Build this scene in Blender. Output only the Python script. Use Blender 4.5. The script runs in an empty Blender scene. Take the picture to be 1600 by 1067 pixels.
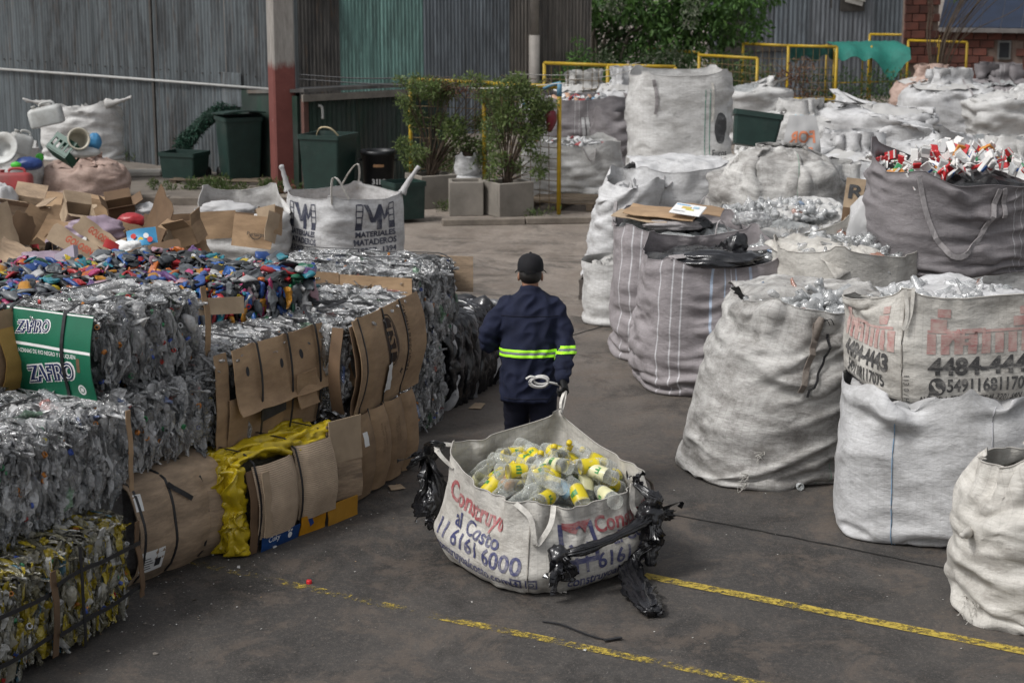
import bpy, bmesh, math, random
import numpy as np
from mathutils import Vector, Matrix, noise as mnoise

random.seed(11)
rng = np.random.default_rng(11)
sc = bpy.context.scene
R = math.radians

# ------------------------------------------------------------------ camera
F_PX, HC = 2800.0, 3.5
PITCH = math.atan(608.5 / F_PX)
cam_d = bpy.data.cameras.new('camera')
cam = bpy.data.objects.new('camera', cam_d)
sc.collection.objects.link(cam)
cam.location = (0, 0, HC)
cam.rotation_euler = (math.pi / 2 - PITCH, 0, 0)
cam_d.sensor_width = 36.0
cam_d.lens = F_PX / 1600.0 * 36.0
cam_d.clip_start, cam_d.clip_end = 0.1, 500.0
cam_d.dof.use_dof = True
cam_d.dof.focus_distance = 10.8
cam_d.dof.aperture_fstop = 4.5
sc.camera = cam

# ------------------------------------------------------------------ sky, sun, exposure
wd = bpy.data.worlds.new('World')
sc.world = wd
wd.use_nodes = True
wn = wd.node_tree
bg = wn.nodes['Background']
sky = wn.nodes.new('ShaderNodeTexSky')
sky.sky_type = 'NISHITA'
sky.sun_disc = False
SUN_EL, SUN_ROT = R(52), R(-118)
sky.sun_elevation, sky.sun_rotation = SUN_EL, SUN_ROT
sky.air_density, sky.dust_density, sky.ozone_density = 1.0, 4.0, 1.0
hs = wn.nodes.new('ShaderNodeHueSaturation')
hs.inputs['Saturation'].default_value = 0.2          # overcast: an almost colourless sky
wn.links.new(sky.outputs[0], hs.inputs['Color'])
wn.links.new(hs.outputs[0], bg.inputs['Color'])
bg.inputs['Strength'].default_value = 0.115
sun_d = bpy.data.lights.new('sun', 'SUN')
sun_d.energy, sun_d.angle, sun_d.color = 1.5, R(13), (1.0, 0.985, 0.96)
sun = bpy.data.objects.new('sun', sun_d)
sc.collection.objects.link(sun)
sd = Vector((math.sin(SUN_ROT) * math.cos(SUN_EL), math.cos(SUN_ROT) * math.cos(SUN_EL), math.sin(SUN_EL)))
sun.rotation_euler = sd.to_track_quat('Z', 'Y').to_euler()
vs = sc.view_settings
vs.view_transform, vs.look, vs.gamma, vs.use_curve_mapping = 'Standard', 'None', 1.0, False
vs.exposure = 0.42
sc.cycles.max_bounces = 6
sc.cycles.transparent_max_bounces = 10
sc.cycles.use_denoising = True

# ------------------------------------------------------------------ pixel <-> place
CP, SP = math.cos(PITCH), math.sin(PITCH)


def ray(px, py):
    u, v = (px - 800.0) / F_PX, (py - 533.5) / F_PX
    return Vector((u, CP - v * SP, -SP - v * CP))


def at(px, py, z=0.0):
    r = ray(px, py)
    t = (z - HC) / r.z
    return Vector((r.x * t, r.y * t, z))


def atY(px, py, Y):
    r = ray(px, py)
    t = Y / r.y
    return Vector((r.x * t, Y, HC + r.z * t))


# ------------------------------------------------------------------ object helpers
COL = sc.collection


def tag(o, label=None, cat=None, group=None, kind=None):
    if label: o['label'] = label
    if cat: o['category'] = cat
    if group: o['group'] = group
    if kind: o['kind'] = kind
    return o


def thing(name, loc, rz, label, cat, group=None):
    o = bpy.data.objects.new(name, None)
    COL.objects.link(o)
    o.empty_display_size = 0.1
    o.location = loc
    o.rotation_euler = (0, 0, rz)
    return tag(o, label, cat, group)


def link(name, me, mats=None, parent=None, loc=None, rot=None):
    o = bpy.data.objects.new(name, me)
    COL.objects.link(o)
    if mats is not None and len(me.materials) == 0:
        for m in (mats if isinstance(mats, (list, tuple)) else [mats]):
            me.materials.append(m)
    if parent is not None: o.parent = parent
    if loc is not None: o.location = loc
    if rot is not None: o.rotation_euler = rot
    return o


def copy_tree(o, parent=None):
    c = o.copy()
    COL.objects.link(c)
    c.parent = parent
    for ch in list(o.children):
        copy_tree(ch, c)
    return c


def mesh_np(name, V, Q, mi=None, smooth=True, uv=None):
    """V (n,3); Q (m,k) polygons of k corners"""
    V = np.asarray(V, np.float32); Q = np.asarray(Q, np.int32)
    me = bpy.data.meshes.new(name)
    m, k = Q.shape
    me.vertices.add(len(V)); me.vertices.foreach_set('co', V.ravel())
    me.loops.add(m * k); me.loops.foreach_set('vertex_index', Q.ravel())
    me.polygons.add(m)
    me.polygons.foreach_set('loop_start', np.arange(0, m * k, k, dtype=np.int32))
    me.polygons.foreach_set('loop_total', np.full(m, k, np.int32))
    if mi is not None: me.polygons.foreach_set('material_index', np.asarray(mi, np.int32))
    me.polygons.foreach_set('use_smooth', np.full(m, smooth, bool))
    if uv is not None:
        l = me.uv_layers.new(name='UVMap')
        l.data.foreach_set('uv', np.asarray(uv, np.float32).ravel())
    me.update(calc_edges=True)
    return me


class MB:
    """collects simple shapes into one mesh"""
    def __init__(s): s.v, s.f, s.m, s.sm = [], [], [], []

    def add(s, V, Fc, mi=0, smooth=False):
        b = len(s.v)
        s.v += [tuple(p) for p in V]
        for f in Fc:
            s.f.append([i + b for i in f]); s.m.append(mi); s.sm.append(smooth)

    def box(s, c, size, rot=None, mi=0, ch=0.0):
        hx, hy, hz = size[0] / 2, size[1] / 2, size[2] / 2
        M = rot.to_matrix() if hasattr(rot, 'to_matrix') else (rot if rot is not None else Matrix.Identity(3))
        c = Vector(c)
        if ch > 0:
            # chamfered box: 24 verts
            P, Fc = chamfer_box(hx, hy, hz, ch)
        else:
            P = [(x * hx, y * hy, z * hz) for x in (-1, 1) for y in (-1, 1) for z in (-1, 1)]
            Fc = [(0, 1, 3, 2), (4, 6, 7, 5), (0, 4, 5, 1), (2, 3, 7, 6), (0, 2, 6, 4), (1, 5, 7, 3)]
        s.add([c + M @ Vector(p) for p in P], Fc, mi)

    def tube(s, pts, r, n=8, mi=0, cap=True, flat=1.0, up=(0, 0, 1)):
        pts = [Vector(p) for p in pts]
        rr = r if isinstance(r, (list, tuple)) else [r] * len(pts)
        V, Fc = [], []
        upv = Vector(up)
        for i, p in enumerate(pts):
            t = (pts[min(i + 1, len(pts) - 1)] - pts[max(i - 1, 0)])
            if t.length < 1e-9: t = Vector((0, 0, 1))
            t.normalize()
            a = upv.cross(t)
            if a.length < 0.05: a = Vector((1, 0, 0.13)).cross(t)
            a.normalize(); b = t.cross(a)
            for k in range(n):
                w = 2 * math.pi * k / n
                V.append(p + a * (math.cos(w) * rr[i]) + b * (math.sin(w) * rr[i] * flat))
        for i in range(len(pts) - 1):
            for k in range(n):
                k2 = (k + 1) % n
                Fc.append((i * n + k, i * n + k2, (i + 1) * n + k2, (i + 1) * n + k))
        if cap:
            Fc.append(tuple(range(n - 1, -1, -1)))
            Fc.append(tuple((len(pts) - 1) * n + k for k in range(n)))
        s.add(V, Fc, mi, True)

    def ribbon(s, pts, width, thick, side, mi=0):
        """flat strap along pts; side = vector(s) across the width"""
        pts = [Vector(p) for p in pts]
        V, Fc = [], []
        for i, p in enumerate(pts):
            t = (pts[min(i + 1, len(pts) - 1)] - pts[max(i - 1, 0)]).normalized()
            sd_ = Vector(side[i]) if isinstance(side, list) else Vector(side)
            sd_ = (sd_ - t * sd_.dot(t)).normalized()
            nn = t.cross(sd_)
            for a, b in ((-1, -1), (1, -1), (1, 1), (-1, 1)):
                V.append(p + sd_ * (a * width / 2) + nn * (b * thick / 2))
        for i in range(len(pts) - 1):
            for k in range(4):
                k2 = (k + 1) % 4
                Fc.append((i * 4 + k, i * 4 + k2, (i + 1) * 4 + k2, (i + 1) * 4 + k))
        Fc.append((3, 2, 1, 0)); e = (len(pts) - 1) * 4
        Fc.append((e, e + 1, e + 2, e + 3))
        s.add(V, Fc, mi, False)

    def lathe(s, prof, n=16, M=None, mi=0, smooth=True):
        V, Fc = [], []
        for r, z in prof:
            for k in range(n):
                w = 2 * math.pi * k / n
                p = Vector((r * math.cos(w), r * math.sin(w), z))
                V.append(M @ p if M is not None else p)
        for i in range(len(prof) - 1):
            for k in range(n):
                k2 = (k + 1) % n
                Fc.append((i * n + k, i * n + k2, (i + 1) * n + k2, (i + 1) * n + k))
        s.add(V, Fc, mi, smooth)

    def loft(s, rings, mi=0, cap=True, smooth=True):
        n = len(rings[0]); V = [p for r in rings for p in r]; Fc = []
        for i in range(len(rings) - 1):
            for k in range(n):
                k2 = (k + 1) % n
                Fc.append((i * n + k, i * n + k2, (i + 1) * n + k2, (i + 1) * n + k))
        if cap:
            Fc.append(tuple(range(n - 1, -1, -1))); Fc.append(tuple((len(rings) - 1) * n + k for k in range(n)))
        s.add(V, Fc, mi, smooth)

    def mesh(s, name):
        me = bpy.data.meshes.new(name)
        me.from_pydata(s.v, [], s.f)
        me.polygons.foreach_set('material_index', s.m)
        me.polygons.foreach_set('use_smooth', s.sm)
        me.update()
        return me

    def build(s, name, mats, parent=None, **k):
        return link(name, s.mesh(name), mats, parent, **k)


def chamfer_box(hx, hy, hz, c):
    bm = bmesh.new()
    bmesh.ops.create_cube(bm, size=1.0)
    for v in bm.verts: v.co = Vector((v.co.x * 2 * hx, v.co.y * 2 * hy, v.co.z * 2 * hz))
    bmesh.ops.bevel(bm, geom=list(bm.edges), offset=c, segments=1, affect='EDGES')
    bm.verts.index_update()
    P = [v.co.copy() for v in bm.verts]
    Fc = [[v.index for v in f.verts] for f in bm.faces]
    bm.free()
    return P, Fc


def grid_quads(m, n, wrap=False):
    i = np.arange(m - 1)[:, None]; j = np.arange(n if wrap else n - 1)[None, :]
    j2 = (j + 1) % n
    return np.stack([i * n + j, i * n + j2, (i + 1) * n + j2, (i + 1) * n + j], -1).reshape(-1, 4)


def grid_normals(P, wrap=False):
    if wrap:
        du = np.roll(P, -1, 1) - np.roll(P, 1, 1)
    else:
        du = np.gradient(P, axis=1)
    dv = np.gradient(P, axis=0)
    N = np.cross(du, dv)
    return N / (np.linalg.norm(N, axis=-1, keepdims=True) + 1e-9)


def slab(name, P, thick, uv=None):
    """closed sheet of given thickness from a grid of points"""
    m, n, _ = P.shape
    N = grid_normals(P)
    A, B = P + N * thick / 2, P - N * thick / 2
    V = np.concatenate([A.reshape(-1, 3), B.reshape(-1, 3)])
    q = grid_quads(m, n); o = m * n
    b = q[:, ::-1] + o
    idx = np.arange(m * n).reshape(m, n)
    loop = np.concatenate([idx[0, :-1], idx[:-1, -1], idx[-1, :0:-1], idx[:0:-1, 0]])
    nx = np.roll(loop, -1)
    e = np.stack([nx, loop, loop + o, nx + o], -1)
    Q = np.concatenate([q, b, e])
    me = mesh_np(name, V, Q, smooth=True)
    sm = np.ones(len(Q), bool); sm[len(q) * 2:] = False
    me.polygons.foreach_set('use_smooth', sm)
    ea = me.attributes.new('sharp_edge', 'BOOLEAN', 'EDGE')
    ev = np.zeros(len(me.edges) * 2, np.int32); me.edges.foreach_get('vertices', ev); ev = ev.reshape(-1, 2)
    bset = np.zeros(len(V), bool); bset[loop] = True; bset[loop + o] = True
    same = (ev[:, 0] < o) == (ev[:, 1] < o)
    ea.data.foreach_set('value', bset[ev[:, 0]] & bset[ev[:, 1]] & same)
    return me


def fbm1(x, seed=0.0):
    return mnoise.noise(Vector((x, seed, 3.7)))


def nz(p, s=1.0, o=0.0):
    return mnoise.noise(Vector((p[0] * s + o, p[1] * s + o * 1.7, p[2] * s - o)))


def smooth_field(m, n, ku, kv, wrap=True, seed=0):
    """smooth random field on a grid (m rows, n columns), unit-ish amplitude"""
    g = np.random.default_rng(seed)
    out = np.zeros((m, n)); v = np.linspace(0, 1, m)[:, None]; u = np.linspace(0, 1, n, endpoint=not wrap)[None, :]
    for _ in range(14):
        a = g.integers(0, ku + 1) if wrap else g.uniform(0, ku)
        b = g.uniform(0, kv); ph = g.uniform(0, 6.28, 2)
        out += np.sin(2 * np.pi * a * u + ph[0] + 2 * np.sin(2 * np.pi * b * v * 0.5 + ph[1])) * np.sin(2 * np.pi * b * v + ph[1]) * g.uniform(.4, 1)
    return out / 3.0


# ------------------------------------------------------------------ materials
def new_mat(name):
    m = bpy.data.materials.new(name); m.use_nodes = True
    nt = m.node_tree
    return m, nt, nt.nodes['Principled BSDF']


class NT:
    def __init__(s, nt): s.nt = nt

    def n(s, t, **k):
        nd = s.nt.nodes.new(t)
        for a, b in k.items(): setattr(nd, a, b)
        return nd

    def l(s, a, b): s.nt.links.new(a, b)

    def noise(s, vec, scale, detail=5, rough=.6, dist=0.0):
        x = s.n('ShaderNodeTexNoise')
        x.inputs['Scale'].default_value = scale; x.inputs['Detail'].default_value = detail
        x.inputs['Roughness'].default_value = rough; x.inputs['Distortion'].default_value = dist
        if vec is not None: s.l(vec, x.inputs['Vector'])
        return x.outputs['Fac']

    def mapping(s, vec, scale=(1, 1, 1), loc=(0, 0, 0), rot=(0, 0, 0)):
        x = s.n('ShaderNodeMapping')
        x.inputs['Scale'].default_value = scale; x.inputs['Location'].default_value = loc; x.inputs['Rotation'].default_value = rot
        s.l(vec, x.inputs['Vector'])
        return x.outputs[0]

    def ramp(s, fac, stops, interp='LINEAR'):
        x = s.n('ShaderNodeValToRGB'); cr = x.color_ramp; cr.interpolation = interp
        while len(cr.elements) < len(stops): cr.elements.new(0.5)
        for e, (p, c) in zip(cr.elements, stops):
            e.position = p; e.color = (*c, 1) if len(c) == 3 else c
        s.l(fac, x.inputs[0])
        return x.outputs[0]

    def rampf(s, fac, a, b, va=0.0, vb=1.0):
        x = s.n('ShaderNodeMapRange'); x.clamp = True
        x.inputs[1].default_value, x.inputs[2].default_value = a, b
        x.inputs[3].default_value, x.inputs[4].default_value = va, vb
        s.l(fac, x.inputs[0])
        return x.outputs[0]

    def mix(s, fac, a, b, mode='MIX'):
        x = s.n('ShaderNodeMix', data_type='RGBA', blend_type=mode)
        for sock, v in ((x.inputs[0], fac), (x.inputs[6], a), (x.inputs[7], b)):
            if isinstance(v, (int, float)): sock.default_value = v
            elif isinstance(v, tuple): sock.default_value = (*v, 1) if len(v) == 3 else v
            else: s.l(v, sock)
        return x.outputs[2]

    def math(s, op, a, b=None):
        x = s.n('ShaderNodeMath', operation=op)
        for sock, v in ((x.inputs[0], a), (x.inputs[1], b)):
            if v is None: continue
            if isinstance(v, (int, float)): sock.default_value = v
            else: s.l(v, sock)
        return x.outputs[0]

    def bump(s, h, strength, dist, normal=None):
        x = s.n('ShaderNodeBump'); x.inputs['Strength'].default_value = strength; x.inputs['Distance'].default_value = dist
        s.l(h, x.inputs['Height'])
        if normal is not None: s.l(normal, x.inputs['Normal'])
        return x.outputs[0]


def sc3(c, k): return tuple(min(1.0, x * k) for x in c)


def simple(name, col, rough=.6, var=.25, scale=6.0, bump=.0, bdist=.004, spec=.4, metal=0.0, dirt=None, dirt_amt=.5, stretch=(1, 1, 1), per_obj=0.0, coord='Object'):
    m, nt, b = new_mat(name); t = NT(nt)
    tc = t.n('ShaderNodeTexCoord').outputs[coord]
    v = t.mapping(tc, stretch)
    f = t.noise(v, scale, 6, .62)
    c = t.ramp(f, [(.25, sc3(col, 1 - var)), (.75, sc3(col, 1 + var))])
    if dirt is not None:
        g = t.noise(t.mapping(tc, stretch, (3.1, 7.7, 1.3)), scale * .35, 8, .7, .3)
        c = t.mix(t.rampf(g, .62 - .25 * dirt_amt, .75, 0, min(1, .5 + dirt_amt * .5)), c, dirt)
    if per_obj:
        oi = t.n('ShaderNodeObjectInfo').outputs['Random']
        c = t.mix(1.0, c, t.ramp(oi, [(0, (1 - per_obj,) * 3), (1, (1, 1, 1))]), 'MULTIPLY')
    t.l(c, b.inputs['Base Color'])
    b.inputs['Roughness'].default_value = rough
    b.inputs['Metallic'].default_value = metal
    b.inputs['Specular IOR Level'].default_value = spec
    if bump:
        h = t.noise(v, scale * 3.0, 6, .65)
        t.l(t.bump(h, bump, bdist), b.inputs['Normal'])
    return m


def bag_mat(name, col, dirt, amt, stripes=(), seed=0.0, lines=()):
    """woven polypropylene: UV in metres (u round the bag, v up)"""
    m, nt, b = new_mat(name); t = NT(nt)
    uv = t.n('ShaderNodeUVMap').outputs[0]
    oi = t.n('ShaderNodeObjectInfo').outputs['Random']
    cmb = t.n('ShaderNodeCombineXYZ'); off = t.math('MULTIPLY', oi, 37.0)
    t.l(off, cmb.inputs[2])
    va = t.n('ShaderNodeVectorMath', operation='ADD'); t.l(uv, va.inputs[0]); t.l(cmb.outputs[0], va.inputs[1])
    p = va.outputs[0]
    broad = t.noise(p, 1.6, 6, .65, .4)
    smear = t.noise(t.mapping(p, (1.2, 2.3, 1)), 2.6, 9, .74, .25)
    fine = t.noise(t.mapping(p, (9, 60, 1)), 3.0, 4, .6)
    c = t.ramp(broad, [(.3, sc3(col, .9)), (.7, sc3(col, 1.06))])
    c = t.mix(t.rampf(smear, .56 - .2 * amt, .70 - .08 * amt, 0, .3 + .5 * amt), c, dirt)
    spots = t.noise(t.mapping(p, (1, 1.6, 1), (5, 2, 0)), 4.5, 9, .75)
    c = t.mix(t.rampf(spots, .63 - .08 * amt, .70, 0, .6 * amt + .15), c, sc3(dirt, .5))
    c = t.mix(t.rampf(fine, .4, .75, 0, .16), c, sc3(dirt, .8))
    su = t.n('ShaderNodeSeparateXYZ'); t.l(uv, su.inputs[0]); u = su.outputs[0]
    for k, sk in ((0, 21.0), (1, 17.0)):       # the coarser threads of the weave
        ln = t.math('LESS_THAN', t.math('FRACT', t.math('MULTIPLY', su.outputs[k], sk)), .10)
        c = t.mix(t.math('MULTIPLY', ln, t.rampf(broad, .35, .65, .05, .26)), c, sc3(dirt, 1.1))
    for (u0, w, sc_) in stripes:
        # woven-in coloured threads, broken up by wear
        d = t.math('ABSOLUTE', t.math('SUBTRACT', u, u0))
        f = t.math('MULTIPLY', t.math('LESS_THAN', d, w / 2), t.rampf(smear, .3, .7, 1.0, .35))
        c = t.mix(f, c, sc_)
    t.l(c, b.inputs['Base Color'])
    b.inputs['Roughness'].default_value = .62
    b.inputs['Specular IOR Level'].default_value = .35
    crease = t.noise(t.mapping(p, (2.6, 4.5, 1)), 1.6, 9, .6, .15)
    cr2 = t.noise(t.mapping(p, (12, 22, 1)), 1.3, 6, .65, .1)
    h = t.math('ADD', crease, t.math('MULTIPLY', cr2, .3))
    t.l(t.bump(h, .5, .04), b.inputs['Normal'])
    # a little light through the cloth
    return m


def ink_mat(name, col, cloth, wear):
    m, nt, b = new_mat(name); t = NT(nt)
    tc = t.n('ShaderNodeTexCoord').outputs['Object']
    f = t.noise(tc, 9, 8, .75, .3)
    g = t.noise(t.mapping(tc, (2, 2, 9)), 12, 5, .7)
    k = t.math('ADD', t.math('MULTIPLY', f, .6), t.math('MULTIPLY', g, .4))
    c = t.mix(t.rampf(k, .62 - .35 * wear, .78 - .25 * wear, 0.05, .35 + .6 * wear), col, cloth)
    t.l(c, b.inputs['Base Color']); b.inputs['Roughness'].default_value = .6
    b.inputs['Specular IOR Level'].default_value = .3
    return m


def island_mat(name, stops, rough=.2, trans=0.0, obj=False, spec=.5, bump=.0, bscale=40, sheen=.2):
    """colour per mesh island (or per object); trans = share that lets light straight through"""
    m, nt, b = new_mat(name); t = NT(nt)
    r = t.n('ShaderNodeObjectInfo').outputs['Random'] if obj else t.n('ShaderNodeNewGeometry').outputs['Random Per Island']
    c = t.ramp(r, stops, 'CONSTANT')
    tc = t.n('ShaderNodeTexCoord').outputs['Object']
    f = t.noise(tc, 25, 3, .6)
    c = t.mix(1.0, c, t.ramp(f, [(.3, (.72, .72, .72)), (.7, (1, 1, 1))]), 'MULTIPLY')
    t.l(c, b.inputs['Base Color'])
    b.inputs['Roughness'].default_value = rough
    b.inputs['Specular IOR Level'].default_value = spec
    if bump:
        h = t.noise(tc, bscale, 3, .6, .6)
        t.l(t.bump(h, bump, .02), b.inputs['Normal'])
    if trans > 0:
        tr = t.n('ShaderNodeBsdfTransparent'); mx = t.n('ShaderNodeMixShader')
        gl = t.n('ShaderNodeBsdfGlossy'); gl.inputs['Roughness'].default_value = rough; m2 = t.n('ShaderNodeMixShader'); m2.inputs[0].default_value = sheen
        if bump: t.l(b.inputs['Normal'].links[0].from_socket, gl.inputs['Normal'])
        t.l(b.outputs[0], m2.inputs[1]); t.l(gl.outputs[0], m2.inputs[2])
        r2 = t.math('FRACT', t.math('MULTIPLY', r, 7.31))
        lw = t.n('ShaderNodeLayerWeight'); lw.inputs[0].default_value = .35
        fac = t.math('MULTIPLY', t.rampf(r2, 0, 1, trans * .45, min(1, trans * 1.35)), t.rampf(lw.outputs['Facing'], .2, .95, 1.0, .15))
        t.l(fac, mx.inputs[0])
        t.l(m2.outputs[0], mx.inputs[1]); t.l(tr.outputs[0], mx.inputs[2])
        t.l(mx.outputs[0], nt.nodes['Material Output'].inputs['Surface'])
    return m


def clear_mat(name, col=(.75, .78, .78), trans=.7, rough=.08):
    m, nt, b = new_mat(name); t = NT(nt)
    b.inputs['Base Color'].default_value = (*col, 1); b.inputs['Roughness'].default_value = rough
    b.inputs['Specular IOR Level'].default_value = .6
    tr = t.n('ShaderNodeBsdfTransparent'); mx = t.n('ShaderNodeMixShader')
    lw = t.n('ShaderNodeLayerWeight'); lw.inputs[0].default_value = .3
    t.l(t.rampf(lw.outputs['Facing'], .1, .95, trans, .15), mx.inputs[0])
    t.l(b.outputs[0], mx.inputs[1]); t.l(tr.outputs[0], mx.inputs[2])
    t.l(mx.outputs[0], nt.nodes['Material Output'].inputs['Surface'])
    return m


WHITE_CLOTH, DIRT = (.56, .555, .545), (.20, .185, .165)
M = {}
M['bag_white'] = bag_mat('white_sack_cloth', WHITE_CLOTH, (.23, .22, .205), .6)
M['bag_clean'] = bag_mat('clean_sack_cloth', (.55, .55, .555), (.22, .215, .21), .65)
M['bag_dirty'] = bag_mat('soiled_sack_cloth', (.54, .53, .51), (.11, .10, .09), 1.0, stripes=[(2.12, .006, (.05, .22, .13))])
M['bag_cream'] = bag_mat('cream_sack_cloth', (.55, .53, .49), (.19, .172, .15), .65)
M['bag_grey'] = bag_mat('mauve_grey_sack_cloth', (.29, .265, .272), (.14, .125, .125), .45,
                        stripes=[(1.80, .022, (.42, .52, .66)), (1.91, .010, (.42, .52, .66)), (1.96, .008, (.6, .6, .63)), (2.0, .010, (.42, .52, .66)), (2.12, .022, (.42, .52, .66)), (1.36, .012, (.6, .6, .62)), (1.48, .012, (.6, .6, .62)), (1.56, .012, (.6, .6, .62))])
M['bag_dark'] = bag_mat('dark_grey_sack_cloth', (.20, .185, .19), (.09, .08, .08), .35,
                        stripes=[(2.35, .006, (.5, .5, .5)), (2.42, .006, (.5, .5, .5)), (2.55, .006, (.5, .5, .5))])
M['bag_pink'] = bag_mat('pinkish_sack_cloth', (.46, .34, .29), (.16, .10, .075), .7)
M['webbing'] = simple('loop_webbing', (.52, .50, .46), .8, .3, 30, .3, dirt=(.16, .14, .12), dirt_amt=.5)
M['webbing_dark'] = simple('brown_webbing', (.17, .145, .125), .8, .3, 30, .3)
M['webbing_grey'] = simple('grey_webbing', (.3, .28, .28), .8, .3, 30, .3)
M['black_film'] = simple('black_plastic_film', (.012, .012, .014), .2, .4, 14, .3, .006, spec=.7)
M['strap'] = simple('black_strapping', (.02, .02, .022), .45, .4, 30)
M['cardboard'] = simple('brown_cardboard', (.40, .27, .16), .85, .2, 5, .5, .006, dirt=(.19, .12, .07), dirt_amt=.75, per_obj=.3, stretch=(1, 1, 2.2))
M['cardboard_pale'] = simple('pale_cardboard', (.46, .35, .24), .85, .2, 5, .4, .005, dirt=(.2, .14, .09), dirt_amt=.6, per_obj=.25)
M['cardboard_old'] = simple('weathered_cardboard', (.36, .265, .18), .85, .3, 6, .6, .008, dirt=(.10, .075, .055), dirt_amt=.8, stretch=(1, 1, 4))
M['cardboard_dark'] = simple('dark_brown_cardboard', (.13, .08, .045), .8, .25, 6, .2, .003)  # a darker brown than the other cardboard
M['paper_white'] = simple('white_paper', (.72, .72, .71), .7, .08, 8, .1)
M['ink_black'] = simple('black_print', (.025, .025, .028), .7, .5, 20)
M['steel_dark'] = simple('dark_steel', (.05, .045, .04), .6, .4, 12, .2)


def corr_card(name, col):
    m, nt, b = new_mat(name); t = NT(nt)
    tc = t.n('ShaderNodeTexCoord').outputs['Object']
    w = t.n('ShaderNodeTexWave', wave_type='BANDS', bands_direction='Z'); w.inputs['Scale'].default_value = 26; w.inputs['Distortion'].default_value = 1.2
    w.inputs['Detail'].default_value = 1; t.l(tc, w.inputs['Vector'])
    f = t.noise(tc, 6, 6, .65)
    c = t.ramp(f, [(.3, sc3(col, .75)), (.7, sc3(col, 1.15))])
    c = t.mix(t.rampf(w.outputs['Fac'], 0, 1, 0, .22), c, sc3(col, .55))
    t.l(c, b.inputs['Base Color']); b.inputs['Roughness'].default_value = .85
    t.l(t.bump(w.outputs['Fac'], .5, .004), b.inputs['Normal'])
    return m


M['cardboard_fluted'] = corr_card('fluted_cardboard', (.45, .345, .245))

PET = [(0, (.31, .313, .315)), (.14, (.55, .553, .555)), (.28, (.15, .152, .154)), (.42, (.44, .443, .445)), (.56, (.23, .232, .235)), (.68, (.75, .753, .755)),
       (.80, (.34, .36, .375)), (.88, (.60, .60, .60)), (.955, (.45, .10, .07)), (.964, (.07, .13, .34)), (.972, (.75, .75, .74)), (.988, (.10, .28, .13))]
PETL = [(0, (.50, .51, .51)), (.3, (.62, .63, .63)), (.6, (.40, .41, .41)), (.8, (.70, .71, .71)), (.96, (.25, .35, .5)), (.98, (.5, .2, .12))]
M['pet_light'] = island_mat('loose_clear_plastic', PETL, .16, .45, spec=.7, bump=.7, bscale=22)
M['pet'] = island_mat('crushed_clear_plastic', PET, .09, .5, spec=.9, bump=1.0, bscale=42)
M['pet_obj'] = island_mat('crushed_clear_bottle', PET[:8] + [(.94, (.5, .5, .5))], .10, .5, obj=True, spec=.9, bump=1.0, bscale=42)
YEL = [(0, (.26, .25, .20)), (.15, (.42, .40, .32)), (.28, (.16, .15, .10)), (.44, (.40, .31, .02)), (.53, (.24, .22, .13)), (.68, (.50, .39, .025)), (.80, (.6, .6, .57)), (.9, (.24, .22, .16)), (.96, (.06, .18, .26)), (.975, (.65, .5, .03))]
M['pet_yellow'] = island_mat('crushed_yellow_label_plastic', YEL, .15, .3, spec=.6, bump=.8, bscale=30, sheen=.09)
M['pet_yellow_obj'] = island_mat('crushed_yellow_label_bottle', YEL, .15, .3, obj=True, spec=.6, bump=.8, bscale=30, sheen=.09)
HD = [(0, (.04, .045, .05)), (.13, (.085, .095, .105)), (.27, (.016, .018, .02)), (.37, (.13, .14, .15)), (.44, (.36, .04, .13)), (.49, (.42, .19, .02)), (.545, (.025, .07, .24)), (.60, (.42, .11, .02)),
      (.63, (.10, .045, .15)), (.665, (.02, .17, .22)), (.71, (.40, .40, .40)), (.80, (.02, .09, .30)), (.85, (.42, .31, .02)), (.885, (.34, .02, .025)), (.94, (.015, .11, .06)), (.965, (.40, .25, .29))]
M['hdpe_obj'] = island_mat('coloured_plastic_bottle', HD, .38, 0, obj=True, spec=.5)
M['hdpe'] = island_mat('coloured_plastic', HD, .38, 0, spec=.5)
M['caps'] = island_mat('bottle_caps', [(0, (.6, .6, .6)), (.3, (.05, .1, .4)), (.45, (.45, .04, .03)), (.6, (.55, .2, .03)), (.72, (.04, .25, .1)), (.84, (.6, .6, .58)), (.93, (.55, .45, .03))], .4)

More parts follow.
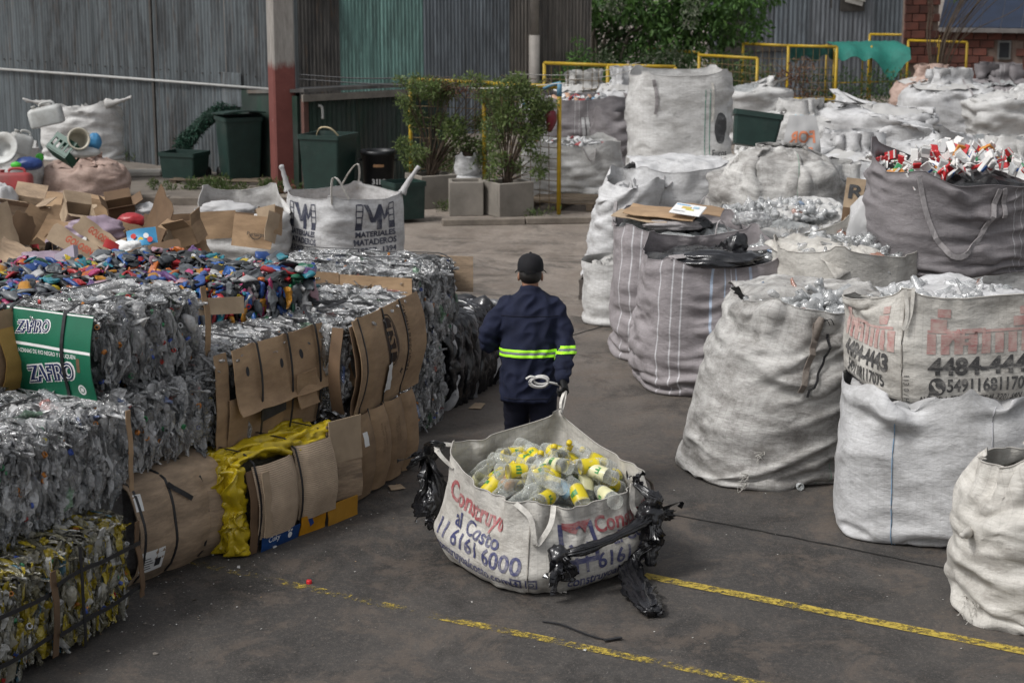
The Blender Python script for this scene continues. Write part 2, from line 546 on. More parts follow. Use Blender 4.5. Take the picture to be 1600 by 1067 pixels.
# ------------------------------------------------------------------ setting: ground and paint
def ground_mat():
    m, nt, b = new_mat('worn_asphalt'); t = NT(nt)
    g = t.n('ShaderNodeNewGeometry').outputs['Position']
    s = t.n('ShaderNodeSeparateXYZ'); t.l(g, s.inputs[0])
    big = t.noise(g, .35, 9, .7, .3)
    mid = t.noise(t.mapping(g, (1, .7, 1)), 1.1, 12, .78, .25)
    fine = t.noise(g, 26, 8, .8)
    grit = t.noise(g, 75, 4, .75)
    c = t.ramp(mid, [(.30, (.030, .028, .027)), (.5, (.050, .046, .043)), (.70, (.086, .077, .069))])
    c = t.mix(t.rampf(fine, .50, .64, 0, .75), c, (.10, .087, .075))
    # ground colour turns lighter and browner farther back, with a noisy edge
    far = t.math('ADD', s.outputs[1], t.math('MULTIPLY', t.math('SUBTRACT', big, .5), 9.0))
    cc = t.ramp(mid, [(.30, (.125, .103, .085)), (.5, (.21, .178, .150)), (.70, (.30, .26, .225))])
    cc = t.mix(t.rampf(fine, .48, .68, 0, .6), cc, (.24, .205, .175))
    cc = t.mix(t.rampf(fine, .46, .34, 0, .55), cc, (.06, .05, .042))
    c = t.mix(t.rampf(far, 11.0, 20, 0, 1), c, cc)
    st = t.noise(t.mapping(g, (1, 1, 1), (9, 4, 0)), .9, 12, .8, .5)
    c = t.mix(t.rampf(st, .50, .60, 0, .65), c, (.016, .015, .014))
    c = t.mix(t.rampf(grit, .57, .66, 0, .7), c, (.19, .172, .155))
    c = t.mix(t.rampf(grit, .40, .32, 0, .6), c, (.010, .010, .010))
    rub = t.noise(t.mapping(g, (1.2, 1, 1), (3, 14, 0)), 1.6, 13, .82, .4)
    c = t.mix(t.rampf(rub, .50, .58, 0, .5), c, (.125, .098, .078))
    t.l(c, b.inputs['Base Color'])
    t.l(t.rampf(mid, .3, .7, .6, .9), b.inputs['Roughness'])
    b.inputs['Specular IOR Level'].default_value = .35
    h = t.math('ADD', t.math('MULTIPLY', fine, .6), grit)
    n1 = t.bump(h, .6, .006)
    t.l(t.bump(mid, .25, .03, n1), b.inputs['Normal'])
    return m


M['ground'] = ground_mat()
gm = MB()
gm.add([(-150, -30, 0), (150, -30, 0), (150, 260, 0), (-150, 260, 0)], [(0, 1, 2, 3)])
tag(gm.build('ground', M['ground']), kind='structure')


def paint_mat(name, cover):
    m, nt, b = new_mat(name); t = NT(nt)
    g = t.n('ShaderNodeNewGeometry').outputs['Position']
    f = t.noise(g, 5.5, 9, .8, .3); e = t.noise(t.mapping(g, (1, 1, 1), (4, 1, 0)), 26, 6, .75)
    k = t.math('ADD', t.math('MULTIPLY', f, .55), t.math('MULTIPLY', e, .45))
    tr = t.n('ShaderNodeBsdfTransparent'); mx = t.n('ShaderNodeMixShader')
    t.l(t.rampf(k, .5 + cover - .06, .5 + cover + .03, 1.0, 0.0), mx.inputs[0])
    c = t.ramp(e, [(.35, (.26, .19, .035)), (.7, (.50, .37, .05))])
    t.l(c, b.inputs['Base Color']); b.inputs['Roughness'].default_value = .75
    t.l(tr.outputs[0], mx.inputs[1]); t.l(b.outputs[0], mx.inputs[2])
    t.l(mx.outputs[0], nt.nodes['Material Output'].inputs['Surface'])
    # factor 1 = paint, 0 = bare asphalt
    for lk in list(nt.links):
        if lk.to_socket == mx.inputs[0]: nt.links.remove(lk)
    t.l(t.rampf(k, .5 - cover - .05, .5 - cover + .06, 0.0, 1.0), mx.inputs[0])
    return m


def stripe(name, a, b, w, mat, z=.004):
    a, b = Vector(a), Vector(b); d = (b - a).normalized(); n = Vector((-d.y, d.x, 0)) * w / 2
    k = max(2, int((b - a).length / .4)); V, Fc = [], []
    for i in range(k + 1):
        p = a.lerp(b, i / k); V += [(p.x - n.x, p.y - n.y, z), (p.x + n.x, p.y + n.y, z)]
    for i in range(k): Fc.append((2 * i, 2 * i + 2, 2 * i + 3, 2 * i + 1))
    mb = MB(); mb.add(V, Fc)
    return tag(mb.build(name, mat), kind='structure')


stripe('road_marking', at(1005, 899), at(1760, 1050), .088, paint_mat('yellow_road_paint', .03))
stripe('road_marking', at(690, 965), at(1330, 1098), .075, paint_mat('worn_yellow_road_paint', -.015))
stripe('road_marking', at(270, 872), at(690, 965), .075, paint_mat('ghost_yellow_road_paint', -.06))


def crack(pts, w, name='pavement_joint', mat=None, jit=.012, z=.004):
    P = [];
    pts = [Vector(p) for p in pts]
    for a, b in zip(pts[:-1], pts[1:]):
        k = max(3, int((b - a).length / .07))
        for i in range(k): P.append(a.lerp(b, i / k))
    P.append(pts[-1]); V, Fc = [], []
    for i, p in enumerate(P):
        d = (P[min(i + 1, len(P) - 1)] - P[max(i - 1, 0)]).normalized(); n = Vector((-d.y, d.x, 0))
        o = jit * (fbm1(i * .35, w * 100) + .6 * fbm1(i * 1.3, 5)); ww = w * (.55 + .8 * abs(fbm1(i * .8, 9)))
        V += [p + n * (o - ww / 2) + Vector((0, 0, z)), p + n * (o + ww / 2) + Vector((0, 0, z))]
    for i in range(len(P) - 1): Fc.append((2 * i, 2 * i + 2, 2 * i + 3, 2 * i + 1))
    mb = MB(); mb.add(V, Fc)
    return tag(mb.build(name, mat or M['joint']), kind='structure')


M['joint'] = simple('joint_filler', (.012, .011, .01), .9, .4, 20)
crack([at(985, 792), at(1120, 817), at(1305, 853), at(1500, 893), at(1620, 915)], .022)
crack([at(640, 735), at(700, 745), at(985, 792)], .012)
crack([at(880, 528), at(950, 508), at(1010, 494)], .022)
crack([at(890, 494), at(955, 503)], .014)
crack([at(700, 458), at(790, 462)], .014, jit=.02)
crack([at(700, 395), at(940, 402)], .014, jit=.02)
crack([at(520, 700), at(640, 735)], .010)
M['kerb'] = simple('old_concrete_kerb', (.17, .145, .12), .85, .3, 5, .4, .01, dirt=(.06, .05, .04), dirt_amt=.6)
M['concrete_pad'] = simple('yard_concrete', (.15, .13, .11), .85, .3, 3, .3, .01, dirt=(.07, .06, .05), dirt_amt=.6)


def kerb(a, b, w, h):
    a, b = Vector(a), Vector(b); d = b - a; L = d.length; k = max(1, round(L / .9))
    for i in range(k):
        c = a.lerp(b, (i + .5) / k); mb = MB()
        mb.box((0, 0, h / 2), (L / k - .012, w, h), ch=.012)
        o = mb.build('kerb', M['kerb']); o.location = (c.x, c.y, -.004 + random.uniform(-.006, .004)); o.rotation_euler.z = math.atan2(d.y, d.x) + random.uniform(-.006, .006)
        tag(o, kind='structure')


kerb(at(690, 352), at(950, 348), .16, .09)
kerb(at(185, 318), at(430, 322), .18, .12)
# raised pad along the sheds
pm = MB(); a, b, c, d = at(150, 316), at(428, 320), at(430, 292), at(120, 250)
pm.add([(p.x, p.y, z) for z in (0.1, -.05) for p in (a, b, c, d)], [(0, 1, 2, 3), (0, 4, 5, 1), (1, 5, 6, 2), (2, 6, 7, 3), (3, 7, 4, 0)])
tag(pm.build('pavement', M['concrete_pad']), kind='structure')
PAD = .1

# ------------------------------------------------------------------ crushed bottle shapes
def crushed(seed, seg=6, L=.22, w=.045, flat=.4, jag=.22, pleat=False):
    g = np.random.default_rng(seed)
    rings = [(.012, 0), (.014, .025), (.03, .055), (.045, .085), (.043, .13), (.046, .17), (.04, .205), (.02, .215)]
    V = []
    bx, by = g.uniform(-.02, .02, 2)
    for i, (r, z) in enumerate(rings):
        r *= w / .045; z *= L / .22; s = z / L
        fl = 1 if i < 2 else flat * g.uniform(.7, 1.4)
        tw = g.uniform(-.5, .5)
        for k in range(seg):
            a = 2 * math.pi * k / seg + tw * .5
            rr = r * (1 + (g.uniform(-jag, jag) * (1 if i > 1 else .2))) * ((.62 if k % 2 else 1.2) if pleat and i > 1 else 1)
            x, y = rr * math.cos(a) * (1.15 if i > 1 else 1), rr * math.sin(a) * fl
            V.append((x + bx * math.sin(s * 3.1) + g.uniform(-.006, .006), y + by * math.sin(s * 4) + g.uniform(-.007, .007) * (i > 1), z - L / 2 + g.uniform(-.006, .006) * (i > 1)))
    q = []
    n = seg
    for i in range(len(rings) - 1):
        for k in range(n):
            k2 = (k + 1) % n
            q.append((i * n + k, i * n + k2, (i + 1) * n + k2, (i + 1) * n + k))
    e = (len(rings) - 1) * n
    for k in range(1, n - 2, 2): q.append((e, e + k, e + k + 1, e + k + 2))
    return np.array(V), np.array(q)


CRUSH = [crushed(100 + i, 8, rng.uniform(.16, .30), rng.uniform(.016, .030) if i % 3 == 0 else rng.uniform(.030, .048), rng.uniform(.16, .4), .3, True) for i in range(15)]
WHOLE = [crushed(500 + i, 10, rng.uniform(.2, .27), rng.uniform(.034, .046), rng.uniform(.6, .95), .12) for i in range(8)]
HDPE = [crushed(300 + i, 8, rng.uniform(.17, .25), rng.uniform(.040, .056), rng.uniform(.25, .6), .24) for i in range(12)]


def cap_shape(n=8, r=.015, h=.014):
    V, q = [], []
    for z, rr in ((0, r), (h, r), (h, r * .7), (h * .3, r * .65)):
        for k in range(n): V.append((rr * math.cos(6.2832 * k / n), rr * math.sin(6.2832 * k / n), z))
    for i in range(3):
        for k in range(n): q.append((i * n + k, i * n + (k + 1) % n, (i + 1) * n + (k + 1) % n, (i + 1) * n + k))
    return np.array(V), np.array(q)


CAP = cap_shape()


def rotm(axis, normal):
    """rows->columns: z along axis, y along (thin) normal"""
    z = np.asarray(axis, float); z = z / np.linalg.norm(z)
    y = np.asarray(normal, float); y = y - z * y.dot(z); y = y / (np.linalg.norm(y) + 1e-9)
    x = np.cross(y, z)
    return np.stack([x, y, z], 1)


def scatter_mesh(name, items, smooth=False):
    """items: list of (V, Q, Rot, pos, scale)"""
    VV, QQ, o = [], [], 0
    for V, Q, Rm, p, s in items:
        VV.append((V * s) @ Rm.T + np.asarray(p)); QQ.append(Q + o); o += len(V)
    me = mesh_np(name, np.concatenate(VV), np.concatenate(QQ), smooth=bool(smooth))
    if smooth == 'mix':      # some pieces creased sharp, others soft
        me.polygons.foreach_set('use_smooth', np.repeat(np.arange(len(items)) % 5 < 2, [len(i[1]) for i in items]))
    return me


def vmesh(name, shapes, smooth=False):
    return [mesh_np(name, V, Q, smooth=smooth) for V, Q in shapes]


# ------------------------------------------------------------------ surfaces that carry print
class Surf:
    """grid of points with metric coordinates u (columns) and v (rows)"""
    def __init__(s, P, ulen, vlen, wrap=False):
        s.P = P.astype(np.float64); s.wrap = wrap; s.ul, s.vl = ulen, vlen
        s.N = grid_normals(s.P, wrap)

    def __call__(s, u, v, off=0.0):
        m, n, _ = s.P.shape
        x = np.asarray(u) / s.ul * (n if s.wrap else n - 1); y = np.clip(np.asarray(v) / s.vl * (m - 1), 0, m - 1.001)
        if not s.wrap: x = np.clip(x, 0, n - 1.001)
        i = np.floor(x).astype(int); j = np.floor(y).astype(int); fx = (x - i)[:, None]; fy = (y - j)[:, None]
        i0, i1 = (i % n, (i + 1) % n) if s.wrap else (i, i + 1)

        def g(A): return (A[j, i0] * (1 - fx) + A[j, i1] * fx) * (1 - fy) + (A[j + 1, i0] * (1 - fx) + A[j + 1, i1] * fx) * fy
        N = g(s.N); N /= np.linalg.norm(N, axis=1, keepdims=True) + 1e-9
        return g(s.P) + N * off


def text_flat(txt, size, bold=0.0, shear=0.0, width=None, space=1.0, mirror=False):
    cu = bpy.data.curves.new('tmp', 'FONT'); cu.body = txt; cu.size = size; cu.offset = bold * size; cu.shear = shear
    cu.align_x = 'CENTER'; cu.align_y = 'CENTER'; cu.space_character = space; cu.resolution_u = 3
    ob = bpy.data.objects.new('tmp', cu); COL.objects.link(ob)
    dg = bpy.context.evaluated_depsgraph_get()
    me = bpy.data.meshes.new_from_object(ob.evaluated_get(dg))
    bm = bmesh.new(); bm.from_mesh(me)
    bpy.data.meshes.remove(me); bpy.data.objects.remove(ob); bpy.data.curves.remove(cu)
    if len(bm.verts):
        xs = [v.co.x for v in bm.verts]; w = max(xs) - min(xs); cx = (max(xs) + min(xs)) / 2
        k = (width / w) if width else 1.0
        for v in bm.verts: v.co.x = (v.co.x - cx) * k * (-1 if mirror else 1)
    return bm


def shape_flat(polys):
    bm = bmesh.new()
    for poly in polys:
        bm.faces.new([bm.verts.new((x, y, 0)) for x, y in poly])
    return bm


def circ(cx, cy, r, n=20, r2=None):
    if r2 is None: return [[(cx + r * math.cos(6.2832 * k / n), cy + r * math.sin(6.2832 * k / n)) for k in range(n)]]
    out = []
    for k in range(n):
        a, b = 6.2832 * k / n, 6.2832 * (k + 1) / n
        out.append([(cx + r * math.cos(a), cy + r * math.sin(a)), (cx + r * math.cos(b), cy + r * math.sin(b)), (cx + r2 * math.cos(b), cy + r2 * math.sin(b)), (cx + r2 * math.cos(a), cy + r2 * math.sin(a))])
    return out


def rect(x0, y0, x1, y1): return [(x0, y0), (x1, y0), (x1, y1), (x0, y1)]


def frame_polys(x0, y0, x1, y1, t): return [rect(x0, y0, x1, y0 + t), rect(x0, y1 - t, x1, y1), rect(x0, y0 + t, x0 + t, y1 - t), rect(x1 - t, y0 + t, x1, y1 - t)]


def arc_polys(cx, cy, r, r2, a0, a1, n=10):
    out = []
    for k in range(n):
        a, b = a0 + (a1 - a0) * k / n, a0 + (a1 - a0) * (k + 1) / n
        out.append([(cx + r * math.cos(a), cy + r * math.sin(a)), (cx + r * math.cos(b), cy + r * math.sin(b)), (cx + r2 * math.cos(b), cy + r2 * math.sin(b)), (cx + r2 * math.cos(a), cy + r2 * math.sin(a))])
    return out


def print_on(surf, bm, u, v, mat, parent, name='printed_lettering', rot=0.0, grid=.025, off=.004):
    if rot: bmesh.ops.rotate(bm, verts=bm.verts, cent=(0, 0, 0), matrix=Matrix.Rotation(rot, 3, 'Z'))
    if not len(bm.verts): bm.free(); return None
    for ax in (0, 1):
        lo = min(q.co[ax] for q in bm.verts); hi = max(q.co[ax] for q in bm.verts)
        x = lo + grid
        while x < hi:
            co, no = [0, 0, 0], [0, 0, 0]; co[ax] = x; no[ax] = 1
            bmesh.ops.bisect_plane(bm, geom=bm.verts[:] + bm.edges[:] + bm.faces[:], plane_co=co, plane_no=no, dist=1e-6)
            x += grid
    A = np.array([q.co[:] for q in bm.verts])
    P = surf(A[:, 0] + u, A[:, 1] + v, off)
    for q, p in zip(bm.verts, P): q.co = p
    me = bpy.data.meshes.new(name); bm.to_mesh(me); bm.free()
    me.polygons.foreach_set('use_smooth', np.ones(len(me.polygons), bool))
    return link(name, me, mat, parent)


def lettering(surf, txt, u, v, size, mat, parent, bold=.02, **k):
    kw = {a: k.pop(a) for a in ('shear', 'width', 'space', 'mirror') if a in k}
    return print_on(surf, text_flat(txt, size, bold, **kw), u, v, mat, parent, **k)


# ------------------------------------------------------------------ big woven sacks: a small cloth solver
def outline(w, d, n, N):
    a = np.linspace(0, 2 * np.pi, 1441)[:-1] + np.pi / 2
    c, s = np.cos(a), np.sin(a)
    r = (np.abs(c / (w / 2)) ** n + np.abs(s / (d / 2)) ** n) ** (-1 / n)
    P = np.stack([c * r, s * r], 1)
    Pc = np.concatenate([P, P[:1]]); L = np.concatenate([[0], np.cumsum(np.linalg.norm(np.diff(Pc, axis=0), axis=1))])
    t = np.linspace(0, L[-1], N + 1)[:-1]
    return np.stack([np.interp(t, L, Pc[:, 0]), np.interp(t, L, Pc[:, 1])], 1), L[-1]


def sim_bag(w, d, h, fill, NU, NV, n=3.2, bulge=.08, slack=.1, lean=(0, 0), corners=None, mouth=1.0, dome=0.0, seed=0, iters=220,
            lump=.04, foot=.86, pull=None, grav=6e-5, sag=.07, rimnoise=.05):
    """corners: four heights (back-left, front-left, front-right, back-right) or None = loose rim"""
    g = np.random.default_rng(seed)
    B, per = outline(w, d, n, NU)
    Lh = per * (1 + bulge * .75) * 1.012 / NU
    hf = h * (1 + slack); Lv = hf / (NV - 1)
    lf = smooth_field(NV, NU, 5, 4, True, seed) * lump
    jj = np.arange(NV) / (NV - 1)
    z0 = jj * h
    lean = np.array(lean, float)

    def prof(z):
        zz = np.clip(z / max(fill, .01), 0, 1)
        p = 1 + bulge * np.sin(np.pi * np.clip(zz, 0, 1) ** .8)
        rb = min(.16, h * .25)
        q = np.clip(z / rb, 0, 1)
        p = p * (foot + (1 - foot) * np.sqrt(np.clip(1 - (1 - q) ** 2, 0, 1)))
        if dome > 0:
            z1 = fill - dome
            e = np.clip((z - z1) / dome, 0, .999)
            p = p * np.sqrt(1 - e ** 2)
        return p
    g0 = np.ones(NV)
    above = np.clip((z0 - fill * .85) / max(h - fill * .85, 1e-3), 0, 1)
    g0 = np.where(z0 < fill - dome, prof(z0), 1.0) * (1 + (mouth - 1) * above)
    X = np.zeros((NV, NU, 3), np.float32)
    X[..., :2] = B[None] * (g0[:, None, None] * 1.015) + lean[None, None, :] * z0[:, None, None]
    X[..., 2] = z0[:, None]
    X += (g.normal(0, .009, X.shape) + (smooth_field(NV, NU, 9, 7, True, seed + 5)[..., None] * np.array([.008, .008, .012]))).astype(np.float32)
    X[-1, :, 2] += smooth_field(2, NU, 5, 1, True, seed + 3)[1] * rimnoise * .5
    X[0, :, 2] = 0.0
    target = X.copy(); pinmask = np.zeros((NV, NU, 1), np.float32); pinmask[0] = 1
    if corners is not None:
        for q, t in enumerate((.125, .375, .625, .875)):
            if corners[q] is None: continue
            k = int(round(NU * t)) % NU
            zc = corners[q]
            for dk in (-1, 0, 1):
                kk = (k + dk) % NU
                pinmask[-1, kk] = 1
                target[-1, kk] = X[-1, k] * 1.0; target[-1, kk, 2] = zc
                target[-1, kk, :2] = B[kk] * mouth * 1.02 + lean * zc
    tt = (np.arange(NU) / NU - .125) % 1.0 * 4; ci = tt.astype(int) % 4; fr = tt - np.floor(tt)
    cz = np.array([h if corners is None else h * .8 if c is None else c for c in (corners or (h,) * 4)])
    rimz = cz[ci] * (1 - fr) + cz[(ci + 1) % 4] * fr - (sag if corners is not None else 0) * np.sin(np.pi * fr) ** .7 + smooth_field(2, NU, 7, 1, True, seed + 9)[1] * .02
    if pull is not None:          # (t, dx, dy, dz): a rim point held somewhere by hand
        for (t, px_, py_, pz_) in pull:
            k = int(round(NU * t)) % NU
            pinmask[-1, k] = 1; target[-1, k] = (px_, py_, pz_)
    if mouth < .5:
        pinmask[-1] = 1
    a2, b2 = w / 2, d / 2
    lfz = (1 + lf)
    prev = X.copy()
    Ld = math.hypot(Lh, Lv)

    def con(A, Bv, L, kc, ks):
        D = Bv - A
        ln = np.sqrt((D * D).sum(-1, keepdims=True)) + 1e-8
        s = (ln - L) / ln
        s = np.where(s > 0, s * ks, s * kc)
        return D * s
    ramp0 = X.copy()
    for it in range(iters):
        vel = (X - prev) * .9
        prev = X.copy()
        X = X + vel; X[..., 2] -= grav
        k_in = min(1.0, it / (iters * .4))
        for _ in range(2):
            C = np.zeros_like(X); 
            e = con(X, np.roll(X, -1, 1), Lh, .5, .9) * .5
            C += e; C -= np.roll(e, 1, 1)
            e = con(X[:-1], X[1:], Lv, .55, .95) * .5
            C[:-1] += e; C[1:] -= e
            Xr = np.roll(X, -1, 1)
            e = con(X[:-1], Xr[1:], Ld, .12, .25) * .5
            C[:-1] += e; C[1:] -= np.roll(e, 1, 1)
            e = con(Xr[:-1], X[1:], Ld, .12, .25) * .5
            C[:-1] -= 0; C[:-1] += np.roll(e, 1, 1); C[1:] -= e
            e = con(X, np.roll(X, -2, 1), 2 * Lh, .22, .0) * .5
            C += e; C -= np.roll(e, 2, 1)
            e = con(X[:-2], X[2:], 2 * Lv, .16, .0) * .5
            C[:-2] += e; C[2:] -= e
            X = X + C * .42
        X[-1, :, 2] += .12 * (rimz - X[-1, :, 2])
        # pins move to where they are held
        X = X * (1 - pinmask) + (ramp0 * (1 - k_in) + target * k_in) * pinmask
        # the filling
        z = X[..., 2]
        ql = X[..., :2] - lean * z[..., None]
        rho = ((np.abs(ql[..., 0]) / a2) ** n + (np.abs(ql[..., 1]) / b2) ** n) ** (1 / n)
        tgt = prof(z) * lfz
        inside = (z < fill) & (rho < tgt)
        f = np.where(inside, tgt / np.maximum(rho, .05), 1.0)
        f = np.minimum(f, 1.5)
        X[..., :2] = ql * f[..., None] + lean * z[..., None]
        lim = tgt + .055 / min(a2, b2)
        over = (z < fill) & (rho > lim)
        q2 = X[..., :2] - lean * z[..., None]
        X[..., :2] = np.where(over[..., None], q2 * (lim / np.maximum(rho, .05))[..., None] + lean * z[..., None], X[..., :2])
        X[..., 2] = np.maximum(X[..., 2], .004)
        X = X.astype(np.float32)
    return X, per * (1 + bulge * .75) * 1.012, hf, B


def vnoise(m, n, cu, cv, seed, shear=0.0):
    """value noise on an m x n grid, periodic along the columns"""
    g = np.random.default_rng(seed); cu, cv = max(2, int(round(cu))), max(2, int(round(cv)))
    T = g.uniform(-1, 1, (cv + 2, cu))
    v = (np.arange(m) / m * cv)[:, None] + np.zeros((1, n)); u = (np.arange(n) / n * cu)[None, :] + shear * v
    wob = np.sin(u * 6.2832 / cu * 3 + v * .7 + seed) * .35
    v = np.clip(v + wob, 0, cv)
    i, j = np.floor(v).astype(int), np.floor(u).astype(int); fv, fu = v - i, u - j
    fv, fu = fv * fv * (3 - 2 * fv), fu * fu * (3 - 2 * fu)
    i1 = np.minimum(i + 1, cv + 1)
    return (T[i, j % cu] * (1 - fu) + T[i, (j + 1) % cu] * fu) * (1 - fv) + (T[i1, j % cu] * (1 - fu) + T[i1, (j + 1) % cu] * fu) * fv


def creases(X, ul, vl, amp, seed):
    """soft folds of slack cloth: long across, short up, some slanting"""
    m, n, _ = X.shape
    rd = lambda a: 1 - np.abs(a) * 2.2
    mask = np.clip(.6 + 1.1 * vnoise(m, n, ul / .5, vl / .4, seed + 7), .12, 1.3)
    d = rd(vnoise(m, n, ul / .55, vl / .20, seed, .5)) * .8 + rd(vnoise(m, n, ul / .38, vl / .15, seed + 1, -.9)) * .7 + rd(vnoise(m, n, ul / .20, vl / .09, seed + 2, .6)) * .5 + rd(vnoise(m, n, ul / .26, vl / .07, seed + 6, -.3)) * .4 + vnoise(m, n, ul / .09, vl / .06, seed + 3) * .08
    d += vnoise(m, n, ul / .5, vl / .45, seed + 4) * 1.4
    ends = np.clip(np.arange(m) / 3.0, 0, 1) * np.clip((m - 1 - np.arange(m)) / 3.0, .25, 1)
    return (X + grid_normals(X, True) * (amp * d * mask * ends[:, None])[..., None]).astype(np.float32)


def bag_mesh(X, ul, vl, name='fabric'):
    NV, NU, _ = X.shape
    q = grid_quads(NV, NU, True)
    i = np.arange(NV - 1)[:, None]; j = np.arange(NU)[None, :]
    du, dv = ul / NU, vl / (NV - 1)
    uv = np.stack([np.stack([(j + a) * du + 0 * i, (i + b) * dv + 0 * j], -1) for a, b in ((0, 0), (1, 0), (1, 1), (0, 1))], 2).reshape(-1, 2)
    return mesh_np(name, X.reshape(-1, 3), q, smooth=True, uv=uv)


def rim_tube(X, r=.004, name='hem', mat=None, parent=None):
    mb = MB(); pts = [Vector(p) for p in X[-1]]; pts.append(pts[0])
    mb.tube(pts, r, 5, cap=False)
    return mb.build(name, mat, parent)


def loop_strap(parent, p0, p1, top, mat, w=.035, name='lifting_loop', n=14, side=None, droop=False):
    """a webbing loop between p0 and p1 through top (local coordinates)"""
    p0, p1, top = Vector(p0), Vector(p1), Vector(top)
    pts = []
    for i in range(n + 1):
        t = i / n
        a = p0 * (1 - t) ** 2 + top * 2 * t * (1 - t) + p1 * t * t
        pts.append(a + Vector((fbm1(t * 3, p0.x * 9), fbm1(t * 3, p0.y * 9 + 4), 0)) * .008)
    s = Vector(side) if side is not None else (p1 - p0).cross(top - p0)
    mb = MB(); mb.ribbon(pts, w, .005, s)
    return mb.build(name, mat, parent)


BAGS = {}


def bag(name, loc, rz, w, d, h, mat, label, cat='bag', group=None, fill=None, NU=72, NV=36, subsurf=0, loops=None, hem=None, crease=.023, **kw):
    fill = h * .85 if fill is None else fill
    X, ul, vl, B = sim_bag(w, d, h, fill, NU, NV, **kw)
    X = creases(X, ul, vl, crease, kw.get('seed', 0) * 13)
    root = thing(name, loc, rz, label, cat, group)
    o = link('fabric', bag_mesh(X, ul, vl), mat, root)
    if subsurf:
        md = o.modifiers.new('smooth', 'SUBSURF'); md.levels = subsurf; md.render_levels = subsurf
    if hem is not None: rim_tube(X, .0042, 'hem', mat, root)
    s = Surf(X, ul, vl, True)
    return root, X, s


def filler(root, w, d, z, mat, n=3.2, lump=.03, dome=.06, lean=(0, 0), seed=0, name='filling', NR=8, NU=32, smooth=False):
    """the lumpy surface of what is in a sack, a child of that sack"""
    B, _ = outline(w, d, n, NU); g = np.random.default_rng(seed)
    rr = np.linspace(1, .02, NR)
    X = np.zeros((NR, NU, 3)); X[..., :2] = B[None] * rr[:, None, None] + np.array(lean) * z
    X[..., 2] = z + dome * (1 - rr[:, None] ** 2) + g.normal(0, lump, (NR, NU)) * (1 if lump else 0)
    me = mesh_np(name, X.reshape(-1, 3), grid_quads(NR, NU, True), smooth=smooth)
    return link(name, me, mat, root)


def heap_pieces(name, loc, rz, w, d, z, n, shapes, mat, label, cat, dome=.08, scale=(.7, 1.0), lean=(0, 0), smooth=True, kind='stuff', flatness=.6):
    it = []
    for _ in range(n):
        a, r = random.uniform(0, 6.283), math.sqrt(random.random())
        x, y = math.cos(a) * r * w / 2, math.sin(a) * r * d / 2
        ax = np.array([random.gauss(0, 1), random.gauss(0, 1), random.gauss(0, flatness)]); nm = np.array([random.gauss(0, .5), random.gauss(0, .5), 1])
        V, Q = random.choice(shapes)
        it.append((V, Q, rotm(ax, nm), (x + lean[0] * z, y + lean[1] * z, z + dome * (1 - r * r) + random.uniform(-.03, .05)), random.uniform(*scale)))
    o = link(name, scatter_mesh(name, it, smooth), mat)
    o.location = loc; o.rotation_euler.z = rz
    return tag(o, label, cat, kind=kind)


def crumple_tube(pts, radii, seed, n=26, step=9, flat=.7, pleats=6, amp=.4):
    """gathered plastic film: a tube with pleats along it and creases across"""
    Q = bez(pts, step); K = len(Q); m_ = len(radii)
    rr = [np.interp(i / (K - 1) * (m_ - 1), range(m_), radii) * (1 + .3 * fbm1(i * .5, seed)) for i in range(K)]
    mb = MB(); mb.tube(Q, rr, n, flat=flat, up=(.2, .3, 1)); out = []
    for i, v in enumerate(mb.v):
        k = min(i // n, K - 1); a = 6.2832 * (i % n) / n; c = Q[k]
        f = 1 + amp * .8 * math.sin(pleats * a + 5 * fbm1(k * .22, seed + 3)) * (.4 + abs(fbm1(k * .3, seed + 7)) * 1.6) + amp * (1 - 2.4 * abs(nz(v, 20, seed))) * .45
        out.append(tuple(c + (Vector(v) - c) * max(.15, f)))
    mb.v = out
    return mb


def bez(pts, n=10):
    """smooth polyline through points (Catmull-Rom)"""
    P = [Vector(p) for p in pts]; out = []
    for i in range(len(P) - 1):
        p0, p1, p2, p3 = P[max(i - 1, 0)], P[i], P[i + 1], P[min(i + 2, len(P) - 1)]
        for k in range(n):
            t = k / n
            out.append(.5 * ((2 * p1) + (p2 - p0) * t + (2 * p0 - 5 * p1 + 4 * p2 - p3) * t * t + (3 * p1 - p0 - 3 * p2 + p3) * t ** 3))
    out.append(P[-1])
    return out


# ------------------------------------------------------------------ bales
# local frame: x along the face towards the lane, y into the stack, z up; faces seen: y=0, x=0 and the top
PET_OBJ = vmesh('crushed_bottle', WHOLE, True) + vmesh('crushed_bottle', CRUSH[:5], False)
HDPE_OBJ = vmesh('crushed_container', HDPE[:6], True) + vmesh('crushed_container', HDPE[6:], False)
M['bale_core'] = simple('packed_plastic_core', (.10, .10, .105), .5, .5, 30, .6, .02)
M['bale_core_yellow'] = simple('packed_yellow_plastic_core', (.07, .065, .045), .6, .5, 30, .6, .02)


def edge_shift(x, z, L, h, r=.10):
    """how far the rounded corners of a bale fall back"""
    e = 0.0
    for a in (x, L - x):
        if a < r: e += (1 - a / r) ** 2 * r * .5
    for a in (z, h - z):
        if a < r: e += (1 - a / r) ** 2 * r * .6
    return e


def bale_root(name, pA, pB, z0, label, cat='bale', group='baled recyclables stacked along the lane'):
    d = pB - pA
    rt = thing(name, (pA.x, pA.y, z0), math.atan2(d.y, d.x), label, cat, group)
    return rt, math.hypot(d.x, d.y)


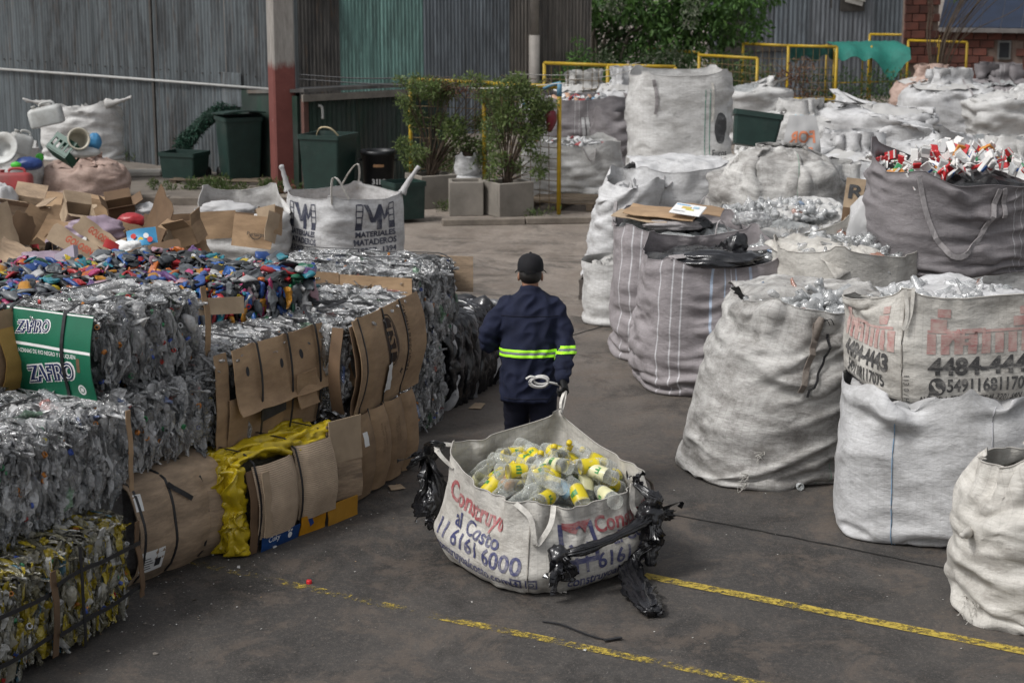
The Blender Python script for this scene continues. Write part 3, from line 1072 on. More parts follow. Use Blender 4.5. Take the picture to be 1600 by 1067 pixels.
def bale_pieces(rt, L, D, h, n_lane, n_end, n_top, shapes, objs, mat, omat, ncap=40, nobj=18, bulge=.03, skip=None, big=1.0, objname='crushed_bottle', stuffname='crushed_bottles', objscale=1.0, smooth='mix', seed=0):
    rnd = random.Random(seed)
    items, tops = [], []

    def lane():
        x, z = rnd.uniform(.02, L - .02), rnd.uniform(.055, h - .05); y = edge_shift(x, z, L, h) - bulge * math.sin(math.pi * z / h) * math.sin(math.pi * min(1, max(0, x / L))) + rnd.uniform(-.006, .05)
        return (x, y, z), (rnd.gauss(0, .25), rnd.gauss(0, .2), 1.0), ((1.0, rnd.gauss(0, .5), rnd.gauss(0, .25)) if rnd.random() < .4 else (rnd.gauss(0, .5), 1.0, rnd.gauss(0, .2)))

    def end():
        y, z = rnd.uniform(.02, D), rnd.uniform(.055, h - .05); x = edge_shift(y, z, D, h) - bulge * .6 * math.sin(math.pi * z / h) + rnd.uniform(-.015, .05)
        return (x, y, z), (rnd.gauss(0, .2), rnd.gauss(0, .4), 1.0), (1.0, rnd.gauss(0, .5), rnd.gauss(0, .3))

    def top():
        x, y = rnd.uniform(0, L), rnd.uniform(0, D); z = h - edge_shift(x, y, L, D) + rnd.uniform(-.045, .015)
        return (x, y, z), (rnd.gauss(0, .45), 1.0, rnd.gauss(0, .2)), (rnd.gauss(0, .7), rnd.gauss(0, .3), 1.0)
    for cnt, fn in ((n_lane, lane), (n_end, end), (n_top, top)):
        for i in range(cnt):
            p, ax, nm = fn()
            if skip and skip(p): continue
            V, Q = rnd.choice(shapes)
            items.append((V, Q, rotm(ax, nm), p, rnd.uniform(.55, .9) * big))
    if items:
        tag(link(stuffname, scatter_mesh(stuffname, items, smooth), mat, rt), kind='stuff')
    caps = []
    for i in range(int(ncap * 1.5)):
        p, ax, nm = rnd.choice((lane, end, top) if n_end else (lane, top) if n_top else (lane,))()
        if skip and skip(p): continue
        caps.append((CAP[0], CAP[1], rotm((rnd.gauss(0, 1), rnd.gauss(-1, 1), rnd.gauss(0, 1)), nm), (p[0], p[1] - .02, p[2]), rnd.uniform(.8, 1.2)))
    if caps: tag(link('bottle_caps', scatter_mesh('bottle_caps', caps), M['caps'], rt), kind='stuff')
    fns = [f for f, c in ((lane, n_lane), (end, n_end), (top, n_top)) if c]
    for i in range(int(nobj * 1.6)):
        p, ax, nm = fns[i % len(fns)]()
        if skip and skip(p): continue
        o = link(objname, rnd.choice(objs), omat, rt); o.material_slots[0].link = 'OBJECT'; o.material_slots[0].material = omat
        mt = Matrix(rotm(ax, nm).tolist()).to_4x4()
        q = Vector(p)
        if fns[i % len(fns)] is lane: q.y -= .018
        elif fns[i % len(fns)] is end: q.x -= .018
        else: q.z += .012
        s = rnd.uniform(.6, .9) * objscale
        o.matrix_local = Matrix.Translation(q) @ mt @ Matrix.Scale(s, 4)


def bale_core(rt, L, D, h, mat, inset=.05, name='core'):
    mb = MB(); mb.box((L / 2, D / 2, h / 2), (L - 2 * inset, D - 2 * inset, h - 2 * inset * .6), ch=.04)
    return mb.build(name, mat, rt)


def bale_strap(rt, x, D, h, off=.018, w=.016, bulge=.03, mat=None, axis='x', L=0, sag=0.0):
    """black strapping round the bale at x (or round its ends at y for axis='y')"""
    pts = []
    if axis == 'x':
        for z in np.linspace(.03, h - .05, 7): pts.append((x + .006 * fbm1(z * 9, x), -off - bulge * math.sin(math.pi * z / h) * 1.0, z))
        for y in (0.0, .03): pts.append((x, y - off * .3, h + off * .8 - .02 * (.03 - y) / .03 + .01))
        for y in np.linspace(.08, D - .04, 6): pts.append((x + .012 * fbm1(y * 5, x + 3), y, h + off + .016 + .012 * fbm1(y * 6, x)))
        pts += [(x, D + off, h - .05), (x, D + off, .03)]
        side = (1, 0, 0)
    else:
        for z in np.linspace(.03, h - .05, 7): pts.append((-off - bulge * .6 * math.sin(math.pi * z / h), x + .006 * fbm1(z * 9, x), z))
        pts.append((-off * .3, x, h + off * .6))
        for y in np.linspace(.06, L - .06, 8): pts.append((y, x + .012 * fbm1(y * 5, x + 3), h + off + .016 + .014 * fbm1(y * 6, x)))
        pts += [(L + off, x, h - .05), (L + off, x, .03)]
        side = (0, 1, 0)
    mb = MB(); mb.ribbon(pts, w, .004, side)
    return mb.build('strap', mat or M['strap'], rt)


def lane_panel(rt, x0, x1, z0, z1, mat, bulges=(), off=.02, bulge=.05, nx=14, nz=16, thick=.006, seed=0, name='cardboard_sheet', curl=0.0, wrapz=0.0, fold=None, h=None, amp=.010):
    """cardboard pressed on the lane face, swelling between the straps"""
    P = np.zeros((nz, nx, 3)); hh = h or (z1 - z0)
    for i, z in enumerate(np.linspace(z0, z1, nz)):
        for j, x in enumerate(np.linspace(x0, x1, nx)):
            y = -off
            s = math.sin(math.pi * min(1, max(0, (z - 0) / hh)))
            y -= bulge * (.25 + .75 * s)
            for (bx, wd, dp) in bulges: y += dp * math.exp(-((x - bx) / wd) ** 2)
            y += amp * (mnoise.noise(Vector((x * 4, z * 5, seed * 3.1))) * 1.6 + mnoise.noise(Vector((x * 3, z * 22, seed * 1.7))) * .7)
            if curl: y -= curl * max(0, (z0 + .12 - z) / .12) ** 2
            if fold:  # (x position, amount): the free edge springs out
                y -= fold[1] * max(0, (x - fold[0])) ** 1.3
            P[i, j] = (x, y, z)
    me = slab(name, P, thick)
    o = link(name, me, mat, rt)
    return o, Surf(P, x1 - x0, z1 - z0)


def end_panel(rt, y0, y1, z0, z1, mat, off=.02, bulge=.03, nx=10, nz=10, thick=.006, seed=0, name='cardboard_sheet', amp=.006, h=None):
    """cardboard on the x=0 end; u runs from the far corner (y1) to the lane corner (y0)"""
    P = np.zeros((nz, nx, 3)); hh = h or (z1 - z0)
    for i, z in enumerate(np.linspace(z0, z1, nz)):
        for j, y in enumerate(np.linspace(y1, y0, nx)):
            s = math.sin(math.pi * min(1, max(0, z / hh)))
            P[i, j] = (-off - bulge * s + amp * 2 * mnoise.noise(Vector((y * 5, z * 5, seed * 2.3))), y, z)
    return link(name, slab(name, P, thick), mat, rt), Surf(P, abs(y1 - y0), z1 - z0)

# ------------------------------------------------------------------ sheds of corrugated sheet
def corr_mat(name, col, rust=.3, dark=.5, tint2=None):
    m, nt, b = new_mat(name); t = NT(nt)
    tc = t.n('ShaderNodeTexCoord').outputs['Object']
    oi = t.n('ShaderNodeObjectInfo').outputs['Random']
    cm = t.n('ShaderNodeCombineXYZ'); t.l(t.math('MULTIPLY', oi, 23.0), cm.inputs[0])
    va = t.n('ShaderNodeVectorMath', operation='ADD'); t.l(tc, va.inputs[0]); t.l(cm.outputs[0], va.inputs[1]); p = va.outputs[0]
    run = t.noise(t.mapping(p, (7, 1, .35)), 1.3, 8, .7, .2)
    blot = t.noise(p, .9, 8, .68, .5)
    c = t.ramp(run, [(.30, sc3(col, .55)), (.5, col), (.68, sc3(col, 1.6))])
    if tint2: c = t.mix(t.rampf(blot, .45, .65, 0, .8), c, tint2)
    c = t.mix(t.rampf(t.noise(t.mapping(p, (3, 1, .5), (5, 5, 5)), 1.5, 9, .75, .3), .47, .60, 0, dark), c, (.025, .025, .026))
    c = t.mix(t.rampf(t.noise(t.mapping(p, (5, 1, .6), (1, 8, 2)), 1.7, 9, .78, .2), .55, .66, 0, rust), c, (.13, .075, .04))
    c = t.mix(1.0, c, t.ramp(oi, [(0, (.78, .78, .78)), (1, (1.08, 1.08, 1.08))]), 'MULTIPLY')
    t.l(c, b.inputs['Base Color']); b.inputs['Roughness'].default_value = .55; b.inputs['Metallic'].default_value = .0
    b.inputs['Specular IOR Level'].default_value = .45
    t.l(t.bump(t.noise(p, 14, 5, .6), .2, .006), b.inputs['Normal'])
    return m


M['zinc'] = corr_mat('weathered_zinc_sheet', (.088, .102, .110), .35, .75)
M['zinc_rust'] = corr_mat('rusty_zinc_sheet', (.085, .08, .074), .6, .8)
M['teal_sheet'] = corr_mat('faded_teal_sheet', (.135, .245, .222), .1, .4)
M['blue_grey_sheet'] = corr_mat('blue_grey_sheet', (.12, .138, .155), .12, .5)
M['brown_sheet'] = corr_mat('grey_brown_sheet', (.10, .09, .08), .3, .6)
M['light_grey_sheet'] = corr_mat('light_grey_sheet', (.155, .168, .185), .1, .4)
M['green_sheet'] = corr_mat('dark_green_sheet', (.012, .036, .024), .25, .5, tint2=(.06, .07, .066))
SHEETS = {}


def corr_mesh(width, height, pitch, amp):
    key = (round(width, 3), round(height, 2), pitch, amp)
    if key in SHEETS: return SHEETS[key]
    n = int(round(width / pitch)) * 6 + 1
    x = np.linspace(0, width, n); y = amp * np.cos(2 * np.pi * x / pitch)
    rows = np.linspace(0, height, 4)
    P = np.zeros((4, n, 3)); P[..., 0] = x; P[..., 1] = y; P[..., 2] = rows[:, None]
    SHEETS[key] = [P, None]
    me = slab('corrugated_sheet', P, .004)
    SHEETS[key] = me
    return me


def corr_wall(name, a, b, h, label, mats, width=.84, pitch=.084, amp=.016, z0=0.0, cat='wall', patches=None):
    """a row of corrugated sheets from a to b, each sheet an object"""
    a, b = Vector(a), Vector(b); d = b - a; L = d.length
    rt = thing(name, (a.x, a.y, z0), math.atan2(d.y, d.x), label, cat)
    n = max(1, int(math.ceil(L / width - .2)))
    for i in range(n):
        mt = mats[i % len(mats)] if not callable(mats) else mats(i)
        me = corr_mesh(width + .03, h, pitch, amp)
        o = bpy.data.objects.new('corrugated_sheet', me); COL.objects.link(o); o.parent = rt
        if not len(me.materials): me.materials.append(mt)
        o.material_slots[0].link = 'OBJECT'; o.material_slots[0].material = mt
        o.location = (i * width, (.010 if i % 2 else 0.0) + random.uniform(-.003, .003), random.uniform(-.03, .03))
        o.rotation_euler = (random.uniform(-.004, .004), random.uniform(-.004, .004), 0)
    return rt, L


WA, WB = at(-60, 229), at(432, 291)
wall_l, LW = corr_wall('corrugated_wall', WA, WB, 4.6, 'weathered grey zinc corrugated wall behind the green wheelie bin at far left', [M['zinc']])
mb = MB()   # conduit along the wall, timber post between two runs of sheet, patch panel
dirv = (WB - WA).normalized(); outn = Vector((dirv.y, -dirv.x, 0))


def wall_u(px):   # distance along the wall under a picture column
    best = min((abs((WA + dirv * s).x / (WA + dirv * s).y - ray(px, 100).x / ray(px, 100).y), s) for s in np.linspace(0, LW + .5, 400))
    return best[1]


zc = 1.47
mb.tube([(-.5, -.05, zc), (LW * .5, -.055, zc + .01), (LW + .1, -.05, zc)], .022, 8)
mb.build('conduit', simple('pale_conduit', (.33, .33, .32), .5, .2), wall_l)
up = wall_u(241); mb = MB(); mb.box((up, -.03, 2.3), (.05, .03, 4.6)); mb.build('seam_post', M['steel_dark'], wall_l)
mb = MB(); u0 = wall_u(362); mb.box((u0, -.028, 1.42), (.47, .012, .52), ch=.003)
mb.build('patch_panel', M['zinc'], wall_l)
mb = MB(); mb.box((LW * .5, -.02, 4.05), (LW, .012, .3)); mb.build('top_flashing', M['zinc_rust'], wall_l)
mb = MB()
for k in range(40):
    mb.box((k * .21 + .1, -.022, zc + .17 + .01 * (k % 3)), (.018, .02, .018))
tag(mb.build('roofing_screws', M['steel_dark'], wall_l), kind='stuff')

# wall behind the column: grey, teal, blue grey, brown sheets
WT0, WT1 = atY(462, 150, 34.5), atY(905, 120, 36.0); WT0.z = WT1.z = 0
nT = int((WT1 - WT0).length / .84) + 1


def tcol(i):
    p = 462 + (905 - 462) * (i + .5) / nT
    return M['zinc_rust'] if p < 508 else M['teal_sheet'] if p < 655 else M['blue_grey_sheet'] if p < 795 else M['brown_sheet']


wall_t, LT = corr_wall('corrugated_wall', WT0, WT1, 5.2, 'tall corrugated wall of faded teal and blue grey sheets behind the low green shed', tcol, pitch=.07, amp=.012)
mb = MB(); mb.tube([(LT * .83, -.12, 0), (LT * .83, -.12, 1.9)], .11, 12); mb.tube([(LT * .83, -.12, 1.9), (LT * .83, -.12, 5)], .09, 12)
mb.build('drain_pipe', simple('grey_pipe', (.24, .22, .2), .6, .2), wall_t)
mb = MB(); mb.box((.3, -.22, 3.05), (.42, .3, .34), ch=.01); mb.build('vent_box', M['steel_dark'], wall_t)

# concrete column painted red below
cb = at(445, 300); colr = thing('column', (cb.x, cb.y, 0), R(24), 'concrete column with its lower half painted dark red beside the green bin', 'column')


def column_mat():
    m, nt, b = new_mat('red_painted_concrete'); t = NT(nt)
    tc = t.n('ShaderNodeTexCoord').outputs['Object']; s = t.n('ShaderNodeSeparateXYZ'); t.l(tc, s.inputs[0])
    f = t.noise(tc, 3.5, 8, .7, .3); g = t.noise(t.mapping(tc, (6, 6, 1)), 3, 7, .7)
    red = t.ramp(f, [(.3, (.115, .03, .025)), (.7, (.17, .05, .04))])
    con = t.ramp(g, [(.3, (.17, .155, .14)), (.7, (.33, .31, .285))])
    z = t.math('ADD', s.outputs[2], t.math('MULTIPLY', t.math('SUBTRACT', g, .5), .35))
    c = t.mix(t.rampf(z, 1.82, 1.95, 0, 1), red, con)
    chip = t.noise(tc, 7, 8, .78)
    c = t.mix(t.rampf(chip, .64, .68, 0, .8), c, (.3, .27, .26))
    t.l(c, b.inputs['Base Color']); b.inputs['Roughness'].default_value = .75
    t.l(t.bump(chip, .35, .01), b.inputs['Normal'])
    return m


M['column'] = column_mat()
mb = MB(); mb.box((0, 0, 2.6), (.34, .30, 5.2), ch=.025); mb.build('shaft', M['column'], colr)
mb = MB(); mb.box((0, 0, .06), (.44, .40, .12), ch=.02); mb.build('footing', M['column'], colr)

# low shed with a green corrugated front
S0, S1 = at(484, 303), at(668, 286); zt0 = 1.42
shed = thing('shed', (S0.x, S0.y, 0), math.atan2((S1 - S0).y, (S1 - S0).x), 'low lean-to shed of dark green peeling corrugated sheet behind the bins', 'shed')
LS = (S1 - S0).length
me = corr_mesh(.84, 1.42, .084, .016)
for i in range(int(LS / .84) + 1):
    o = bpy.data.objects.new('corrugated_sheet', me); COL.objects.link(o); o.parent = shed
    if not len(me.materials): me.materials.append(M['green_sheet'])
    o.material_slots[0].link = 'OBJECT'; o.material_slots[0].material = M['green_sheet']
    o.location = (i * .81, .012 * (i % 2), 0)
mb = MB(); mb.box((LS / 2, .7, 1.47), (LS + .3, 1.7, .05), rot=Matrix.Rotation(R(-4), 3, 'X')); mb.build('roof', M['zinc_rust'], shed)
mb = MB(); mb.box((LS / 2, -.14, 1.42), (LS + .34, .045, .10)); mb.build('roof_edge_board', simple('weathered_board', (.16, .145, .125), .85, .3, 8, .3), shed)
mb = MB(); mb.box((-.05, 0, .7), (.08, .08, 1.4)); mb.build('post', simple('rusty_post', (.10, .05, .04), .8, .3), shed)
mb = MB(); mb.tube(bez([(.12, -.1, 1.3), (.17, -.12, 1.27), (.18, -.12, 1.1)], 5), .02, 8); mb.build('pipe_elbow', simple('pvc', (.4, .4, .38), .5), shed)
mb = MB(); mb.box((-.1, 1.2, .72), (.04, 2.2, 1.42)); mb.build('side_wall', M['green_sheet'], shed)

# grey corrugated shed far right with a dark slab for its open window, brick building
GR0, GR1 = atY(1105, 130, 44), atY(1418, 120, 45); GR0.z = GR1.z = 0
wall_g, LG = corr_wall('corrugated_wall', GR0, GR1, 5.5, 'light grey corrugated wall with a loose hanging panel at the far right', [M['light_grey_sheet'], M['light_grey_sheet'], M['blue_grey_sheet']], pitch=.12, amp=.012)
k = LG / (1418 - 1105)
mb = MB(); mb.box(((1325 - 1105) * k, -.035, 2.55), (.62, .03, .95)); mb.build('dark_window_slab', M['steel_dark'], wall_g)  # dark slab stands for the shade inside the window; wall is uncut
mb = MB(); mb.box(((1330 - 1105) * k, -.09, 2.55), (.46, .02, .62), rot=Matrix.Rotation(R(14), 3, 'Y'))
for q in range(3): mb.box(((1330 - 1105) * k, -.105, 2.37 + q * .18), (.46, .03, .03), rot=Matrix.Rotation(R(14), 3, 'Y'))
mb.build('loose_panel', simple('pale_panel', (.42, .40, .37), .7), wall_g)
mb = MB(); mb.box(((1142 - 1105) * k, -.06, 1.7), (.52, .05, 3.0)); mb.build('dark_door_slab', M['steel_dark'], wall_g)  # dark slab painted for the shade inside the doorway
for px_ in (1192, 1292):
    mb = MB(); mb.box(((px_ - 1105) * k, -.03, 2.7), (.035, .02, 1.1)); mb.build('dark_seam', M['steel_dark'], wall_g)
mb = MB(); mb.box((LG / 2, -.03, 1.2), (LG, .05, .16)); mb.build('rail', M['zinc_rust'], wall_g)

M['brick'] = simple('hollow_red_brick', (.15, .048, .032), .85, .4, 4, .4, .01, dirt=(.06, .035, .03), dirt_amt=.7, per_obj=.6)
M['mortar'] = simple('brick_mortar', (.15, .11, .09), .9, .3, 8, .4)
BR = MB(); BR.box((0, 0, 0), (.325, .1, .175), ch=.006); brick_me = BR.mesh('brick'); brick_me.materials.append(M['brick'])


def brick_wall(name, a, b, z0, h, label, holes=(), th=.16):
    d = b - a; L = math.hypot(d.x, d.y)
    rt = thing(name, (a.x, a.y, 0), math.atan2(d.y, d.x), label, 'wall')
    mb = MB(); mb.box((L / 2, th / 2 + .02, (z0 + h) / 2), (L - .02, th, z0 + h)); mb.build('mortar_bed', M['mortar'], rt)
    r = 0; z = z0
    while z < h - .1:
        x = .345 if r % 2 else .17; halves = ([.08] if r % 2 else []) + ([L - .08] if (L - x - .17) % .345 > .17 else [])
        for hx_ in halves:
            o = bpy.data.objects.new('brick', brick_me); COL.objects.link(o); o.parent = rt; o.location = (hx_, 0, z + .09); o.scale.x = .48
        while x < L - .16:
            if not any(x0 - .1 < x < x1 + .1 and q0 - .05 < z + .09 < q1 + .05 for x0, q0, x1, q1 in holes):
                o = bpy.data.objects.new('brick', brick_me); COL.objects.link(o); o.parent = rt
                o.location = (x, random.uniform(-.006, .006), z + .09); o.rotation_euler = (0, random.uniform(-.01, .01), random.uniform(-.01, .01))
            x += .345
        z += .195; r += 1
    return rt, L


bp, LBP = brick_wall('brick_pier', *[Vector((p.x, p.y, 0)) for p in (atY(1412, 60, 43.2), atY(1466, 60, 43.3))], .9, 3.45, 'tall red brick pier at the end of the grey shed')
BW0, BW1 = [Vector((p.x, p.y, 0)) for p in (atY(1466, 60, 45.5), atY(1660, 60, 44.5))]
bw, LBW = brick_wall('brick_building', BW0, BW1, .0, 1.52, 'low red brick building with a small window under a dark blue roof', holes=[(1.45, .90, 1.8, 1.35)])
bw['category'] = 'building'
mb = MB(); mb.box((1.62, -.02, 1.12), (.32, .06, .46)); f = mb.build('window', simple('window_frame_grey', (.12, .12, .115), .6), bw)
mb = MB(); mb.box((1.62, -.06, 1.12), (.23, .03, .36)); mb.build('pane', simple('dark_pane', (.015, .017, .02), .15), f)
mb = MB(); mb.box((LBW / 2, -.05, 1.6), (LBW + .2, .5, .10)); mb.build('eaves_board', simple('grey_eaves', (.14, .13, .125), .8), bw)
mb = MB()
for i in range(int(LBW / .5) + 1):
    mb.box((.25 + i * .5, .95, 2.28), (.49, 2.4, .05), rot=Matrix.Rotation(R(32), 3, 'X'))
mb.build('roof', simple('dark_blue_roof', (.008, .016, .036), .6, .35, 3), bw)

# ------------------------------------------------------------------ leaves
def leaf_cloud(name, clumps, n, size, mat, parent=None, droop=.3, seed=0, kind=None, loc=None, aspect=.38):
    """n folded leaf blades spread through overlapping clumps (x, y, z, r)"""
    g = np.random.default_rng(seed)
    cl = np.array(clumps); wts = cl[:, 3] ** 2; wts /= wts.sum()
    ci = g.choice(len(cl), n, p=wts)
    dirs = g.normal(size=(n, 3)); dirs /= np.linalg.norm(dirs, axis=1, keepdims=True)
    rad = g.uniform(0.15, 1, n) ** .6
    # leaves gather on twigs: snap to a set of twig directions in each clump
    P = cl[ci, :3] + dirs * (rad * cl[ci, 3])[:, None] * np.array([1, 1, .8])
    P += np.sin(P[:, [1, 2, 0]] * 9.0) * .05 * size * 6
    a = g.normal(size=(n, 3)); a[:, 2] -= droop * 1.5; a += dirs * .8; a /= np.linalg.norm(a, axis=1, keepdims=True)
    up = g.normal(size=(n, 3)) * .6 + np.array([0, 0, 1.0])
    s = np.cross(a, up); s /= np.linalg.norm(s, axis=1, keepdims=True) + 1e-6
    nn = np.cross(s, a)
    L = size * g.uniform(.6, 1.25, n)[:, None]
    v0 = P; v1 = P + a * L * .45 + s * L * aspect * .5 + nn * L * .08; v2 = P + a * L; v3 = P + a * L * .45 - s * L * aspect * .5 + nn * L * .08
    V = np.stack([v0, v1, v2, v3], 1).reshape(-1, 3); q = np.arange(n * 4).reshape(-1, 4)
    tri = np.concatenate([q[:, [0, 1, 2]], q[:, [0, 2, 3]]])
    o = link(name, mesh_np(name, V, tri, smooth=False), mat, parent)
    if loc is not None: o.location = loc
    if kind: o['kind'] = kind
    return o


def leaf_mat(name, cols):
    m, nt, b = new_mat(name); t = NT(nt)
    r = t.n('ShaderNodeNewGeometry').outputs['Random Per Island']
    c = t.ramp(r, [(i / len(cols), c) for i, c in enumerate(cols)], 'LINEAR')
    t.l(c, b.inputs['Base Color']); b.inputs['Roughness'].default_value = .5; b.inputs['Specular IOR Level'].default_value = .35
    tl = t.n('ShaderNodeBsdfTranslucent'); t.l(c, tl.inputs[0]); mx = t.n('ShaderNodeMixShader'); mx.inputs[0].default_value = .35
    t.l(b.outputs[0], mx.inputs[1]); t.l(tl.outputs[0], mx.inputs[2]); t.l(mx.outputs[0], nt.nodes['Material Output'].inputs['Surface'])
    return m


M['leaf'] = leaf_mat('tree_leaves', [(.05, .11, .025), (.09, .19, .042), (.04, .085, .025), (.13, .24, .06), (.07, .145, .04)])
M['leaf_dark'] = leaf_mat('dark_leaves', [(.03, .065, .022), (.055, .10, .032), (.035, .065, .028), (.07, .12, .04)])
M['leaf_olive'] = leaf_mat('shrub_leaves', [(.085, .135, .035), (.14, .20, .06), (.06, .10, .03), (.19, .24, .09), (.11, .14, .05)])
M['leaf_pale'] = leaf_mat('pale_leaves', [(.15, .18, .12), (.22, .24, .17), (.10, .13, .08)])
M['grass'] = leaf_mat('weed_leaves', [(.05, .085, .02), (.08, .13, .035), (.04, .06, .02), (.11, .14, .05)])
M['leaf_brown'] = leaf_mat('dry_leaves', [(.13, .05, .03), (.10, .045, .028), (.16, .08, .04)])
M['bark'] = simple('grey_bark', (.12, .10, .08), .85, .35, 14, .5)
M['twig'] = simple('brown_twig', (.07, .05, .035), .85, .35, 14, .4)

# tree behind the cages
T0 = atY(985, 130, 38.5); T0.z = 0
tree = thing('tree', T0, 0, 'leafy green tree with thin forked trunks in front of the grey sheds', 'tree')
mb = MB(); kx = 38.5 / F_PX


def tx(px): return (px - 985) * kx


def tz(py): return atY(900, py, 38.5).z


for pts in ([(930, 130), (932, 80), (920, 40), (905, 0), (890, -60)], [(945, 130), (952, 80), (985, 50), (1020, 20), (1060, -20)], [(948, 130), (940, 85), (955, 40), (960, 0), (975, -60)],
            [(952, 120), (975, 70), (1000, 45), (1050, 25), (1110, 20)], [(935, 100), (925, 60), (940, 20), (950, -40)], [(1010, 140), (1000, 90), (1040, 40), (1090, -10)]):
    P = [(tx(a), random.uniform(-.3, .3) * (i > 0), max(0, tz(b)) if i else 0) for i, (a, b) in enumerate(pts)]
    Q = bez(P, 5); mb.tube(Q, [.055 * (1 - .75 * i / len(Q)) for i in range(len(Q))], 6)
mb.build('trunk', M['bark'], tree)
cl = [(tx(a), random.uniform(-1.0, .9), tz(b), r) for a, b, r in
      [(900, 15, .45), (915, -30, .6), (960, 0, .55), (980, -50, .8), (1010, 15, .55), (1020, 60, .6), (1050, 30, .7), (1080, 70, .5), (1095, 0, .8), (1120, 40, .55), (1140, 60, .35), (1150, -5, .6), (1165, 45, .35),
       (1060, -50, .9), (1120, -50, .9), (990, 85, .4), (1050, 95, .4), (1180, 30, .25), (1170, 5, .4), (925, 20, .35), (950, 45, .3), (900, -80, .9), (1000, -110, 1.0), (1110, -110, 1.0), (1195, -10, .35)]]
leaf_cloud('crown', cl, 9500, .17, M['leaf'], tree, .6, 3)
cl2 = [(tx(a), random.uniform(0, 1.2), tz(b), r) for a, b, r in [(900, 60, .5), (960, 70, .6), (1000, 50, .8), (1050, 70, .7), (1090, 40, .7), (930, 0, .8), (1120, 10, .7), (890, 20, .6), (1030, 0, .9)]]
leaf_cloud('crown', cl2, 5200, .17, M['leaf_dark'], tree, .4, 4)
cl3 = [(tx(a), -1.1, tz(b), r) for a, b, r in [(950, 8, .22), (1070, 8, .25), (1010, 95, .3), (1040, 85, .3), (940, 85, .18), (1065, 30, .2)]]
leaf_cloud('blossom_sprays', cl3, 800, .10, M['leaf_pale'], tree, .5, 5)
# dark hedge growth and undergrowth below the tree
for (p0, Y, lab, mt, n, sz, cls) in (
    ((905, 150), 35.5, 'bright green bush with upright shoots behind the back cage', M['leaf'], 2600, .10, [(-.1, 0, 1.0, .5), (.2, 0, .6, .5), (-.35, 0, .6, .45), (.0, .1, 1.45, .3), (-.05, 0, 1.8, .12), (.35, 0, 1.1, .3)]),
    ((1010, 150), 37.5, 'dark green undergrowth bush beneath the forked tree', M['leaf_dark'], 3600, .12, [(x, 0, z, .55) for x in (-1.2, -.6, 0, .6, 1.2, 1.8) for z in (.5, 1.2)]),
    ((1105, 150), 41, 'low olive shrub along the foot of the grey wall', M['leaf_olive'], 1800, .10, [(x, 0, .7, .5) for x in (-.6, 0, .6, 1.1)]),
    ((1345, 150), 38.5, 'green bush beneath the teal shade net', M['leaf_dark'], 2200, .09, [(x, 0, z, .45) for x in (-.9, -.3, .3, .8) for z in (.35, .75)]),
):
    b0 = atY(p0[0], p0[1], Y); b0.z = 0
    r_ = thing('bush', b0, 0, lab, 'bush')
    leaf_cloud('foliage', cls, n, sz, mt, r_, .1, int(Y * 10))
    mb = MB()
    for c in cls[:5]: mb.tube([(c[0] * .4, c[1], 0), (c[0] * .8, c[1] + .05, c[2] * .6), (c[0], c[1], c[2])], [.02, .014, .006], 5)
    mb.build('stem', M['twig'], r_)
b0 = atY(1240, 150, 34.5); b0.z = 0
r_ = thing('vine', b0, 0, 'dry reddish brown climbing plant on the yellow frame', 'plant')
leaf_cloud('foliage', [(-.25, 0, 1.1, .35), (.1, 0, 1.3, .35), (.3, 0, .9, .3), (0, 0, .7, .35)], 500, .08, M['leaf_brown'], r_, .3, 77)
mb = MB()
for q in range(7): mb.tube(bez([(random.uniform(-.3, .3), 0, 0), (random.uniform(-.4, .4), .05, .7), (random.uniform(-.5, .5), 0, 1.45)], 4), .008, 5)
mb.build('stem', M['twig'], r_)
b0 = atY(1500, 130, 41.5); b0.z = 0
r_ = thing('bare_shrub', b0, 0, 'sparse bare branched shrub before the brick building', 'shrub')
mb = MB()
for q in range(26):
    a = random.uniform(-1.0, 1.0); mb.tube(bez([(-.5, 0, 0), (-.4 + a * .4, random.uniform(-.2, .2), 1.5), (a * 1.0 + .2, random.uniform(-.3, .3), 2.2 + random.uniform(0, .9)), (a * 1.5 + .3, random.uniform(-.4, .4), 2.5 + random.uniform(0, 1.0))], 4), [.02, .018, .016, .014, .012, .011, .01, .009, .008, .007, .006, .005, .004], 4)
mb.build('branches', M['twig'], r_)
leaf_cloud('foliage', [(-.6, 0, 3.1, .35), (0, 0, 3.2, .4), (.4, 0, 2.9, .3), (-.3, 0, 2.6, .3)], 260, .08, M['leaf_olive'], r_, .3, 78)

# ------------------------------------------------------------------ planters and their shrubs
M['planter'] = simple('cast_concrete_planter', (.21, .19, .165), .85, .2, 4, .3, .006, dirt=(.11, .10, .085), dirt_amt=.45)
M['soil'] = simple('planter_soil', (.05, .035, .025), .95, .4, 20, .8)


def planter(px, py, size, h, rz, label):
    b = at(px, py); r_ = thing('planter', b, rz, label, 'planter', 'concrete planter boxes')
    s = size / 2; t = .05
    mb = MB()
    mb.box((0, -s + t / 2, h / 2), (size, t, h), ch=.008); mb.box((0, s - t / 2, h / 2), (size, t, h), ch=.008)
    mb.box((-s + t / 2, 0, h / 2), (t, size - 2 * t - .002, h - .003), ch=.008); mb.box((s - t / 2, 0, h / 2), (t, size - 2 * t - .002, h - .003), ch=.008)
    mb.build('box', M['planter'], r_)
    mb = MB(); mb.box((0, 0, h * .42), (size - 2 * t - .004, size - 2 * t - .004, h * .8)); mb.build('soil', M['soil'], r_)
    return b


p1 = planter(674, 322, .56, .46, R(28), 'concrete planter nearest the black barrel')
p2 = planter(728, 334, .46, .46, R(4), 'concrete planter in the middle with a white sack in it')
p3 = planter(792, 335, .54, .46, R(30), 'concrete planter nearest the yellow right post')


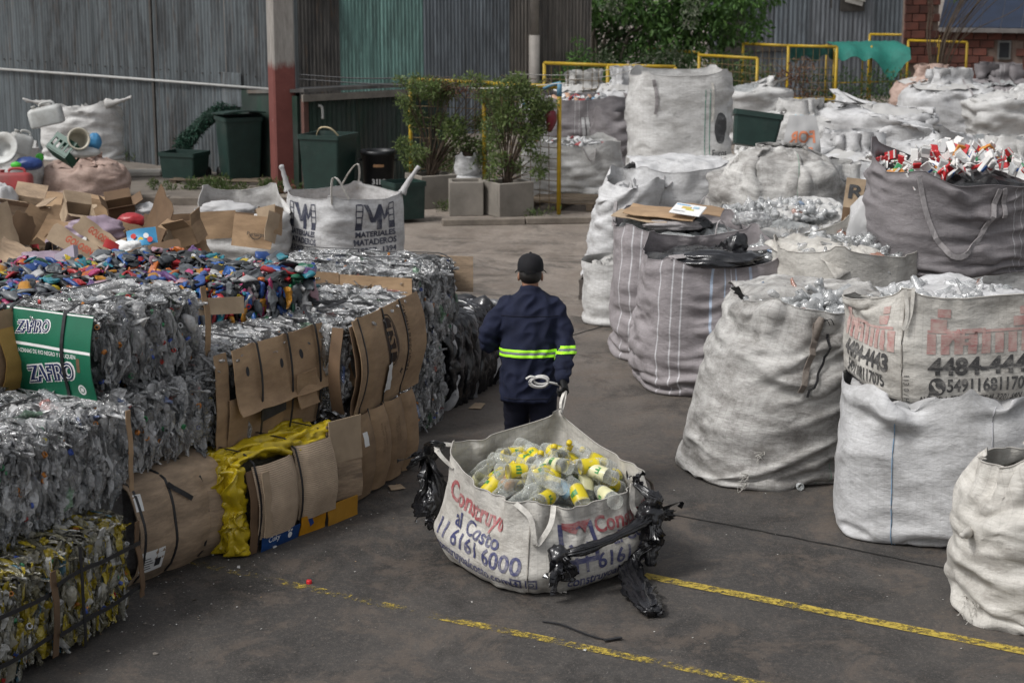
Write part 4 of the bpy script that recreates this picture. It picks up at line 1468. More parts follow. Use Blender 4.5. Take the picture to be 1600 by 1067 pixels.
def shrub(base, dz, cls, n, size, mt, label, seed, stems=6):
    r_ = thing('shrub', (base.x, base.y, dz), 0, label, 'shrub')
    leaf_cloud('foliage', cls, n, size, mt, r_, .0, seed)
    mb = MB(); g = random.Random(seed)
    for c in cls: mb.tube(bez([(g.uniform(-.05, .05), g.uniform(-.05, .05), 0), (c[0] * .3, c[1] * .3, c[2] * .5), (c[0], c[1], c[2] + c[3] * .5)], 4), [.012, .011, .01, .009, .008, .007, .006, .005, .004], 5)
    mb.build('stem', M['twig'], r_)
    return r_


gq = random.Random(77); WILD = [(gq.uniform(-.42, 1.05), gq.uniform(-.15, .25), gq.uniform(.12, 1.42) , gq.uniform(.09, .2)) for _ in range(46)]
shrub(p1, .42, WILD, 8500, .062, M['leaf_olive'], 'airy dark green shrub growing in the planter by the barrel', 21)
shrub(p3, .42, [(gq.uniform(-.5, .6), gq.uniform(-.15, .15), gq.uniform(.15, 1.45), gq.uniform(.09, .2)) for _ in range(34)], 7000, .062, M['leaf_olive'], 'tall feathery green shrub growing in the planter by the right post', 22)
shrub(at(748, 300), .0, [(0, 0, .5, .25), (.1, 0, .8, .2), (-.1, 0, .3, .2), (.25, 0, .45, .2)], 900, .05, M['leaf_pale'], 'silvery grey plant behind the white sack in the planter', 23)
shrub(at(702, 300), .0, [(0, 0, .45, .22), (-.12, 0, .3, .2), (.15, 0, .35, .2)], 800, .05, M['leaf_olive'], 'small yellowish green plant between the two left planters', 24)
shrub(at(762, 322), .3, [(-.02, 0, .6, .05), (.06, 0, .7, .05)], 30, .04, M['leaf_olive'], 'thin bare stem leaning behind the middle planter', 25)

# ------------------------------------------------------------------ yellow pipe frames with wire mesh
M['yellow'] = simple('chipped_yellow_paint', (.36, .235, .012), .5, .2, 8, .15, .003, dirt=(.10, .06, .03), dirt_amt=.35)
M['wire'] = simple('rusty_wire', (.16, .11, .05), .7, .3)
M['blue_pipe'] = simple('blue_rag', (.10, .22, .32), .7, .3)


def cage(pts, h, label, r=.03, wires=True, rail_low=None, mat=None, step=.15):
    """frame standing on ground points pts (left to right)"""
    o0 = pts[0]; rt = thing('wire_frame', o0, 0, label, 'frame', 'yellow pipe frames')
    L = [p - o0 for p in pts]
    for p in L:
        mb = MB(); mb.tube([p, p + Vector((0, 0, h))], r, 8); mb.build('post', mat or M['yellow'], rt)
    for a, b in zip(L[:-1], L[1:]):
        mb = MB(); mb.tube([a + Vector((0, 0, h)), b + Vector((0, 0, h))], r, 8); mb.build('top_rail', mat or M['yellow'], rt)
        if rail_low:
            mb = MB(); mb.tube([a + Vector((0, 0, rail_low)), b + Vector((0, 0, rail_low))], r * .8, 8); mb.build('bottom_rail', mat or M['yellow'], rt)
    if wires:
        mb = MB()
        for a, b in zip(L[:-1], L[1:]):
            d = b - a; n = max(2, int(d.length / step))
            for i in range(1, n): p = a.lerp(b, i / n); mb.tube([p + Vector((0, 0, .05)), p + Vector((random.uniform(-.02, .02), 0, h))], .0048, 4, cap=False)
            m_ = int(h / step)
            for i in range(1, m_): mb.tube([a + Vector((0, 0, i * step)), a.lerp(b, .5) + Vector((0, random.uniform(-.02, .02), i * step + random.uniform(-.02, .02))), b + Vector((0, 0, i * step))], .0048, 4, cap=False)
        tag(mb.build('wire_mesh', M['wire'], rt), kind='stuff')
    return rt


for k_, (xa, xb, lab) in enumerate(((652, 750, 'tangle of dry twigs and leaves along the left top rail'), (770, 862, 'tangle of dry twigs and leaves along the right top rail'))):
    b0 = at(xa, 318); b1 = at(xb, 328); r_ = thing('vine', b0, 0, lab, 'plant'); mb = MB(); dd = b1 - b0
    for q in range(16):
        u_ = gq.random(); mb.tube(bez([dd * u_ + Vector((0, 0, 1.62)), dd * min(1, u_ + .15) + Vector((0, gq.uniform(-.1, .1), 1.70 + gq.uniform(-.12, .12))), dd * min(1, u_ + .3) + Vector((0, gq.uniform(-.1, .1), 1.70 + gq.uniform(-.25, .12)))], 3), .006, 4)
    mb.build('stem', M['twig'], r_)
    leaf_cloud('foliage', [(dd.x * u_, dd.y * u_, 1.68, .14) for u_ in (.05, .25, .45, .65, .85)], 420, .05, M['leaf_brown'] if k_ == 0 else M['leaf_olive'], r_, .3, 300 + k_)
c1 = cage([at(643, 312), at(757, 322), at(873, 335)], 1.72, 'yellow pipe frame with rusty wire mesh around the planters', rail_low=None)
mb = MB(); mb.tube([(at(873, 335) - at(643, 312)) + Vector((0, 0, 1.60)), (at(873, 335) - at(643, 312)) + Vector((0, 0, 1.78))], .034, 8); mb.build('tape_wrap', M['blue_pipe'], c1)
mb = MB(); q = at(873, 335) - at(643, 312); mb.tube(bez([q + Vector((-.22, 0, 1.70)), q + Vector((-.1, 0, 1.75)), q + Vector((.02, 0, 1.78))], 4), .02, 8); mb.build('tape_end', M['blue_pipe'], c1)
G = Vector
cage([at(850, 245), at(948, 252), at(1052, 256)], 1.62, 'rust tinged yellow frame behind the dark grey sacks')
cage([at(1090, 205), at(1180, 214)], 1.5, 'yellow frame standing close beside the tall white sack')
cage([at(1000, 180), at(1090, 192)], 1.45, 'half hidden yellow frame behind the tall white sack', wires=False)
cage([at(1158, 190), at(1228, 196), at(1303, 199)], 1.62, 'yellow frame carrying the dry brown climbing plant', rail_low=.55)
cage([at(1355, 155), at(1462, 158)], 1.55, 'distant yellow frame before the brick pier', wires=False)
cage([at(1415, 160), at(1506, 165)], 1.45, 'distant yellow frame before the brick building', wires=False)
# shade net on its own little frame
n0, n1 = at(1300, 172), at(1405, 168)
net = thing('shade_net', n0, 0, 'teal shade net draped over a yellow frame by the metal drum', 'shade net')
d = n1 - n0
for a in (0, .55, 1.0):
    for yb in (0, 1.0):
        mb = MB(); q = d * a + Vector((0, yb, 0)); mb.tube([q, q + Vector((0, 0, 1.42))], .022, 6); mb.build('post', M['yellow'], net)
mb = MB(); mb.tube([Vector((0, 0, .6)), d + Vector((0, 0, .6))], .018, 6); mb.build('rail', M['yellow'], net)
NX, NY = 26, 12; P = np.zeros((NY, NX, 3))
for i in range(NY):
    for j in range(NX):
        s, t_ = j / (NX - 1), i / (NY - 1)
        base = d * (s * 1.02) + Vector((0, (1 - t_) * 1.1, 0))
        z = 1.46 - .10 * math.sin(math.pi * s) * (t_) - .08 * math.sin(s * 19) * t_ ** 2
        if i >= NY - 4: z -= (i - (NY - 5)) * .085 * (.4 + abs(math.sin(math.pi * (s * 1.7 + .2))) * 1.5 * (1 if s > .45 else .25)); base.y = -.02 - .05 * (i - NY + 4)
        P[i, j] = (base.x, base.y, z + .02 * fbm1(j * .7 + i * .9, 3))
M['net'] = simple('teal_shade_net', (.012, .14, .11), .7, .25, 12)
link('net_cloth', slab('net_cloth', P, .006), M['net'], net)
NX, NY = 20, 6; P = np.zeros((NY, NX, 3)); e0 = at(1232, 178) - n0
for i in range(NY):
    for j in range(NX):
        s, t_ = j / (NX - 1), i / (NY - 1); base = e0.lerp(Vector((0, 0, 0)), s)
        P[i, j] = (base.x, base.y + .05 * math.sin(s * 21), 1.44 - t_ * (.25 + .08 * math.sin(s * 14)) - .02 * s)
link('net_cloth', slab('net_cloth', P, .006), simple('dark_shade_net', (.012, .075, .06), .75, .5, 10), net)
# wires and ropes across the yard
for (pa, pb, Y0, Y1, sag, rr, lab) in (((468, 117), (650, 122), 26, 25.5, .03, .010, 'upper black cable from the red column to the yellow frame'), ((468, 124), (770, 131), 26, 25, .05, .010, 'lower black cable from the red column to the planter frame'),
                                       ((640, 133), (885, 130), 25.5, 24, .06, .006, 'pale rope strung along the planter frame'), ((885, 125), (1010, 102), 24, 28, .06, .006, 'pale rope from the right post to the back frame'), ((800, 116), (1000, 98), 26, 30, .1, .006, 'thin grey rope above the back frame')):
    a, b = atY(*pa, Y0), atY(*pb, Y1); m_ = (a + b) / 2 - Vector((0, 0, sag))
    mb = MB(); mb.tube(bez([a, m_, b], 8), rr, 5)
    tag(mb.build('cable', M['strap'] if 'black' in lab else M['webbing']), lab, 'cable')

# ------------------------------------------------------------------ wheelie bins, barrel
M['bin_green'] = simple('dark_green_bin_plastic', (.010, .028, .023), .5, .3, 6, .1, .003, dirt=(.06, .065, .06), dirt_amt=.3)
M['bin_black'] = simple('black_bin_plastic', (.013, .014, .016), .45, .3, 6, .1)
M['rubber'] = simple('black_rubber', (.016, .016, .016), .7, .3)


def rrect(w, d, r=.03, n=3):
    out = []
    for cx, cy, a0 in ((w / 2 - r, d / 2 - r, 0), (-w / 2 + r, d / 2 - r, 90), (-w / 2 + r, -d / 2 + r, 180), (w / 2 - r, -d / 2 + r, 270)):
        for k in range(n + 1):
            a = R(a0 + 90 * k / n); out.append((cx + r * math.cos(a), cy + r * math.sin(a)))
    return out


def wheelie(loc, rz, w, d, h, label, lid='none', scale_top=1.18, wheels=True, mat=None, rot=None, lo=.05):
    mat = mat or M['bin_green']
    rt = thing('wheelie_bin', loc, rz, label, 'bin', 'green wheelie bins')
    if rot is not None: rt.rotation_euler = rot
    mb = MB(); t = .012
    rings = []
    for z, k in ((lo, 1.0), (lo + .05, 1.01), (h * .5, 1 + (scale_top - 1) * .5), (h - .06, scale_top - .01)):
        rings.append([(x, y, z) for x, y in rrect(w / scale_top * k, d / scale_top * k)])
    rings.append([(x, y, h - .06) for x, y in rrect(w * 1.05, d * 1.05)])
    rings.append([(x, y, h) for x, y in rrect(w * 1.05, d * 1.05)])
    rings.append([(x, y, h) for x, y in rrect(w * .96, d * .96)])
    for z, k in ((h * .5, .95 - (scale_top - 1) * .5), (lo + .04, .80)):
        rings.append([(x, y, z) for x, y in rrect(w * k, d * k)])
    mb.loft(rings, smooth=False); mb.build('body', mat, rt)
    if wheels:
        for sx in (-1, 1):
            mb = MB(); Mx = Matrix.Translation((sx * w * .42, d / 2 - .02, .1)) @ Matrix.Rotation(R(90), 4, 'Y')
            mb.lathe([(.03, -.03), (.085, -.03), (.1, -.015), (.1, .015), (.085, .03), (.03, .03), (.03, -.03)], 16, Mx); mb.build('wheel', M['rubber'], rt)
        mb = MB(); mb.tube([(-w * .42, d / 2 - .02, .1), (w * .42, d / 2 - .02, .1)], .014, 6); mb.build('axle', M['steel_dark'], rt)
    for sx in (-1, 1):
        mb = MB(); mb.tube([(sx * w * .3, d / 2 + .03, h - .05), (sx * w * .3, d / 2 + .09, h - .03)], .016, 6); mb.build('handle_bracket', mat, rt)
    mb = MB(); mb.tube([(-w * .3, d / 2 + .09, h - .03), (w * .3, d / 2 + .09, h - .03)], .016, 8); mb.build('handle', mat, rt)
    if lid == 'ajar':
        P = np.zeros((6, 6, 3))
        for i in range(6):
            for j in range(6): P[i, j] = (w * 1.12 * (j / 5 - .5), d * .58 - d * 1.2 * i / 5, h + .02 + .03 * (1 - (j / 2.5 - 1) ** 2) + .05 * i / 5)
        link('lid', slab('lid', P, .018), mat, rt)
    return rt


q = at(376, 293); wheelie((q.x, q.y, PAD), R(24), .58, .60, .98, 'green wheelie bin left of the red column with netting spilling out', lid='ajar')
q = at(515, 322); wheelie((q.x, q.y, 0), R(-22), .62, .60, 1.02, 'large open green wheelie bin right of the red column', scale_top=1.2)
q = at(631, 346); wheelie((q.x, q.y, 0), R(30), .46, .42, .54, 'short cut down green wheeled bin beside the black barrel', scale_top=1.06)
q = at(290, 292); wheelie((q.x, q.y, PAD), R(-20), .6, .5, .44, 'low dark green wheeled bin under the green netting', scale_top=1.1)
mb = MB(); q = at(515, 322); mb.tube(bez([(q.x - .18, q.y + .1, .95), (q.x - .1, q.y - .05, 1.1), (q.x + .06, q.y - .1, 1.09), (q.x + .2, q.y - .05, .92)], 6), .013, 6)
tag(mb.build('hose', simple('beige_hose', (.42, .35, .22), .6)), 'curved beige hose sticking out of the large open green bin', 'hose')
q = at(592, 318); br = thing('barrel', (q.x, q.y, 0), 0, 'round black plastic barrel between two green bins', 'barrel')
mb = MB(); mb.lathe([(.19, 0), (.20, .02), (.235, .70), (.25, .70), (.25, .76), (.225, .76), (.22, .68), (.19, .05), (.001, .05)], 24); mb.build('body', M['bin_black'], br)
for sx in (-1, 1):
    mb = MB(); mb.tube([(sx * .24, -.05, .62), (sx * .285, 0, .63), (sx * .24, .05, .62)], .015, 6); mb.build('handle', M['bin_black'], br)
Pg = np.zeros((8, 20, 3))
for i in range(8):
    for j in range(20):
        a = -math.pi + math.pi * j / 19; z = .1 + .55 * i / 7; r_ = .20 + .035 * z / .7 + .003
        Pg[i, j] = (r_ * math.cos(a), r_ * math.sin(a), z)
sb = Surf(Pg, .68, .55)
lettering(sb, '31L3', .36, .23, .10, simple('worn_white_print', (.55, .55, .55), .6, .4, 30), br, bold=.04)
print_on(sb, shape_flat([rect(-.07, -.02, .07, .02)]), .36, .46, simple('brown_sticker', (.22, .12, .06), .6), br, name='sticker')

# netting spilling from the bin
q = at(322, 284); nt_ = thing('netting', (q.x, q.y, PAD), 0, 'bundle of dark green netting hanging out of the wheelie bin', 'netting')
cls = []
for i in range(14):
    t_ = i / 13; cls.append((-.32 + .62 * t_ ** 1.2, -.1 + .05 * t_, .42 + .62 * t_ ** .8, .15 - .05 * t_))
cls += [(.42, -.02, 1.03, .1), (.52, -.02, 1.03, .08), (.3, -.05, 1.06, .08)]
leaf_cloud('net_strands', cls, 3200, .07, simple('dark_green_netting', (.012, .05, .03), .6, .5, 20), nt_, .5, 91, aspect=.25)
mb = MB(); mb.tube(bez([(c[0], c[1] + .04, c[2]) for c in cls[:14:2]], 4), .11, 8); mb.build('net_bundle', simple('net_core', (.01, .03, .02), .8, .5, 20, .8, .03), nt_)
# weeds along the pad and planks of the broken pallet
for (px, py, n, w_, h_, lab) in ((215, 262, 500, .45, .24, 'patch of green weeds at the foot of the zinc wall'), (300, 306, 900, .55, .16, 'patch of weeds below the low dark bin'), (385, 312, 900, .6, .2, 'patch of weeds beside the red column'), (500, 312, 350, .35, .3, 'weeds behind the large open green bin'), (700, 330, 160, .2, .12, 'small weed at the corner of the middle planter'), (845, 340, 120, .2, .06, 'low weeds by the wooden pallet')):
    q = at(px, py); r_ = thing('weeds', (q.x, q.y, PAD if px < 430 else 0), 0, lab, 'weeds')
    g = np.random.default_rng(px)
    cl = [(g.uniform(-w_, w_), g.uniform(-.12, .12), g.uniform(.02, h_ * .7), g.uniform(.05, .14)) for _ in range(16)]
    leaf_cloud('foliage', cl, n, .07, M['grass'], r_, -.6, px, aspect=.25)['kind'] = 'stuff'
M['old_wood'] = simple('weathered_wood', (.15, .115, .08), .85, .3, 8, .3, .004, dirt=(.05, .04, .03), dirt_amt=.5, per_obj=.3)
plank_me = {}


def pallet(loc, rz, label, n=7, w=1.0, d=1.1):
    r_ = thing('pallet', loc, rz, label, 'pallet')
    for i in range(3):
        mb = MB(); mb.box((0, -d / 2 + .06 + i * (d - .12) / 2, .05), (w, .09, .085), ch=.004); mb.build('bearer', M['old_wood'], r_)
    for i in range(n):
        mb = MB(); mb.box((-w / 2 + .05 + i * (w - .1) / (n - 1), 0, .104 + random.uniform(0, .004)), (.095, d, .02), rot=Matrix.Rotation(random.uniform(-.02, .02), 3, 'Z'), ch=.003); mb.build('plank', M['old_wood'], r_)
    return r_


q = at(885, 322); pallet(q, R(75), 'wooden pallet on the ground beside the yellow right post', d=1.0)
q = at(350, 295); pallet((q.x, q.y, PAD - .05), R(80), 'broken grey pallet on the pad in front of the wheelie bin', 4, .6, 1.5)
mb = MB(); q = at(222, 285); mb.box((0, 0, .045), (.62, .35, .09), ch=.02); o = mb.build('stone_slab', simple('pale_stone_slab', (.33, .31, .28), .85, .2), loc=(q.x, q.y, PAD), rot=(0, 0, R(8)))
tag(o, 'pale grey stone slab lying against the zinc wall', 'slab')
# distant steel drum and green tub
q = at(1430, 150); dr = thing('drum', q, 0, 'ribbed grey metal drum below the brick pier', 'drum')
mb = MB(); pr = [(.001, 0), (.33, 0)]
for i in range(8): z = .1 * i; pr += [(.33, z + .02), (.345, z + .05), (.33, z + .08)]
mb.lathe(pr + [(.33, .92), (.31, .92), (.3, .86), (.001, .86)], 24); mb.build('body', simple('galvanised_drum', (.33, .33, .33), .4, .2, metal=.3), dr)

# ------------------------------------------------------------------ bales on the left
def pet_bale(name, pa, pb, z0, h, D, label, dens=1.0, mat='pet', omat='pet_obj', core='bale_core', straps=(), sides=(1, 1, 1), nobj=20, ncap=50, seed=0, shapes=None, bulge=.03, skip=None):
    rt, L = bale_root(name, at(*pa, z0), at(*pb, z0), z0, label)
    k = 480 * dens * (1.3 if mat == 'pet_yellow' else 1)
    bale_core(rt, L, D, h, M[core])
    bale_pieces(rt, L, D, h, int(L * h * k * 2.0 * sides[0]), int(D * h * k * 2.0 * sides[1]), int(L * D * k * 1.5 * sides[2]), shapes or CRUSH, PET_OBJ, M[mat], M[omat], ncap, nobj, bulge, skip, big=.78 if mat == 'pet_yellow' else 1.0, objscale=.8 if mat == 'pet_yellow' else 1.0, seed=seed)
    for s in straps: bale_strap(rt, s * L, D, h, bulge=bulge)
    return rt, L


# bottom layer
B1, L1 = pet_bale('bottle_bale', (-75, 1125), (74, 1036), 0, .56, .85, 'yellow label bottle bale at the bottom left corner of the stack', mat='pet_yellow', omat='pet_yellow_obj', core='bale_core_yellow', nobj=22, ncap=50, seed=1)
for z in (.16, .40):
    mb = MB(); mb.ribbon([(x, -.065 + .01 * fbm1(x * 6, z), z + .03 * fbm1(x * 3, z * 9)) for x in np.linspace(-.02, L1 + .01, 9)], .022, .004, (0, 0, 1)); mb.build('strap', M['strap'], B1)
B2, L2 = pet_bale('bottle_bale', (84, 1036), (207, 962), 0, .59, .85, 'yellow label bottle bale right of the bottom corner bale', mat='pet_yellow', omat='pet_yellow_obj', core='bale_core_yellow', nobj=24, ncap=60, seed=2)
for z in (.17, .43):
    mb = MB(); mb.ribbon([(x, -.065 + .01 * fbm1(x * 6, z), z + .035 * fbm1(x * 3, z * 9)) for x in np.linspace(-.02, L2 + .01, 9)], .022, .004, (0, 0, 1)); mb.build('strap', M['strap'], B2)
mb = MB(); mb.ribbon([(L2 * .25 + .01 * fbm1(z * 5, 1), -.07, z) for z in np.linspace(.03, .57, 7)], .022, .004, (1, 0, 0)); mb.build('strap', M['strap'], B2)
lane_panel(B2, -.045, .0, .05, .5, M['cardboard_dark'], off=.03, bulge=.02, nx=3, seed=4)
lane_panel(B2, L2 - .02, L2 + .02, .12, .54, M['cardboard_dark'], off=.045, bulge=.02, nx=3, seed=5)
# barrel shaped cardboard bale
B3, L3 = bale_root('cardboard_bale', at(205, 916), at(352, 858), 0, 'barrel shaped brown cardboard bale on the ground, strapped twice')
H3, D3 = .61, .8
bale_core(B3, L3, D3, H3, M['bale_core'])
def barrel(x0, x1, mat, r=0.0, seed=0, nx=14, nz=26):
    P = np.zeros((nz, nx, 3))
    for i in range(nz):
        s = i / (nz - 1)
        # cross-section: a swollen box from the ground over the top
        if s < .62: a = s / .62; y, z = -.10 * math.sin(math.pi * a) ** .8, a * (H3 - .03)
        else: a = (s - .62) / .38; y, z = a * .45, H3 - .03 + .05 * math.sin(a * 1.57)
        for j, x in enumerate(np.linspace(x0, x1, nx)):
            dent = sum(math.exp(-((x - b) / .05) ** 2) * .022 for b in (L3 * .36, L3 * .70, .03))
            ny, nz_ = (-1, .25) if s < .62 else (-.2, 1)
            am = -dent + r + .012 * mnoise.noise(Vector((x * 5, s * 7, seed)))
            if s < .06: am -= .02
            P[i, j] = (x, y + ny * am, z + nz_ * am * .7)
    o = link('cardboard_sheet', slab('cardboard_sheet', P, .007), mat, B3)
    return Surf(P, x1 - x0, 1.05)
s3 = barrel(-.01, L3 * .72, M['cardboard_old'], .012, 1)
s3b = barrel(L3 * .68, L3 * .93, M['cardboard_old'], .004, 2, 8)
for x in (.035, L3 * .36, L3 * .70):
    P = [s3 if x < L3 * .7 else s3b][0]
    u = x + .01 if x < L3 * .7 else .02
    pts = [tuple(P([u], [v], .006)[0]) for v in np.linspace(.02, .97, 18)]
    mb = MB(); mb.ribbon(pts, .018, .004, (1, 0, 0)); mb.build('strap', M['strap'], B3)
p0 = s3([L3 * .36 + .01], [.52], .012)[0]; p1 = s3([L3 * .52], [.42], .016)[0]
p_ = [tuple(s3([L3 * (.36 + .17 * t)], [.60 - .12 * t], .02)[0]) for t in np.linspace(0, 1, 5)]
mb = MB(); mb.ribbon(p_, .028, .004, (.3, 0, 1)); mb.build('strap_tail', M['strap'], B3)
print_on(s3, shape_flat([rect(-.085, -.075, .085, .075)]), .10, .16, M['paper_white'], B3, name='paper_label', rot=.05)
print_on(s3, shape_flat([rect(.02, -.045, .06, .01)] + [rect(-.07, .02 - k * .018, -.01 + .01 * (k % 3), .026 - k * .018) for k in range(5)]), .10, .16, M['ink_black'], B3, off=.006, rot=.05)
print_on(s3, shape_flat([rect(-.03, -.05, .03, .05)]), .045, .55, M['paper_white'], B3, name='paper_label', rot=-.1)
bale_pieces(B3, L3, D3, H3, 260, 0, 120, CRUSH, PET_OBJ, M['pet'], M['pet_obj'], 20, 4, .05, skip=lambda p: p[0] < L3 * .86, seed=3)
# yellow film and fluted cardboard bale
B4, L4 = bale_root('cardboard_bale', at(363, 870), at(535, 800), 0, 'fluted cardboard bale with yellow plastic film bursting out, on the ground')
H4, D4 = .56, .8
bale_core(B4, L4, D4, H4, M['bale_core_yellow'])
M['yellow_film'] = simple('yellow_plastic_film', (.50, .37, .012), .3, .3, 8, .4, .01, spec=.6, dirt=(.2, .14, .01), dirt_amt=.5)


def film_folds(rt, x0, x1, y0, y1, z0, z1, n, mat, name='plastic_film', seed=0, w=.09, vertical=True):
    g = random.Random(seed)
    for _ in range(n):
        x, y = g.uniform(x0, x1), g.uniform(y0, y1)
        if vertical: pts = [(x + g.uniform(-.03, .03), y + g.uniform(-.03, .03), z0 + (z1 - z0) * t) for t in (0, .25, .5, .75, 1)]
        else: pts = [(x0 + (x1 - x0) * t, y + g.uniform(-.04, .04), g.uniform(z0, z1)) for t in (0, .2, .4, .6, .8, 1)]
        mb = crumple_tube(pts, [w * .5 * g.uniform(.6, 1.3) for _ in pts], seed * 10 + x * 7, flat=.45, amp=.5, step=7, n=24, pleats=4)
        mb.build(name, mat, rt)


film_folds(B4, -.02, .06, -.03, .10, .02, H4 - .02, 8, M['yellow_film'], seed=1, w=.10)
film_folds(B4, .02, L4 * .9, .03, .5, H4 - .03, H4 + .02, 8, M['yellow_film'], seed=2, w=.13, vertical=False)
lane_panel(B4, .07, .14, .0, H4 - .05, M['cardboard_dark'], off=.05, bulge=.05, nx=4, seed=8)
_, s4 = lane_panel(B4, .13, L4 * .50, .08, H4 - .03, M['cardboard_fluted'], bulges=[(L4 * .5, .05, .05), (.13, .04, .03)], off=.05, bulge=.09, seed=9, h=H4)
_, s4b = lane_panel(B4, L4 * .50, L4 * .80, .10, H4, M['cardboard_fluted'], bulges=[(L4 * .5, .05, .05)], off=.05, bulge=.09, seed=10, h=H4)
P = lane_panel(B4, L4 * .80, L4 * 1.06, .12, H4 + .06, M['cardboard_old'], off=.04, bulge=.03, nx=6, seed=11, fold=(L4 * .8, .25))[0]
lane_panel(B4, L4 * .80, L4 * 1.06, .37, H4 + .09, M['cardboard_pale'], off=.065, bulge=.03, nx=6, nz=6, seed=12, fold=(L4 * .8, .25))
_, sblue = lane_panel(B4, .16, L4 * .48, .0, .09, simple('blue_wrapper', (.012, .05, .17), .35, .3), off=.07, bulge=.05, nz=5, seed=13, h=H4)
lettering(sblue, 'Cuky', .11, .06, .05, M['paper_white'], B4, bold=.0, shear=.3, grid=.03)
print_on(sblue, shape_flat(circ(0, 0, .02, 8) + circ(-.012, .03, .009, 8) + circ(.012, .03, .009, 8)), .25, .045, M['paper_white'], B4, name='printed_mark')
_, sor = lane_panel(B4, L4 * .5, L4 * .72, .0, .12, simple('orange_wrapper', (.48, .22, .012), .4, .3), off=.07, bulge=.05, nz=5, seed=14, h=H4)
print_on(sor, shape_flat([rect(.015, -.03, .05, .03)]), .06, .06, simple('blue_print', (.02, .06, .25), .5), B4, rot=.5, name='printed_mark')
lane_panel(B4, L4 * .74, L4 * 1.02, .0, .13, simple('orange_card', (.42, .21, .02), .7, .2), off=.09, bulge=.02, nz=4, seed=15, h=H4)
for (x, su_) in ((.14, None), (L4 * .5, None), (L4 * .8, None)):
    mb = MB(); mb.ribbon([(x, -.062 - (.055 * math.sin(math.pi * z / H4)), z) for z in np.linspace(.05, H4 - .01, 9)] + [(x, .02, H4 + .045), (x, .2, H4 + .05), (x, .5, H4 + .05)], .014, .004, (1, 0, 0)); mb.build('strap', M['strap'], B4)
lane_panel(B4, .145, .21, .10, .50, M['cardboard_pale'], off=.10, bulge=.045, nx=4, nz=7, seed=16, h=H4)
# lower cardboard bale with four columns of swollen card
B5, L5 = bale_root('cardboard_bale', at(543, 788), at(640, 728), 0, 'lower cardboard bale with four swollen columns beneath the large strapped bale')
H5, D5 = .58, .8
bale_core(B5, L5, D5, H5, M['bale_core'])
bale_pieces(B5, L5, D5, H5, 0, 650, 0, CRUSH, PET_OBJ, island_mat('dark_film_scraps', [(0, (.03, .03, .032)), (.4, (.06, .06, .06)), (.7, (.12, .12, .125)), (.92, (.3, .3, .3))], .2, .15), M['pet_obj'], 5, 3, seed=5)
xs5 = [0, .28, .52, .78, 1.0]
for i in range(4):
    _, s = lane_panel(B5, xs5[i] * L5, xs5[i + 1] * L5 - .004, .02, H5 - .01, M['cardboard'], bulges=[(xs5[i] * L5, .03, .035), (xs5[i + 1] * L5, .03, .035)], off=.03, bulge=.075, nx=8, seed=20 + i, h=H5, amp=.008)
    if i == 0: print_on(s, shape_flat([rect(-.03, -.045, .03, .045)]), .10, .40, M['paper_white'], B5, name='paper_label', rot=-.05)
    if i in (1, 2): lettering(s, 'Rincon de los\nCaserones' if i == 1 else 'FRUTAS Y\nVERDURAS', .09, .35, .035, simple('faded_print', (.16, .10, .055), .8, .4, 20), B5, bold=0, rot=1.5)
    if i: mb = MB(); mb.ribbon([(xs5[i] * L5, -.025 - .035 * math.sin(math.pi * z / H5), z) for z in np.linspace(.02, H5, 8)], .014, .004, (1, 0, 0)); mb.build('strap', M['strap'], B5)
end_panel(B5, 0, .14, .03, H5 - .02, M['cardboard_dark'], off=.03, bulge=.05, seed=24)
# lower and upper clear bale at the far end of the row
B6, L6 = pet_bale('bottle_bale', (640, 686), (692, 655), 0, .6, .85, 'lower clear bottle bale at the far end of the row, on the ground', seed=6, straps=(.5,), nobj=10, sides=(1.2, .4, .3))
B11, L11 = pet_bale('bottle_bale', (645, 557), (708, 520), .6, .6, 1.25, 'upper clear bottle bale at the far end of the row with a cardboard end', seed=7, straps=(.25, .6, .9), nobj=26, ncap=60)
end_panel(B11, -.02, .55, .10, .59, M['cardboard'], off=.05, bulge=.02, seed=30)
end_panel(B11, .55, 1.15, .22, .60, M['cardboard'], off=.05, bulge=.02, seed=31)
mb = MB(); mb.box((L11 + .08, .12, .45), (.01, .5, .28), rot=Matrix.Rotation(R(8), 3, 'Z')); mb.build('cardboard_flap', M['cardboard_old'], B11)

# second layer
B7, L7 = pet_bale('bottle_bale', (-60, 880), (193, 778), .6, .52, .9, 'clear bottle bale resting on the two yellow label bales', seed=8, straps=(), nobj=34, ncap=80, dens=1.05)
bale_strap(B7, .45, .9, .52, axis='y', L=L7, w=.03)
lane_panel(B7, L7 - .02, L7 + .012, .05, .50, M['cardboard'], off=.05, bulge=.02, nx=3, seed=33)
B8, L8 = pet_bale('bottle_bale', (150, 762), (338, 690), .62, .44, .9, 'clear bottle bale resting on the barrel shaped cardboard bale', seed=9, nobj=24, ncap=70, dens=1.05, sides=(1, .6, .7))
B9, L9 = bale_root('cardboard_bale', at(330, 706, .58), at(503, 640, .58), .58, 'clear bottle bale faced with perforated brown cardboard, above the yellow film bale')
H9, D9 = .60, .95
bale_core(B9, L9, D9, H9, M['bale_core'])
bale_pieces(B9, L9, D9, H9, 60, 380, 900, CRUSH, PET_OBJ, M['pet'], M['pet_obj'], 45, 22, .02, seed=10)
lane_panel(B9, .0, .12, .0, H9 - .01, M['cardboard'], off=.035, bulge=.02, nx=5, seed=40, h=H9)
b9 = [(L9 * .32, .04, .02), (L9 * .60, .04, .02), (L9 * .86, .04, .02)]
lane_panel(B9, .10, L9 * 1.0, .0, .30, M['cardboard'], bulges=b9, off=.03, bulge=.035, nx=22, nz=8, seed=41, h=H9)


